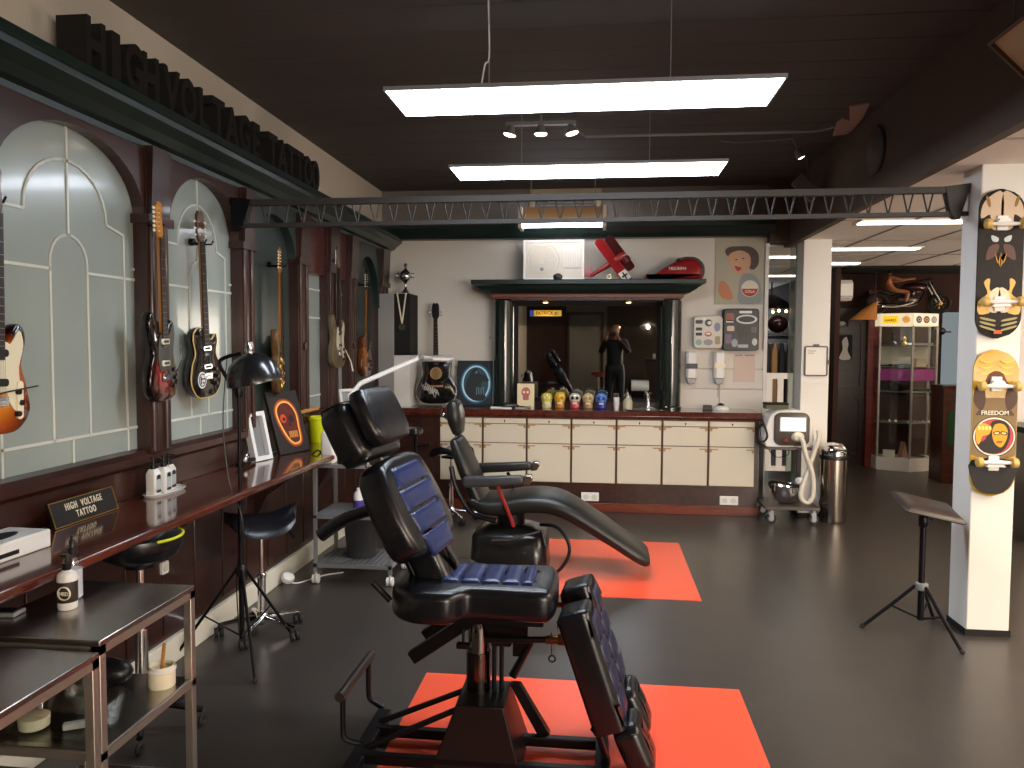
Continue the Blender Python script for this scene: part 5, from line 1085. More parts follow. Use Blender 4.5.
# wolf painting
t = thing('wolf_painting', 'square dark canvas with a wolf head in a blue glow left of the mirror', 'painting', (-1.262, 7.70, CT), (-0.13, 0, 0))
B().box(-0.18, 0.18, -0.012, 0.012, 0, 0.46).build('canvas', pm('canvas_slate', '1d2227', 0.6), t, bev=0.003)
for nm_, r1, r2, c_, d in (('outer_glow', 0.165, 0.205, '1f4c63', 0.0124), ('blue_glow', 0.152, 0.192, '3f93b8', 0.0130), ('white_ring', 0.143, 0.182, 'bfe3ee', 0.0136), ('night_disc', 0.128, 0.168, '28505f', 0.0142)):
    B().prism(circle(0.015, 0.225, r1, r2, 36), -d, -0.012).build(nm_, pm('paint_'+nm_, c_, 0.5), t, smooth=False)
o = sm([(-0.02, 0.06), (-0.085, 0.13), (-0.09, 0.23), (-0.055, 0.30), (-0.03, 0.36), (0.02, 0.385), (0.045, 0.335), (0.11, 0.305), (0.145, 0.27), (0.135, 0.245), (0.075, 0.24), (0.08, 0.18), (0.12, 0.08), (0.06, 0.05)], 3)
B().prism(o, -0.0155, -0.012).build('wolf', pm('paint_wolf', '23282c', 0.5), t, smooth=False)
b = B()
for k in range(5): b.box(0.02+k*0.018, 0.026+k*0.018, -0.0162, -0.012, 0.11+0.01*(k % 2), 0.19)
b.prism([(0.0, 0.33), (0.02, 0.36), (0.03, 0.33)], -0.0162, -0.012)
b.build('fur_strokes', pm('paint_fur', '6d8894', 0.5), t, smooth=False)
tag(B().cyl((-1.12, 7.85, 1.67), (-1.12, 7.83, 1.67), 0.004, n=6).box(-1.123, -1.117, 7.825, 7.83, 1.65, 1.68).build('wall_nail', M['black']), 'tiny dark nail in the pale wall above the wolf painting', 'nail')
# ---------------------------------------------------------------- on the counter before the mirror
t = thing('picture_card', 'cream card with a red skull drawing standing at mirror left end', 'card', (-0.73, 7.62, CT), (-0.12, 0, 0.05))
B().box(-0.085, 0.085, -0.003, 0.003, 0, 0.235).build('card', pm('card_cream', 'dfd0a8', 0.6), t, smooth=False)
b = B(); b.prism(circle(0.0, 0.15, 0.045, 0.05), -0.0042, -0.003).prism(rrect(-0.03, 0.03, 0.07, 0.12, 0.01), -0.0042, -0.003)
p_ = b.build('drawing', pm('card_red', 'b8695c', 0.6, var=0.4, vs=40), t, smooth=False)
B().prism(circle(-0.018, 0.15, 0.012), -0.005, -0.004).prism(circle(0.018, 0.15, 0.012), -0.005, -0.004).build('drawn_eyes', M['card'] if 'card' in M else M['ivory'], p_, smooth=False)
jar0 = None
jc = [('ead9a0', 'cream and yellow', 'e6cf3a'), ('d98a10', 'orange', 'f0c020'), ('d8485a', 'pink', 'd8d0c0'), ('b08a5c', 'brown', 'd8c08a'), ('2038a8', 'deep blue', '4a86d8')]
for k, (c_, nm_, c2) in enumerate(jc):
    t = thing('skull_jar', 'skull-shaped glass jar filled with %s pieces on the counter' % nm_, 'jar', (-0.515+0.128*k+(0.02 if k > 1 else 0), 7.56, CT), 0, 'skull jars on the counter')
    content = pm('content_%d' % k, c_, 0.4, bump=1.0, bs=90, var=0.35, vs=60)
    hs_ = 0.012 if k == 1 else 0
    b = B().lathe([(0.038, 0.001), (0.046, 0.01), (0.044, 0.045), (0.050, 0.07)], n=24); b.build('jar_content', content, t)
    b = B().lathe([(0.050, 0.0715), (0.056, 0.10), (0.052, 0.125), (0.03, 0.145+hs_), (0.001, 0.15+hs_)], n=24); b.build('jar_content', pm('content_top_%d' % k, c2, 0.4, bump=1.0, bs=90, var=0.3, vs=60), t)
    b = B(); b.loft([[((a*math.cos(q*PI/14)), a*0.95*math.sin(q*PI/14)-(0.008 if 0.03 < z < 0.07 else 0), z) for q in range(28)] for a, z in ((0.040, 0), (0.050, 0.008), (0.048, 0.045), (0.056, 0.072), (0.062, 0.105), (0.056, 0.138), (0.036, 0.162+hs_), (0.004, 0.172+hs_))])
    b.build('glass_skull', M['jarglass'], t)
    for dx in (-0.022, 0.022): B().ball((dx, -0.054, 0.105), (0.015, 0.008, 0.016), 12, 8).build('eye_socket', pm('socket_%d' % k, c_, 0.6, var=0.3, vs=30) if k != 2 else M['mblack'], t)
    b = B()
    for q in range(5): b.box(-0.021+q*0.009, -0.014+q*0.009, -0.054, -0.046, 0.045, 0.062)
    b.build('teeth', M['ivory'], t, smooth=False)
t = thing('paper_cups', 'stack of small white paper cups beside the skull jars', 'cups', (0.165, 7.56, CT))
for k in range(4):
    z = 0.02*k; B().lathe([(0.022-0.0008*k*0, z), (0.030, z+0.055), (0.032, z+0.057), (0.029, z+0.055), (0.021, z+0.004), (0.001, z+0.004)] if k == 0 else [(0.0, 0)]*0 or [(0.0225, z), (0.0285, z+0.052), (0.0305, z+0.054), (0.0275, z+0.052), (0.0215, z+0.004), (0.001, z+0.004)], n=20).build('paper_cup', M['white'], t)
t = thing('squeeze_bottle', 'clear squeeze bottle with pointed tip standing between cups and tap', 'bottle', (0.275, 7.56, CT))
B().lathe([(0.042, 0), (0.046, 0.006), (0.046, 0.075), (0.034, 0.10), (0.016, 0.108)], n=24).build('bottle', pm('cloudy_plastic', 'c9c4a8', 0.2, alpha=0.75), t)
B().lathe([(0.018, 0.108), (0.018, 0.12), (0.008, 0.124), (0.003, 0.165), (0.001, 0.166)], n=16).build('nozzle', M['offw'], t)
t = thing('basin_tap', 'chrome tap with round shaving mirror above the small sink', 'tap', (0.47, 7.58, CT))
B().lathe([(0.030, 0), (0.030, 0.01), (0.022, 0.02), (0.02, 0.10), (0.024, 0.11), (0.015, 0.13)], n=18).build('tap_body', M['chrome'], t)
B().tube(smooth_line([(0, 0, 0.10), (-0.01, -0.06, 0.135), (-0.01, -0.12, 0.12), (-0.01, -0.13, 0.09)]), 0.011, 10).build('spout', M['chrome'], t)
B().tube([(0, 0, 0.13), (-0.03, 0.01, 0.19)], 0.008, 8).build('tap_lever', M['chrome'], t)
t = thing('paper_roll_holder', 'grey drum-shaped paper roll hanging on the mirror above the tap', 'paper roll', (0.40, 7.74, CT+0.22))
b = B(); b.T = Ry(PI/2); b.lathe([(0.001, -0.085), (0.05, -0.085), (0.052, -0.08), (0.052, 0.08), (0.05, 0.085), (0.001, 0.085)], n=28); b.build('roll', pm('grey_drum', '9a9c94', 0.5), t)
B().box(-0.01, 0.01, 0.0, 0.085, -0.008, 0.008).build('roll_arm', M['steel'], t, smooth=False)
t = thing('round_sink', 'small round steel sink rim set in the counter before tap', 'sink', (0.44, 7.50, CT))
B().lathe([(0.19, 0.0), (0.195, 0.004), (0.19, 0.008), (0.17, 0.006), (0.15, 0.002), (0.001, 0.001)], n=40).build('sink', M['steel'], t)
t = thing('mirror_socket', 'small white wall socket in the lower right corner of mirror', 'outlet', (0.50, 7.822, CT+0.13))
B().box(-0.03, 0.03, -0.012, 0, -0.045, 0.045).build('cover', M['ivory'], t, bev=0.004)
B().cyl((0, -0.012, 0.01), (0, -0.014, 0.01), 0.014, n=14).build('insert', M['black'], t)
# tools left of the card
t = thing('hair_clipper', 'black clipper with cord lying on the counter by the cream card', 'clipper', (-0.86, 7.50, CT), 0.3)
B().pad([(-0.06, 0.02, 0.04, 0.035), (0.0, 0.025, 0.045, 0.04), (0.06, 0.02, 0.035, 0.03)]).build('body', M['black'], t)
B().tube(smooth_line([(0.06, 0, 0.02), (0.12, 0.03, 0.01), (0.16, -0.02, 0.008), (0.2, 0.03, 0.008)]), 0.005, 6).build('cord', M['black'], t)
for i, (x, y, a, lab) in enumerate(((-1.0, 7.42, 0.1, 'white flat packet lying on the counter edge, leftmost of the three'), (-0.90, 7.37, -0.1, 'white flat packet lying on the counter edge, middle of the three'), (-0.76, 7.42, 0.15, 'grey flat packet lying on the counter edge, rightmost of the three'))):
    tag(B().box(-0.055, 0.055, -0.025, 0.025, 0, 0.016).build('flat_packet', M['white'] if i < 2 else M['grey'], loc=(x, y, CT), rot=(0, 0, a), bev=0.004), lab, 'packet', 'flat packets on the counter edge')
# ---------------------------------------------------------------- right of the mirror
t = thing('pinup_poster', 'vintage style poster of a laughing woman with a white and red button', 'poster', (1.36, 7.845, 2.33))
B().box(-0.235, 0.225, -0.004, 0, -0.325, 0.325).build('sheet', pm('poster_beige', 'aaa592', 0.55), t, smooth=False)
def flat(o, d, c_, nm_): return B().prism(sm(o, 3), -d, -0.003).build(nm_, pm('poster_'+nm_, c_, 0.55), t, smooth=False)
flat([(-0.10, 0.14), (-0.145, 0.20), (-0.10, 0.24), (0.0, 0.245), (0.10, 0.24), (0.17, 0.18), (0.18, 0.08), (0.14, 0.02), (0.09, 0.03), (0.08, 0.12)], 0.0046, '4a3a32', 'hair')
flat([(-0.10, 0.17), (-0.11, 0.10), (-0.07, 0.02), (-0.02, -0.03), (0.05, -0.02), (0.10, 0.06), (0.09, 0.16), (0.0, 0.205)], 0.0052, 'c99a7c', 'face')
flat([(-0.05, 0.05), (-0.02, 0.0), (0.02, 0.03), (-0.01, 0.045)], 0.0058, 'a03a34', 'mouth')
flat([(0.02, -0.04), (0.10, -0.02), (0.18, -0.08), (0.215, -0.20), (0.20, -0.31), (0.0, -0.31), (-0.01, -0.18)], 0.0048, '8a908c', 'blouse')
flat([(-0.19, -0.10), (-0.13, -0.11), (-0.08, -0.19), (-0.06, -0.27), (-0.15, -0.27), (-0.20, -0.2)], 0.0050, 'bb7a55', 'hand')
B().prism(circle(0.10, -0.17, 0.082, n=32), -0.0064, -0.003).build('button_white', pm('poster_white', 'd8d2c4', 0.5), t, smooth=False)
B().prism(circle(0.10, -0.17, 0.076, n=24, a0=180, a1=359.9), -0.0072, -0.003).build('button_red', pm('poster_red', 'a52a28', 0.5), t, smooth=False)
b = B(); b.T = Tr(0.10, -0.0076, -0.20) @ Rx(PI/2); b.text('COLA', 0.035, 0.0008, 0.0006); b.build('button_text', M['ivory'], t, smooth=False)
B().prism(circle(-0.035, 0.115, 0.012, 0.006), -0.0058, -0.005).prism(circle(0.03, 0.125, 0.012, 0.006), -0.0058, -0.005).build('drawn_eyes', M['black'], t, smooth=False)
def decal(par, x, z, wd, h, c_, d, nm_='sticker', rnd=False):
    m_ = bpy.data.materials.get('st_'+c_) or pm('st_'+c_, c_, 0.4)
    o = circle(x, z, wd/2, h/2, 20) if rnd else rrect(x-wd/2, x+wd/2, z-h/2, z+h/2, min(wd, h)*0.2, 2)
    return B().prism(o, -d, -d+0.003).build(nm_, m_, par, smooth=False)
t = thing('sticker_dispenser', 'white wall dispenser covered with small stickers right of the mirror', 'dispenser', (1.055, 7.85, 1.73))
B().prism(rrect(-0.14, 0.14, -0.16, 0.16, 0.04), -0.10, 0).build('housing', M['offw'], t, bev=0.008)
for x, z, a, h, c_, r in ((-0.09, 0.10, 0.07, 0.035, '2a2c30', 0), (-0.09, 0.03, 0.06, 0.03, '222326', 0), (-0.09, -0.02, 0.06, 0.03, '1c1c1f', 0), (0.0, 0.09, 0.07, 0.07, '2d2f33', 1), (0.085, 0.05, 0.06, 0.09, '7a7f9c', 1), (0.0, -0.02, 0.07, 0.05, 'b06a5c', 1), (-0.09, -0.10, 0.06, 0.06, '7fa39c', 1), (0.0, -0.10, 0.09, 0.06, '8c8f92', 1), (0.09, -0.08, 0.05, 0.08, '9a8e6c', 0), (-0.04, 0.13, 0.03, 0.02, 'e8e8e8', 0), (0.01, 0.09, 0.04, 0.035, 'd8d8d8', 1), (0, -0.015, 0.04, 0.015, 'f0e8e0', 0)):
    decal(t, x, z, a, h, c_, 0.104 if (a, h) not in ((0.04, 0.035), (0.04, 0.015)) else 0.106, rnd=bool(r))
t = thing('black_sticker_box', 'black wall dispenser box covered with pale stickers under the poster', 'dispenser', (1.365, 7.85, 1.755))
B().prism(rrect(-0.17, 0.17, -0.205, 0.205, 0.03), -0.12, 0).build('housing', M['black'], t, bev=0.008)
for x, z, a, h, c_, r in ((0.04, 0.17, 0.12, 0.025, 'd8d8d8', 0), (0.05, 0.10, 0.20, 0.09, 'c9cccc', 1), (0.05, 0.10, 0.16, 0.06, '1a1a1c', 1), (0.05, 0.10, 0.11, 0.03, 'c8caca', 1), (-0.11, 0.12, 0.08, 0.08, '8a4a34', 0), (-0.11, 0.08, 0.07, 0.02, 'ded6cc', 0), (-0.10, 0.01, 0.07, 0.05, 'c2b4a4', 0), (-0.12, -0.09, 0.06, 0.09, '6b5a6c', 0), (-0.06, -0.13, 0.06, 0.08, '8d99a5', 1), (0.03, -0.02, 0.13, 0.13, '2b211e', 1), (0.02, -0.16, 0.10, 0.03, '9ea2a6', 0), (0.13, -0.12, 0.05, 0.07, 'b8bcbc', 1), (0.12, 0.0, 0.05, 0.06, '4e4c4c', 0)):
    decal(t, x, z, a, h, c_, 0.124 if c_ not in ('1a1a1c',) else 0.126 if True else 0, rnd=bool(r))
for i, (x, lab) in enumerate(((0.90, 'white soap dispenser on back wall, left one with a printed band'), (1.17, 'white soap dispenser on back wall, right one under the black sticker box'))):
    t = thing('soap_dispenser', lab, 'dispenser', (x, 7.828, 1.40), 0, 'soap dispensers on the back wall')
    B().loft([[(a*px, -d*(1-py)/1.0, z) for px, py in ((-1, 1), (-1, 0.2), (-0.6, 0), (0.6, 0), (1, 0.2), (1, 1))] for a, d, z in ((0.05, 0.08, -0.13), (0.052, 0.10, -0.12), (0.055, 0.11, 0.10), (0.05, 0.10, 0.13), (0.045, 0.08, 0.14))]).build('housing', M['white'], t)
    B().prism([(-0.045, -0.13), (0.045, -0.13), (0.03, -0.18), (-0.03, -0.18)], -0.085, -0.01).build('nozzle_cover', M['grey'], t, bev=0.004)
    if i == 0: B().box(-0.054, 0.054, -0.112, -0.10, -0.03, 0.02).build('printed_band', pm('band_print', '4b4f52', 0.5, var=0.9, vs=40), t, smooth=False)
    else: B().box(-0.05, 0.05, -0.113, -0.107, -0.02, 0.025).build('window', M['ivory'], t, smooth=False)
t = thing('white_router', 'small white device with a black socket and cable on the counter right', 'device', (1.17, 7.62, CT))
B().lathe([(0.075, 0), (0.078, 0.01), (0.06, 0.035), (0.03, 0.045), (0.001, 0.045)], n=24).build('dome', M['white'], t)
B().lathe([(0.035, 0.0455), (0.035, 0.05), (0.02, 0.065), (0.001, 0.068)], n=18).build('top_knob', M['black'], t)
B().box(-0.17, -0.085, -0.03, 0.03, 0, 0.045).build('power_block', M['black'], t, bev=0.006)
B().tube(smooth_line([(0.0, 0.05, 0.02), (0.0, 0.20, 0.03), (0.0, 0.207, 0.15), (0.0, 0.207, 0.26)]), 0.003, 6).build('cable', M['black'], t)
t = thing('notice_sheet', 'sheet of faint printed paper stuck to white panelling right of dispensers', 'paper', (1.42, 7.823, 1.38))
B().box(-0.10, 0.10, -0.003, 0, -0.14, 0.14).build('sheet', pm('notice_pink', 'cdb7aa', 0.6), t, smooth=False)
B().box(0.0, 0.09, -0.0042, -0.003, 0.115, 0.13).box(-0.09, -0.02, -0.0042, -0.003, 0.115, 0.13).build('heading', pm('notice_print', '7b8a9a', 0.6), t, smooth=False)
# ================================================================ right side
t = thing('clipboard', 'black-rimmed clipboard with a white sheet hanging on the white column', 'clipboard', (1.99, 7.42, 1.46))
B().ring(rrect(-0.105, 0.105, -0.14, 0.14, 0.02), 0.012, -0.016, 0).build('rim', M['black'], t, smooth=False)
B().box(-0.095, 0.095, -0.008, 0, -0.13, 0.13).build('sheet', M['paper'], t, smooth=False)
B().box(-0.025, 0.025, -0.022, 0, 0.135, 0.155).build('clip', M['black'], t, bev=0.003)
B().box(0.103, 0.12, -0.018, -0.004, -0.03, 0.01).build('pen', M['black'], t, bev=0.003)
b = B()
for k in range(2): b.box(-0.075, 0.0-0.02*k, -0.0095, -0.008, 0.09-0.02*k, 0.096-0.02*k)
b.build('print', pm('print_brown', '9a7a5a', 0.6), t, smooth=False)
# skateboards: nose and tail rounded, trucks and wheels facing out
def skate(label, zc, deckmat, tilt=0):
    t = thing('skateboard', label, 'skateboard', (2.122, 4.455, zc), (0, tilt, 0), 'skateboards on the white pillar')
    hw, hl = 0.115, 0.40
    o = circle(0, hl-0.115, hw, 0.115, 24, 0, 180) + circle(0, -hl+0.115, hw, 0.115, 24, 180, 360)
    n = 40; rows = []
    out = [(x, z) for x, z in o]
    def bend(x, z): 
        a = abs(z)-0.26
        return -0.028-(0.0 if a < 0 else -0.35*a*a*3)  # kicks lean toward the wall
    pts = []
    b = B()
    zs = [-hl+0.0005+k*(2*hl-0.001)/n for k in range(n+1)]
    for z in zs:
        q = abs(z)-(hl-0.115); w_ = hw if q <= 0 else hw*math.sqrt(max(0.0, 1-(q/0.115)**2)); w_ = max(w_, 0.004)
        y = -0.040+max(0, abs(z)-0.27)**2*1.2
        rows.append([(-w_, y, z), (-w_*0.5, y-0.001, z), (w_*0.5, y-0.001, z), (w_, y, z), (w_, y+0.011, z), (-w_, y+0.011, z)])
    b.loft(rows); dk = b.build('deck', deckmat, t, ang=50)
    for s_ in (1, -1):
        z = s_*0.215
        b = B(); b.box(-0.028, 0.028, -0.052, -0.041, z-0.04, z+0.04); tr = b.build('truck', M['white'], t, bev=0.004)
        B().tube([(-0.075, -0.085, z-0.01*s_), (0, -0.075, z-0.01*s_), (0.075, -0.085, z-0.01*s_)], [0.008, 0.014, 0.008], 8).prism([(-0.022, z+0.02), (0.022, z+0.02), (0.05, z-0.015), (-0.05, z-0.015)], -0.078, -0.05).build('hanger', M['white'], tr)
        for x in (-0.088, 0.088):
            b = B(); b.T = Tr(x, -0.085, z-0.01*s_) @ Ry(PI/2); b.lathe([(0.001, -0.017), (0.018, -0.017), (0.026, -0.012), (0.027, 0), (0.026, 0.012), (0.018, 0.017), (0.001, 0.017)], n=20)
            b.build('wheel', pm('wheel_cream', 'c9a659', 0.4) if 'wheel_cream' not in bpy.data.materials else bpy.data.materials['wheel_cream'], t)
    return t, dk
def art(par, o, d, c_, nm_='print', sm_=True, k=3):
    m_ = bpy.data.materials.get('art_'+c_) or pm('art_'+c_, c_, 0.6)
    o = sm(o, k) if sm_ else o
    return B().prism(o, -d, -d+0.0022).build(nm_, m_, par, smooth=False)
t, dk = skate('upper skateboard on the white pillar, black deck with pale horned monster print', 2.045, pm('deck_dark', '1a1310', 0.7, var=0.95, vs=32))
for s_ in (1, -1):
    art(dk, [(s_*0.0, 0.375), (s_*0.06, 0.36), (s_*0.10, 0.31), (s_*0.105, 0.24), (s_*0.06, 0.26), (s_*0.055, 0.19), (0, 0.19)], 0.0425, 'cbb49a', 'horn_print')
    art(dk, [(s_*0.085, 0.36), (s_*0.075, 0.31), (s_*0.06, 0.30), (s_*0.065, 0.34)], 0.0435, '8a6a34', 'horn_shade')
    art(dk, [(s_*0.015, 0.135), (s_*0.05, 0.15), (s_*0.045, 0.12), (s_*0.02, 0.115)], 0.0435, 'b9c4c4', 'eye_print')
    art(dk, [(s_*0.01, 0.10), (s_*0.06, 0.09), (s_*0.075, 0.02), (s_*0.03, 0.04)], 0.0428, '5a3c34', 'cheek_print')
    art(dk, [(0, -0.02-0.0), (s_*0.03, 0.06), (s_*0.015, 0.0), (s_*0.0, 0.06)], 0.0435, 'c08a2c', 'beard_print')
    art(dk, [(s_*0.03, -0.25), (s_*0.10, -0.27), (s_*0.105, -0.20), (s_*0.06, -0.16), (s_*0.08, -0.10), (s_*0.05, -0.08), (s_*0.05, -0.14), (s_*0.015, -0.16)], 0.0428, 'd9b060', 'flame_print')
    art(dk, [(s_*0.0, -0.25), (s_*0.05, -0.25), (s_*0.05, -0.16), (s_*0.0, -0.13)], 0.0435, 'e0cdb0', 'chest_print')
    for q in range(3):
        art(dk, [(s_*0.02, -0.30-0.025*q), (s_*0.09, -0.285-0.022*q), (s_*0.085, -0.297-0.022*q), (s_*0.02, -0.31-0.025*q)], 0.0428, '9a8f5c', 'rib_print', True, 2)
art(dk, [(-0.035, -0.195), (0.035, -0.195), (0.035, -0.235), (-0.035, -0.235)], 0.0445, '1a1615', 'letter_patch', False)
b = B(); b.T = Tr(0, -0.0448, -0.215) @ Rx(PI/2); b.text('RS', 0.045, 0.001, 0.001); b.build('letter_print', M['ivory'], dk, smooth=False)
art(dk, [(-0.02, -0.355), (0.02, -0.355), (0.02, -0.375), (-0.02, -0.375)], 0.0405, 'c0502c', 'small_badge', False)
t, dk = skate('lower skateboard on the white pillar, golden deck with a portrait in a red circle', 1.185, pm('deck_gold', 'b9922a', 0.3, var=0.35, vs=18))
art(dk, [(-0.112, -0.17), (-0.112, 0.14), (0.112, 0.14), (0.112, -0.17), (0.06, -0.19), (-0.06, -0.19)], 0.0422, '7d6440', 'brown_field', False)
art(dk, [(-0.11, -0.2), (0.11, -0.2), (0.105, -0.31), (0.06, -0.37), (0, -0.385), (-0.06, -0.37), (-0.105, -0.31)], 0.0422, '120d0b', 'dark_tail')
art(dk, [(-0.06, 0.22), (-0.035, 0.27), (0, 0.285), (0.035, 0.27), (0.06, 0.22), (0.08, 0.215), (0.03, 0.20), (-0.03, 0.20), (-0.08, 0.215)], 0.0430, '5e2f1e', 'hat_print')
for s_ in (1, -1): art(dk, [(s_*0.06, 0.19), (s_*0.10, 0.20), (s_*0.11, 0.12), (s_*0.07, 0.07), (s_*0.05, 0.12)], 0.0430, '4a3226', 'wing_print')
for s_ in (1, -1):
    for q in range(3): art(dk, [(s_*0.015, 0.345-0.03*q), (s_*0.05, 0.335-0.03*q), (s_*0.09, 0.345-0.035*q), (s_*0.05, 0.325-0.03*q)], 0.0428, 'e2c84a', 'feather_print', True, 2)
art(dk, [(-0.10, 0.045), (0.10, 0.045), (0.085, 0.072), (-0.085, 0.072)], 0.0430, '4a3a2a', 'banner', False)
b = B(); b.T = Tr(0, -0.0438, 0.058) @ Rx(PI/2); b.text('FREEDOM', 0.032, 0.001, 0.0004); b.build('banner_text', M['ivory'], dk, smooth=False)
for r1, c_, d in ((0.112, '2c1d14', 0.0432), (0.106, 'e8dcc0', 0.0438), (0.099, 'b0202c', 0.0444)):
    B().prism(circle(0, -0.07, r1, r1*0.98, 40), -d, -0.041).build('portrait_ring', bpy.data.materials.get('art_'+c_) or pm('art_'+c_, c_, 0.4), dk, smooth=False)
art(dk, [(-0.02, 0.0), (0.0, 0.018), (0.05, 0.015), (0.075, -0.02), (0.08, -0.07), (0.06, -0.13), (0.02, -0.16), (-0.05, -0.155), (-0.085, -0.11), (-0.05, -0.09), (-0.03, -0.05)], 0.0450, '1c1512', 'hair_print')
art(dk, [(0.0, -0.005), (0.04, 0.0), (0.065, -0.03), (0.065, -0.075), (0.045, -0.12), (0.025, -0.125), (0.0, -0.10), (-0.012, -0.05)], 0.0456, 'd99a1c', 'face_print')
art(dk, [(-0.005, -0.045), (0.025, -0.04), (0.024, -0.058), (0.0, -0.06)], 0.0462, '2a1a12', 'glasses_print'); art(dk, [(0.032, -0.04), (0.064, -0.045), (0.062, -0.06), (0.034, -0.058)], 0.0462, '2a1a12', 'glasses_print')
art(dk, [(0.0, -0.048), (0.02, -0.045), (0.02, -0.055), (0.004, -0.056)], 0.0468, 'e6d27a', 'glasses_lens'); art(dk, [(0.038, -0.045), (0.058, -0.048), (0.057, -0.055), (0.038, -0.055)], 0.0468, 'e6d27a', 'glasses_lens')
art(dk, [(0.012, -0.095), (0.04, -0.092), (0.038, -0.102), (0.015, -0.104)], 0.0462, 'a83a14', 'mouth_print')
art(dk, [(-0.095, -0.05), (-0.09, -0.015), (-0.06, 0.002), (-0.03, -0.008), (-0.018, -0.035), (-0.03, -0.06), (-0.06, -0.068), (-0.075, -0.11), (-0.09, -0.10)], 0.0456, 'd2a02c', 'fist_print')
for k in range(4): art(dk, [(-0.085+k*0.018, -0.018), (-0.075+k*0.018, -0.012), (-0.070+k*0.018, -0.03), (-0.08+k*0.018, -0.035)], 0.0462, 'f0d873', 'knuckle_print', True, 2)
# laser machine on its trolley
t = thing('machine_trolley', 'grey two-shelf trolley on casters at right end of the counter', 'trolley', (1.53, 7.10, 0))
B().box(-0.03, 0.42, 0.0, 0.42, 0.665, 0.69).build('upper_shelf', pm('trolley_brown', '4d443e', 0.4), t, bev=0.004)
B().box(-0.04, 0.44, -0.02, 0.42, 0.125, 0.155).build('lower_shelf', bpy.data.materials['trolley_brown'], t, bev=0.004)
for x, y in ((0.0, 0.36), (0.33, 0.30)): B().box(x-0.018, x+0.018, y, y+0.03, 0.15, 0.67).build('post', M['bmetal'], t, smooth=False)
for x, y in ((0.02, 0.0), (0.39, 0.0), (0.02, 0.36), (0.39, 0.36)):
    b = B(); b.cyl((x, y, 0.125), (x, y, 0.10), 0.018, n=12); b.prism([(x-0.03, 0.10), (x+0.02, 0.11), (x+0.02, 0.05), (x-0.005, 0.04)], y-0.02, y+0.02)
    ft = b.build('caster_fork', M['grey'], t)
    B().cyl((x, y-0.014, 0.045), (x, y+0.014, 0.045), 0.045, n=24).build('caster_wheel', M['rubber'], ft); B().cyl((x, y-0.017, 0.045), (x, y+0.017, 0.045), 0.024, n=20).build('wheel_hub', M['grey'], ft)
t = thing('laser_machine', 'white and black laser machine with a bright screen and hose on the trolley', 'machine', (1.70, 7.27, 0.6905))
t.scale = (0.97, 0.95, 0.78)
o = sm([(-0.20, 0.0), (-0.20, 0.26), (-0.15, 0.38), (-0.05, 0.42), (0.10, 0.42), (0.17, 0.37), (0.20, 0.25), (0.20, 0.0)], 3)
B().pillow(o, [(0.01, -0.14), (0, -0.13), (0, 0.17), (0.01, 0.18)], 'xz').build('white_casing', M['white'], t)
o = rrect(-0.14, 0.18, 0.015, 0.40, 0.07)
B().pillow(o, [(0, -0.15), (0.005, -0.165), (0.012, -0.168)], 'xz').build('front_fascia', pm('fascia_brown', '4a4139', 0.35), t)
B().box(-0.085, 0.135, -0.175, -0.167, 0.19, 0.34).build('screen', glow('screen_white', 'fdfaf0', 1.3), t, smooth=False)
B().ring([(-0.095, 0.18), (0.145, 0.18), (0.145, 0.35), (-0.095, 0.35)], 0.01, -0.178, -0.168).build('screen_bezel', M['grey'], t, smooth=False)
B().lathe([(0.001, 0), (0.03, 0), (0.022, 0.02), (0.001, 0.022)], (-0.05, -0.2, 0.075), 16).build('red_knob', M['rred'], t)
b = B(); b.T = Tr(0.07, -0.17, 0.12) @ Rx(PI/2); b.lathe([(0.06, 0), (0.055, 0.02), (0.035, 0.045), (0.001, 0.05)], n=20); b.build('hose_socket', M['ivory'], t)
hz = smooth_line([(0.075, -0.20, 0.12), (0.10, -0.24, 0.08), (0.12, -0.26, -0.06), (0.19, -0.25, -0.30), (0.20, -0.24, -0.52), (0.16, -0.24, -0.62), (0.10, -0.24, -0.58), (0.10, -0.23, -0.46), (0.16, -0.22, -0.24), (0.22, -0.22, 0.02), (0.25, -0.21, 0.14), (0.245, -0.18, 0.20)], 6)
B().tube(hz, 0.022, 10).build('white_hose', pm('hose_grey', 'cfc8b8', 0.5), t)
B().tube(smooth_line([(-0.20, 0.0, 0.25), (-0.25, -0.05, 0.2), (-0.24, -0.1, 0.05), (-0.2, -0.16, 0.12), (-0.24, -0.12, 0.3)]), 0.010, 8).tube(smooth_line([(-0.19, -0.1, 0.0), (-0.12, -0.12, -0.12), (0.0, -0.1, -0.1), (0.02, -0.05, 0.0)]), 0.005, 6).build('black_cables', M['black'], t)
t = thing('document_box', 'small dark green box lying on top of the laser machine', 'box', (1.62, 7.33, 1.0185))
B().box(-0.10, 0.10, -0.07, 0.08, 0, 0.04).build('box_body', pm('olive_box', '4c4a30', 0.5), t, bev=0.003)
B().box(-0.102, 0.102, -0.072, 0.082, 0.04, 0.055).build('box_lid', M['mblack'], t, bev=0.003)
t = thing('steel_bowl', 'round steel bowl with black strap on the lower trolley shelf', 'bowl', (1.72, 7.27, 0.156))
B().lathe([(0.06, 0), (0.10, 0.03), (0.135, 0.10), (0.14, 0.16), (0.145, 0.165), (0.14, 0.168), (0.133, 0.16), (0.128, 0.10), (0.09, 0.035), (0.001, 0.01)], n=32).build('bowl', M['chrome'], t)
B().tube(smooth_line([(-0.145, -0.03, 0.14), (-0.16, -0.06, 0.20), (-0.05, -0.13, 0.20), (0.06, -0.13, 0.18), (0.14, -0.06, 0.17)]), 0.012, 8).build('strap', M['black'], t)
B().ball((0.12, 0.03, 0.20), (0.04, 0.035, 0.035), 14, 8).build('white_lump', M['white'], t)
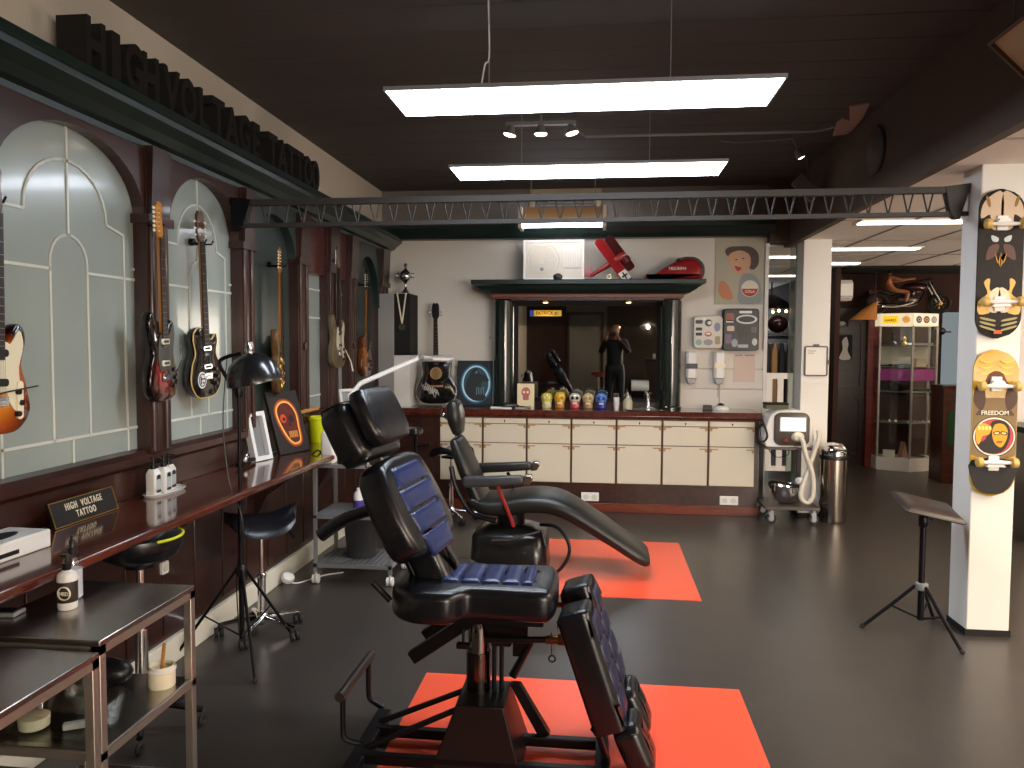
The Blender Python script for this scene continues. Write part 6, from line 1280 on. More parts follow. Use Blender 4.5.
# bin
t = thing('waste_bin', 'tall stainless steel waste bin with a swing lid beside the laser trolley', 'bin', (2.125, 7.25, 0))
t.scale = (0.92, 0.92, 0.96)
B().lathe([(0.12, 0.0), (0.125, 0.012), (0.13, 0.03), (0.13, 0.60)], n=36).build('bin_body', pm('bin_steel', 'a39a90', 0.2, metal=1), t)
B().lathe([(0.135, 0.60), (0.136, 0.605), (0.136, 0.63), (0.13, 0.64)], n=36).build('black_rim', M['black'], t)
B().lathe([(0.128, 0.64), (0.12, 0.70), (0.08, 0.745), (0.001, 0.76)], n=36).build('lid', M['chrome'], t)
B().tube(smooth_line([(0.13, -0.03, 0.62), (0.10, -0.12, 0.68), (0.0, -0.15, 0.70), (-0.10, -0.12, 0.68)]), 0.008, 8).build('bag_edge', M['black'], t)
# glass screen between the wall end and column, with its greenish edge
struct(B().box(1.865, 1.875, 7.67, 7.95, 0.0, 2.58).build('window_20', pm('screen_glass', 'd5e6df', 0.03, trans=1), smooth=False))
struct(B().box(1.850, 1.862, 7.655, 7.67, 0, 2.58).build('trim_22', pm('green_edge', '8fa59b', 0.2), smooth=False))
# beyond: bright shop window, railing, dark helmets and clothing rail
t = struct(B().box(2.2, 3.0, 14.2, 14.24, 0.9, 2.45).build('window_21', glow('shop_daylight', 'e4ecf4', 2.2), smooth=False))
b = B().ring([(2.15, 0.85), (3.0, 0.85), (3.0, 2.45), (2.15, 2.45)], 0.05, 14.15, 14.2).box(2.5, 2.54, 14.15, 14.2, 0.85, 2.45)
struct(b.build('window_frame', M['pillar'], smooth=False))
struct(B().box(-2.3, 2.2, 14.2, 14.3, 0, 2.6).box(2.2, 3.0, 14.2, 14.3, 0, 0.88).build('wall_far.001', M['pillar'], smooth=False))
t = thing('white_railing', 'white slatted railing seen between back wall end and white column', 'railing', (1.88, 9.6, 0))
B().box(0, 0.72, 0, 0.05, 1.20, 1.27).build('top_rail', M['white'], t, smooth=False)
B().box(0, 0.72, 0, 0.05, 0.08, 0.14).build('bottom_rail', M['white'], t, smooth=False)
for k in range(6): B().box(k*0.13, k*0.13+0.07, 0.01, 0.04, 0.0 if k in (0, 5) else 0.14, 1.20).build('slat', M['white'], t, smooth=False)
t = thing('clothes_rack', 'dark rack of jackets and helmets standing behind the white railing', 'rack', (2.15, 11.6, 0))
B().cyl((0, 0, 0), (0, 0, 1.75), 0.02).cyl((0.8, 0, 0), (0.8, 0, 1.75), 0.02).cyl((0, 0, 1.72), (0.8, 0, 1.72), 0.02).box(-0.05, 0.85, -0.2, 0.2, 1.75, 1.78).build('rack_frame', M['bmetal'], t)
random.seed(3)
for k, c_ in enumerate(('151313', '3a1a18', '20242c', 'b58a5a', '101012', '2a2320', '44474c', '1a1716')):
    x = 0.05+k*0.1
    b = B(); b.loft([[(x+(a*px), 0.16*py, z) for px, py in ((-1, -1), (1, -1), (1, 1), (-1, 1))] for a, z in ((0.05, 0.55+0.1*(k % 3)), (0.042, 1.2), (0.04, 1.5), (0.015, 1.64))]); b.build('jacket', pm('jacket_%d' % k, c_, 0.6), t, bev=0.02)
for k in range(3):
    tag(B().ball((0, 0, 0.13), (0.15, 0.17, 0.13), 18, 10).build('helmet', pm('helmet_dark_%d' % k, ('17171a', '2b1412', '0f0f11')[k], 0.25), loc=(2.25+k*0.31, 11.6, 1.785)), ('black helmet on the far clothes rack, leftmost of three', 'dark red helmet on the far clothes rack, middle of three', 'black helmet on the far clothes rack, rightmost of three')[k], 'helmet', 'helmets on the far rack')
t = thing('chandelier', 'dark hanging lamp cluster with small warm bulbs above far clothes rack', 'lamp', (2.62, 12.3, 2.58))
B().cyl((0, 0, -0.2), (0, 0, 0), 0.01).lathe([(0.05, -0.2), (0.22, -0.3), (0.30, -0.38), (0.25, -0.42), (0.1, -0.40), (0.001, -0.36)], n=24).build('lamp_body', M['black'], t)
for k in range(5):
    a = 2*PI*k/5; B().ball((0.22*math.cos(a), 0.22*math.sin(a), -0.45), 0.022, 10, 6).build('bulb', glow('far_bulb_glow', 'ffdca0', 6) if k == 0 else bpy.data.materials['far_bulb_glow'], t)
# split air conditioner
t = thing('wall_air_conditioner', 'small white split air conditioner high on the dark far wall, partly hidden', 'air conditioner', (3.02, 10.2, 2.30))
B().loft([[(x, y, z) for y, z in ((0.16, 0.13), (-0.06, 0.13), (-0.10, 0.08), (-0.10, -0.09), (-0.05, -0.13), (0.16, -0.13))] for x in (-0.1, 0.12)]).build('housing', M['white'], t, bev=0.01)
B().box(-0.09, 0.11, -0.107, -0.1, -0.085, -0.07).build('air_slot', M['grey'], t, smooth=False)
B().box(-0.04, 0.06, 0.16, 0.54, -0.1, 0.1).build('bracket', M['grey'], t, smooth=False)
# carved door with two small pictures, red-brown jamb
d = struct(B().box(3.09, 3.50, 10.70, 10.75, 0, 2.1).build('door_1', wood('dark_door', '1e100b', '2e1a12', 0.35), smooth=False))
b = B()
for z0, z1 in ((0.15, 0.95), (1.05, 1.98)):
    o = [(3.13, z0), (3.46, z0), (3.46, z1-0.12)] + [(3.295+0.165*math.cos(math.radians(a)), z1-0.12+0.12*math.sin(math.radians(a))) for a in range(15, 180, 15)] + [(3.13, z1-0.12)]
    b.ring(o, 0.025, 10.675, 10.70)
struct(b.build('door_moulding', wood('door_mould', '2c1710', '40261a', 0.3), d, smooth=False))
struct(B().box(3.50, 3.66, 10.60, 10.75, 0, 2.33).build('trim_23', wood('red_jamb', '5e1d17', '7a2d23', 0.35), smooth=False))
struct(B().box(3.66, 8.0, 10.71, 10.75, 0, 0.95).build('trim_24', wood('red_dado', '3a1812', '4c211a', 0.35), smooth=False))
for (x, z, w_, h_, lab) in ((3.18, 1.90, 0.18, 0.12, 'small dark framed sign on the carved far door, upper one'), (3.22, 1.58, 0.22, 0.36, 'dark framed picture with pale figure on the carved far door')):
    t = thing('framed_picture', lab, 'picture', (x, 10.672, z))
    B().ring([(-w_/2, -h_/2), (w_/2, -h_/2), (w_/2, h_/2), (-w_/2, h_/2)], 0.012, -0.02, 0).build('frame', M['black'], t, smooth=False)
    B().box(-w_/2+0.01, w_/2-0.01, -0.012, 0, -h_/2+0.01, h_/2-0.01).build('print', M['mblack'], t, smooth=False)
    if h_ > 0.2: B().prism(sm([(-0.06, -0.15), (-0.02, -0.02), (-0.03, 0.08), (0.02, 0.14), (0.05, 0.05), (0.04, -0.04), (0.08, -0.15)]), -0.014, -0.01).build('figure', pm('figure_grey', 'a8a49c', 0.5), t, smooth=False)
    else: B().ball((0, -0.012, 0), (0.05, 0.004, 0.03), 14, 6).box(-0.06, 0.06, -0.0145, -0.01, -0.04, -0.034).build('figure', pm('figure_pale', '8f8f8c', 0.5), t)
t = thing('cone_lampshade', 'orange-tan cone shaped lampshade hanging left of the motorcycle model', 'lampshade', (3.34, 10.2, 1.93))
B().loft([[(0.16*a*math.cos(q*PI/12)+dx, 0.16*a*math.sin(q*PI/12), z) for q in range(24)] for a, z, dx in ((1.0, 0.0, -0.04), (0.95, 0.02, -0.03), (0.5, 0.14, 0.04), (0.15, 0.22, 0.1))]).build('shade', pm('shade_tan', 'b87a3c', 0.5), t)
B().cyl((0.1, 0, 0.22), (0.1, 0, 0.63), 0.006).build('cord', M['black'], t)
# showcase
SX, SY, SHH = 3.94, 10.45, 2.02
t = thing('glass_showcase', 'tall hexagonal glass showcase with a lit sign band, full of small goods', 'showcase', (SX, SY, 0))
hexo = [(-0.36, -0.02), (-0.02, -0.22), (0.36, -0.02), (0.36, 0.22), (-0.36, 0.22)]
def hx(s_): return [(a*s_, c*s_) for a, c in hexo]
B().prism(hexo, 0.0, 0.17, 'xy').build('plinth', M['white'], t, bev=0.004)
B().prism(hexo, SHH-0.16, SHH, 'xy').build('top_band', pm('lit_band', 'd6d2c4', 0.4, emit='ffe9c0', es=0.35), t, bev=0.004)
for a, c in hexo: B().box(a*0.97-0.012, a*0.97+0.012, c*0.97-0.012, c*0.97+0.012, 0.17, SHH-0.16).build('corner_post', pm('post_grey', 'a9a7a2', 0.35, metal=0.4) if 'post_grey' not in bpy.data.materials else bpy.data.materials['post_grey'], t, smooth=False)
for i in range(5):
    a, c = hexo[i], hexo[(i+1) % 5]; 
    if i in (3,): continue
    dx, dy = c[0]-a[0], c[1]-a[1]; l = math.hypot(dx, dy); nx, ny = dy/l*0.003, -dx/l*0.003
    q = [(a[0]*0.96+nx, a[1]*0.96+ny), (c[0]*0.96+nx, c[1]*0.96+ny), (c[0]*0.96-nx, c[1]*0.96-ny), (a[0]*0.96-nx, a[1]*0.96-ny)]
    B().prism(q, 0.17, SHH-0.16, 'xy').build('glass_pane', M['cglass'], t, smooth=False)
B().box(-0.33, 0.33, 0.195, 0.20, 1.36, 1.60).build('pale_back_panel', M['offw'], t, smooth=False)
SHV = (0.62, 1.02, 1.34, 1.62)
for z in SHV:
    B().prism(hx(0.93), z-0.008, z, 'xy').build('glass_shelf', M['grey'] if z != 0.62 else M['grey'], t, smooth=False)
# sign band graphics follow the two front faces
def facepos(u, side):  # u along a front face, side 0 left, 1 right
    a, c = (hexo[0], hexo[1]) if side == 0 else (hexo[1], hexo[2])
    return a[0]+(c[0]-a[0])*u, a[1]+(c[1]-a[1])*u, math.atan2(c[1]-a[1], c[0]-a[0])
for side, u, w_, c_, rd in ((0, 0.32, 0.18, 'e8b424', 0), (0, 0.78, 0.09, 'c98a34', 1), (1, 0.2, 0.09, '3a3a44', 1), (1, 0.5, 0.10, '6a4a24', 1), (1, 0.8, 0.09, '7a7c80', 1)):
    x, y, a = facepos(u, side); b = B(); b.T = Tr(x, y, SHH-0.08) @ Rz(a)
    b.prism(circle(0, 0, w_/2, 0.045, 18) if rd else rrect(-w_/2, w_/2, -0.05, 0.05, 0.01), -0.006, -0.0005)
    pn = b.build('sign_graphic', pm('sg_'+c_+str(side), c_, 0.4, emit=c_, es=0.6), t, smooth=False)
    b = B(); b.T = Tr(x, y, SHH-0.08) @ Rz(a) @ Tr(0, -0.0065, -0.01) @ Rx(PI/2)
    if not rd: b.text('HARD', 0.05, 0.001, 0.001); b.build('sign_text', pm('st_brown', '8a4a10', 0.5), pn, smooth=False)
    else: b.ring(circle(0, 0.01, w_*0.3, 0.022, 14), 0.008, 0, 0.001, 'xy'); b.build('sign_text', M['ivory'], pn, smooth=False)
spot('showcase_fill', (SX, SY, SHH-0.18), (SX, SY, 0), 14, (1, 0.93, 0.82), 110, 0.9, 0.05)  # unseen spot added under the lit band to brighten the goods inside
# contents of the showcase
def inside(nm_, lab, cat, b, m_, x, y, z, rz=0): return tag(b.build(nm_, m_, loc=(SX+x, SY+y, z+0.0005), rot=(0, 0, rz)), lab, cat)
inside('small_figurine', 'small dark figurine on the top showcase shelf, left one', 'figurine', B().lathe([(0.04, 0), (0.045, 0.02), (0.02, 0.05), (0.03, 0.09), (0.012, 0.13), (0.02, 0.15), (0.001, 0.17)], n=14), M['bmetal'], -0.18, 0.0, 1.62)
inside('small_figurine', 'small bronze figurine on the top showcase shelf, second from left', 'figurine', B().lathe([(0.03, 0), (0.035, 0.02), (0.015, 0.04), (0.025, 0.08), (0.001, 0.11)], n=14), M['brass'], -0.06, -0.05, 1.62)
inside('open_book', 'open flat book lying on the top showcase shelf at right', 'book', B().box(-0.13, 0.13, -0.07, 0.07, 0, 0.025), M['grey'], 0.16, 0.02, 1.62)
inside('white_carton', 'small pale carton on the showcase shelf above the pink cloth', 'box', B().box(-0.07, 0.07, -0.04, 0.04, 0, 0.10), pm('carton_beige', 'c8b49a', 0.6), 0.16, 0.03, 1.34, 0.3)
inside('black_case', 'flat black case on showcase shelf above the pink cloth', 'case', B().box(-0.12, 0.12, -0.06, 0.06, 0, 0.03), M['black'], -0.08, 0.02, 1.34)
b = B().loft([[(a, c, z) for a, c in [(p[0]*s_, p[1]*s_) for p in hexo]] for s_, z in ((0.925, -0.02), (0.935, -0.16), (0.925, -0.17), (0.90, -0.17), (0.89, -0.02))]); 
inside('pink_cloth', 'bright magenta cloth hanging from the showcase middle shelf', 'cloth', b, pm('magenta_cloth', 'b0379a', 0.7), 0, 0, 1.33)
inside('black_display_bust', 'black necklace display bust on the showcase shelf under pink cloth', 'display', B().lathe([(0.07, 0), (0.075, 0.06), (0.05, 0.10), (0.06, 0.13), (0.02, 0.15)], n=16), M['mblack'], -0.14, 0.0, 1.02)
inside('black_display_tray', 'long black display tray on the showcase shelf under the pink cloth', 'tray', B().box(-0.15, 0.15, -0.07, 0.07, 0, 0.04), M['mblack'], 0.13, 0.04, 1.02)
inside('gold_dish', 'small shiny gold dish on the showcase shelf under the pink cloth', 'dish', B().lathe([(0.03, 0), (0.05, 0.02), (0.001, 0.015)], n=16), M['brass'], -0.03, -0.10, 1.02)
for k in range(9):
    a = -0.28+k*0.07; yy = -0.02-0.14*(1-abs(a)/0.36)+0.06
    inside('silver_ring_box', 'small shiny jewellery piece in a row on the low showcase shelf', 'jewellery', B().torus((0, 0, 0.012), 0.02, 0.008).ball((0.0, 0, 0.025), 0.012, 10, 6), M['chrome'] if k % 3 else M['brass'], a, yy, 0.62)['group'] = 'jewellery on the low showcase shelf'
inside('price_card', 'small white card standing on the showcase floor at left', 'card', B().box(-0.07, 0.07, -0.004, 0.004, 0, 0.09), M['paper'], -0.20, -0.02, 0.17, -0.4)
inside('red_white_tent_card', 'red and white folded tent card standing on the showcase floor', 'card', B().prism([(-0.05, 0), (0.05, 0), (0.0, 0.20)], -0.04, 0.04), pm('tent_red', 'b8867a', 0.5), -0.04, -0.05, 0.17, 0.3)
inside('round_dish', 'flat round dish lying on the showcase floor at right', 'dish', B().lathe([(0.08, 0), (0.10, 0.02), (0.09, 0.022), (0.001, 0.012)], n=24), M['steel'], 0.15, -0.03, 0.17)
# motorcycle model with rider on the showcase
t = thing('motorcycle_model', 'large dark motorcycle model with a leaning bare-armed rider on the showcase', 'model motorcycle', (SX-0.04, 10.35, SHH))
t.scale = (1.08, 1.5, 0.98)
for x in (-0.36, 0.34):
    B().torus((x, 0, 0.13), 0.105, 0.030, 'y', 32, 8).build('tyre', M['rubber'], t)
    b = B().torus((x, 0, 0.13), 0.08, 0.006, 'y', 28, 6).cyl((x, -0.03, 0.13), (x, 0.03, 0.13), 0.022)
    for k in range(8):
        a = k*PI/4; b.cyl((x, 0, 0.13), (x+0.08*math.cos(a), 0, 0.13+0.08*math.sin(a)), 0.003, n=5)
    b.build('wheel', M['chrome'] if x < 0 else M['brass'], t)
B().tube(smooth_line([(-0.36, -0.03, 0.13), (-0.18, -0.03, 0.12), (0.0, -0.03, 0.11), (0.10, -0.03, 0.16), (0.14, -0.03, 0.28), (-0.05, -0.03, 0.27), (-0.22, -0.02, 0.22)]), 0.012, 8).build('motorcycle_frame', M['bmetal'], t)
B().ball((-0.02, 0, 0.17), (0.14, 0.06, 0.085), 16, 10).cyl((-0.03, 0, 0.18), (-0.08, 0, 0.28), 0.03).cyl((0.0, 0, 0.18), (0.04, 0, 0.28), 0.03).build('engine', pm('engine_grey', '5d5a58', 0.3, metal=0.8), t)
B().tube(smooth_line([(0.02, -0.06, 0.14), (-0.15, -0.07, 0.09), (-0.34, -0.07, 0.09)]), [0.014]*10+[0.02], 10).build('exhaust', M['chrome'], t)
B().ball((0.05, 0, 0.33), (0.15, 0.07, 0.07), 18, 10).build('fuel_tank', pm('tank_plum', '3a1a1c', 0.2, coat=0.5), t)
B().pad([(-0.32, 0.27, 0.07, 0.03), (-0.2, 0.255, 0.09, 0.04), (-0.08, 0.27, 0.08, 0.04)]).build('saddle', M['leather'], t)
B().cyl((0.34, -0.035, 0.13), (0.20, -0.035, 0.40), 0.010).cyl((0.34, 0.035, 0.13), (0.20, 0.035, 0.40), 0.010).build('front_fork', M['chrome'], t)
B().tube(smooth_line([(0.14, -0.16, 0.42), (0.20, -0.08, 0.44), (0.20, 0.08, 0.44), (0.14, 0.16, 0.42)]), 0.008, 8).ball((0.24, 0, 0.37), (0.03, 0.035, 0.035), 12, 8).build('handlebar', M['bmetal'], t)
# the rider: one skinned body
def skinned(name, vs, es, rs, mat, parent, root=0, sub=1):
    me = bpy.data.meshes.new(name); me.from_pydata(vs, es, []); o = bpy.data.objects.new(name, me); C.objects.link(o)
    me.materials.append(mat); o.parent = parent
    md = o.modifiers.new('skin', 'SKIN'); md.use_smooth_shade = True
    if not me.skin_vertices: me.attributes  # layer is made by the modifier
    for i, r in enumerate(rs):
        sv = me.skin_vertices[0].data[i]; sv.radius = (r, r) if not isinstance(r, tuple) else r; sv.use_root = (i == root)
    s2 = o.modifiers.new('sub', 'SUBSURF'); s2.levels = sub; s2.render_levels = sub
    return o
t = [o for o in bpy.data.objects if o.name == 'motorcycle_model'][0]
flesh = pm('figure_flesh', 'b9774f', 0.5)
V = [(-0.17, 0, 0.31), (-0.20, 0, 0.38), (-0.21, 0, 0.455), (-0.19, 0, 0.49), (-0.165, 0, 0.525),
     (-0.19, 0.055, 0.46), (-0.08, 0.09, 0.42), (0.06, 0.11, 0.44), (-0.19, -0.055, 0.46), (-0.08, -0.09, 0.42), (0.06, -0.11, 0.44),
     (-0.14, 0.05, 0.29), (0.0, 0.08, 0.27), (-0.03, 0.08, 0.14), (-0.14, -0.05, 0.29), (0.0, -0.08, 0.27), (-0.03, -0.08, 0.14)]
Eg = [(0, 1), (1, 2), (2, 3), (3, 4), (2, 5), (5, 6), (6, 7), (2, 8), (8, 9), (9, 10), (0, 11), (11, 12), (12, 13), (0, 14), (14, 15), (15, 16)]
Rr = [0.045, 0.042, 0.05, 0.02, 0.034, 0.026, 0.018, 0.012, 0.026, 0.018, 0.012, 0.032, 0.026, 0.016, 0.032, 0.026, 0.016]
skinned('rider_figure', V, Eg, Rr, flesh, t).location = (-0.05, 0, 0.0)
B().ball((-0.213, 0, 0.538), (0.032, 0.03, 0.022), 12, 8).build('rider_hair', M['mblack'], t)
# ---------------------------------------------------------------- right edge of the picture
t = thing('steel_cabinet', 'brushed steel cabinet on black feet, right of the skateboard pillar', 'cabinet', (3.45, 6.6, 0))
B().box(0, 0.9, 0, 0.55, 0.08, 0.90).build('body', M['steel'], t, bev=0.006)
B().box(-0.02, 0.92, -0.02, 0.56, 0.90, 0.945).build('dark_top', M['black'], t, bev=0.004)
for x in (0.06, 0.84):
    for y in (0.06, 0.49): B().cyl((x, y, 0), (x, y, 0.08), 0.03, n=14).build('foot', M['rubber'], t)
t = thing('small_black_frame', 'small black rounded frame on the white wall beyond the skateboard pillar', 'picture frame', (4.17, 7.60, 1.47))
B().ring(rrect(-0.10, 0.10, -0.17, 0.17, 0.03), 0.012, -0.02, 0).build('frame', M['black'], t, smooth=False)
B().box(-0.09, 0.09, -0.008, 0, -0.16, 0.16).build('sheet', M['paper'], t, smooth=False)
t = thing('white_crate', 'off-white plastic crate standing on the floor left of the skateboard pillar', 'crate', (3.50, 7.45, 0))
b = B().loft([[(x*a, y*a*0.8, z) for x, y in rrect(-0.17, 0.17, -0.17, 0.17, 0.03)] for a, z in ((0.9, 0.0), (1.0, 0.66), (1.06, 0.66), (1.06, 0.70), (0.97, 0.70), (0.88, 0.02))]); b.build('crate_body', M['offw'], t)
b = B()
for k in range(6): b.box(-0.13, 0.13, -0.145, -0.138+0.004, 0.08+k*0.095, 0.13+k*0.095)
b.build('crate_ribs', M['grey'], t, smooth=False)
t = thing('red_cupboard', 'low red-brown cupboard with a green panel right of the glass showcase', 'cupboard', (3.98, 9.45, 0))
B().box(0, 0.6, 0, 0.35, 0, 1.12).build('carcass', wood('cupboard_red', '40190f', '57281c', 0.35), t, bev=0.005)
B().box(0.05, 0.55, -0.008, 0.0, 0.45, 0.85).build('green_panel', pm('green_leaf', '1f4a2c', 0.5), t, smooth=False)
B().box(-0.02, 0.62, -0.02, 0.36, 1.12, 1.15).build('cupboard_top', M['maho'], t, smooth=False)
w_ = struct(B().box(4.42, 5.6, 10.735, 10.75, 0.98, 2.05).build('window_22', glow('bluish_daylight', 'a4adb0', 0.30), smooth=False))
struct(B().box(4.34, 4.44, 10.66, 10.75, 0.95, 2.33).box(4.9, 4.95, 10.68, 10.75, 0.95, 2.05).build('window_frame', M['mblack'], w_, smooth=False))
t = thing('dark_pendant', 'small dark hooked fitting on the post right of the glass showcase', 'fitting', (4.42, 10.64, 1.80))
B().ball((0, 0, 0), (0.06, 0.03, 0.05), 14, 8).cyl((0, 0.0, 0.0), (0, 0.0, 0.12), 0.01).box(-0.05, 0.12, -0.01, 0.01, -0.02, 0.0).build('fitting', M['black'], t)
# ---------------------------------------------------------------- behind the photographer
PEND = ((0.10, -2.45), (0.78, -2.5), (1.12, -2.2), (1.5, -2.7))
ENB = glow('pendant_bulb_glow', 'ffcf94', 60)
for k, (x, y) in enumerate(PEND):
    t = thing('pendant_lamp', 'flat dark pendant lamp with a bare warm bulb behind the photographer', 'pendant lamp', (x, y, 1.80), 0, 'pendant lamps behind the photographer')
    B().lathe([(0.19, 0.004), (0.195, 0.01), (0.12, 0.05), (0.04, 0.08), (0.02, 0.12), (0.015, 0.12), (0.03, 0.075), (0.11, 0.045), (0.185, 0.004)], n=36).build('shade', M['bmetal'], t)
    B().cyl((0, 0, 0.10), (0, 0, 1.37), 0.004, n=6).build('cord', M['black'], t)
    B().ball((0, 0, 0.0), (0.03, 0.03, 0.03), 14, 8).cyl((0, 0, 0.02), (0, 0, 0.09), 0.015).build('bulb', ENB, t)
    point('pendant_light', (x, y+0.06, 1.813), WARM*(0.4 if k == 3 else 1), (1.0, 0.77, 0.53), 0.012)
M['reard'] = pm('rear_door_grey', '6a6763', 0.5)
d = struct(B().box(-1.15, -0.35, -4.2, -4.14, 0, 2.1).build('door_2', M['reard'], smooth=False))
struct(B().ring([(-1.22, -0.02), (-0.28, -0.02), (-0.28, 2.18), (-1.22, 2.18)], 0.07, -4.2, -4.10).build('door_frame', M['mahov'], d, smooth=False))
struct(B().box(-0.2, 2.5, -4.2, -4.18, 0, 2.4).build('wall_rear_panel', pm('rear_brown', '3c332c', 0.7), smooth=False))
struct(B().box(-2.26, -1.25, -4.2, -4.15, 0, 2.4).build('wall_rear_panelling', M['maho'], smooth=False))
t = thing('reception_desk', 'dark reception desk behind the photographer, seen in the mirror', 'desk', (0.75, -3.4, 0))
B().box(0, 1.4, 0, 0.5, 0.05, 1.0).box(0.02, 1.38, 0.02, 0.48, 0, 0.05).build('desk_body', M['mahov'], t, bev=0.005)
B().box(-0.03, 1.43, -0.03, 0.53, 1.0, 1.04).build('desk_top', M['black'], t, bev=0.004)
for k in range(5): tag(B().lathe([(0.03, 0), (0.04, 0.03), (0.035, 0.10), (0.015, 0.13), (0.001, 0.14)], n=16).build('small_vase', M['offw'], loc=(0.95+k*0.16, -3.1, 1.0405)), 'small pale vase in a row on the dark reception desk', 'vase', 'vases on the reception desk')
t = thing('red_bar_stool', 'red round bar stool behind the photographer, seen in the mirror', 'stool', (-0.32, -1.6, 0))
B().lathe([(0.15, 0.70), (0.18, 0.72), (0.18, 0.76), (0.15, 0.785), (0.001, 0.79)], n=30).build('seat', M['rred'], t)
B().cyl((0, 0, 0.03), (0, 0, 0.70), 0.02).build('pole', M['chrome'], t)
B().lathe([(0.19, 0), (0.2, 0.01), (0.05, 0.04), (0.02, 0.06)], n=28).build('foot_plate', M['chrome'], t)
# the photographer, seen only in the mirror
PX, PY = 0.05, -0.36
t = thing('person', 'person in dark jacket and trousers holding up a phone, seen in the mirror', 'person', (PX, PY, 0))
t.scale = (1.05, 1.05, 1.05)
skin = pm('skin_tone', 'b98468', 0.5); jac = pm('jacket_dark', '1a1a1d', 0.6); tro = pm('trousers_dark', '17181d', 0.6)
HZ = 1.535   # hands hold the phone level with the eyes
V = [(0, 0, 0.98), (0, 0, 1.12), (0, 0.0, 1.28), (0, 0, 1.40), (0, 0.01, 1.50), (0, 0.02, 1.585), (0, 0.03, 1.66)]
Eg = [(0, 1), (1, 2), (2, 3), (3, 4), (4, 5), (5, 6)]; Rr = [(0.11, 0.08), (0.10, 0.07), (0.11, 0.08), (0.11, 0.07), 0.055, 0.075, 0.08]
for s_ in (-1, 1):
    o = len(V); V += [(s_*0.18, 0, 1.41), (s_*0.27, 0.08, 1.20), (s_*0.115-0.05, 0.262, 1.50), (s_*0.105-0.05, 0.275, 1.545)]
    Eg += [(3, o), (o, o+1), (o+1, o+2), (o+2, o+3)]; Rr += [0.062, 0.048, 0.032, (0.028, 0.02)]
    p = len(V)
    for k in range(4):
        V += [(s_*0.10-0.05, 0.285, 1.55+0.018*k), (s_*(0.085)-0.05, 0.300, 1.553+0.02*k), (s_*0.062-0.05, 0.300, 1.553+0.02*k)]
        Eg += [(o+3, len(V)-3), (len(V)-3, len(V)-2), (len(V)-2, len(V)-1)]; Rr += [0.009, 0.0085, 0.007]
    V += [(s_*0.095-0.05, 0.262, 1.56), (s_*0.07-0.05, 0.258, 1.585)]; Eg += [(o+3, len(V)-2), (len(V)-2, len(V)-1)]; Rr += [0.010, 0.009]
    q = len(V); V += [(s_*0.10, 0, 0.90), (s_*0.115, 0.01, 0.50), (s_*0.12, -0.01, 0.09), (s_*0.13, 0.13, 0.04)]
    Eg += [(0, q), (q, q+1), (q+1, q+2), (q+2, q+3)]; Rr += [0.10, 0.065, 0.042, 0.035]
body = skinned('body', V, Eg, Rr, skin, t)
V = [(0, 0, 0.86), (0, 0, 1.10), (0, 0.0, 1.28), (0, 0, 1.40), (0, 0.005, 1.47)]; Eg = [(0, 1), (1, 2), (2, 3), (3, 4)]; Rr = [(0.19, 0.14), (0.165, 0.125), (0.18, 0.13), (0.17, 0.12), 0.075]
for s_ in (-1, 1):
    o = len(V); V += [(s_*0.19, 0, 1.41), (s_*0.275, 0.08, 1.20), (s_*0.12-0.05, 0.25, 1.485)]; Eg += [(3, o), (o, o+1), (o+1, o+2)]; Rr += [0.078, 0.062, 0.043]
skinned('jacket', V, Eg, Rr, jac, t)
V = [(0, 0, 1.04), (0, 0, 0.95)]; Eg = [(0, 1)]; Rr = [(0.17, 0.13), (0.17, 0.13)]
for s_ in (-1, 1):
    o = len(V); V += [(s_*0.10, 0, 0.86), (s_*0.115, 0.01, 0.50), (s_*0.12, -0.01, 0.08)]; Eg += [(1, o), (o, o+1), (o+1, o+2)]; Rr += [0.115, 0.085, 0.065]
skinned('trousers', V, Eg, Rr, tro, t)
for s_ in (-1, 1): B().loft([[(s_*0.125+a*px, 0.05+c*py, z) for px, py in circle(0, 0, 1, n=20)] for a, c, z in ((0.05, 0.145, 0.0), (0.053, 0.15, 0.03), (0.045, 0.12, 0.07), (0.04, 0.06, 0.11))]).build('shoe', M['black'], t)
rings = []
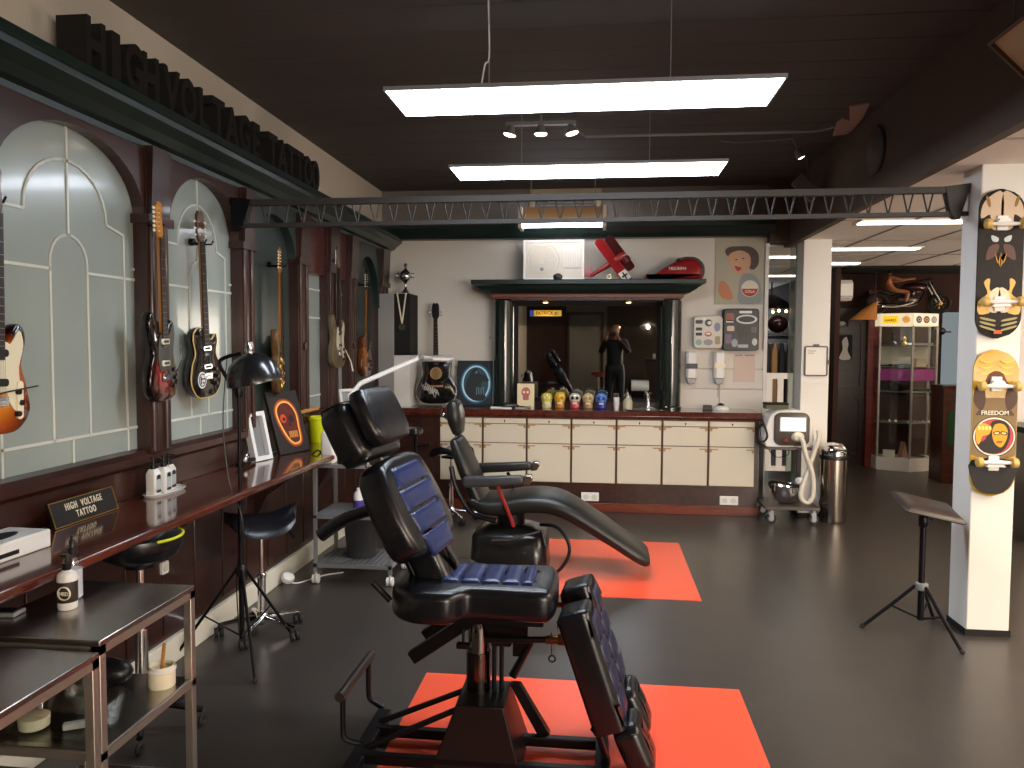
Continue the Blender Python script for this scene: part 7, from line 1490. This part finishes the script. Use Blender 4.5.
for z, a, c, dy in ((1.545, 0.045, 0.05, 0.02), (1.56, 0.06, 0.075, 0.035), (1.60, 0.072, 0.09, 0.03), (1.66, 0.077, 0.098, 0.025), (1.72, 0.075, 0.095, 0.02), (1.76, 0.055, 0.07, 0.01), (1.775, 0.01, 0.015, 0.01)):
    rings.append([(a*math.cos(q*PI/12), dy+c*math.sin(q*PI/12), z) for q in range(24)])
hd = B().loft(rings).ball((0, 0.13, 1.63), (0.014, 0.02, 0.024), 10, 6).ball((-0.078, 0.02, 1.65), (0.01, 0.02, 0.03), 10, 6).ball((0.078, 0.02, 1.65), (0.01, 0.02, 0.03), 10, 6).build('head', skin, t)
for s_ in (-1, 1): B().ball((s_*0.032, 0.112, 1.665), (0.014, 0.008, 0.008), 10, 6).build('eye', M['ivory'], hd)
B().ball((0, 0.112, 1.59), (0.024, 0.008, 0.006), 12, 6).build('mouth', M['rred'], hd)
B().loft([[((a+0.008)*math.cos(q*PI/12), dy-0.012+(c+0.004)*math.sin(q*PI/12), z) for q in range(24)] for z, a, c, dy in ((1.66, 0.074, 0.088, 0.012), (1.72, 0.077, 0.095, 0.014), (1.765, 0.06, 0.075, 0.01), (1.788, 0.01, 0.015, 0.01))]).build('hair', pm('hair_dark', '2a1c14', 0.6), hd)
t = thing('phone', 'dark phone held up sideways by the person seen in the mirror', 'phone', (0.0, -0.055, 1.65))
B().box(-0.075, 0.075, -0.004, 0.004, -0.037, 0.037).build('phone_body', M['black'], t, bev=0.003)
B().cyl((-0.055, 0.004, 0.018), (-0.055, 0.006, 0.018), 0.008, n=14).build('phone_lens', M['dark'], t)
# stands made up to carry the added, unseen ceiling fill lights
for x, y, lab in ((5.3, 4.6, 'bronze bowl uplighter on a slim stand, added unseen to light the tiled ceiling, nearer one'), (6.2, 8.7, 'bronze bowl uplighter on a slim stand, added unseen to light the tiled ceiling, farther one')):
    t = thing('upfill_stand', lab, 'floor lamp', (x, y, 0))
    B().lathe([(0.15, 0), (0.16, 0.015), (0.03, 0.04), (0.015, 0.05), (0.015, 1.45), (0.001, 1.45)], n=24).build('stand', M['bmetal'], t)
    B().lathe([(0.02, 1.43), (0.25, 1.53), (0.38, 1.68), (0.37, 1.69), (0.24, 1.55), (0.001, 1.46)], n=32).build('bowl', M['brass'], t)
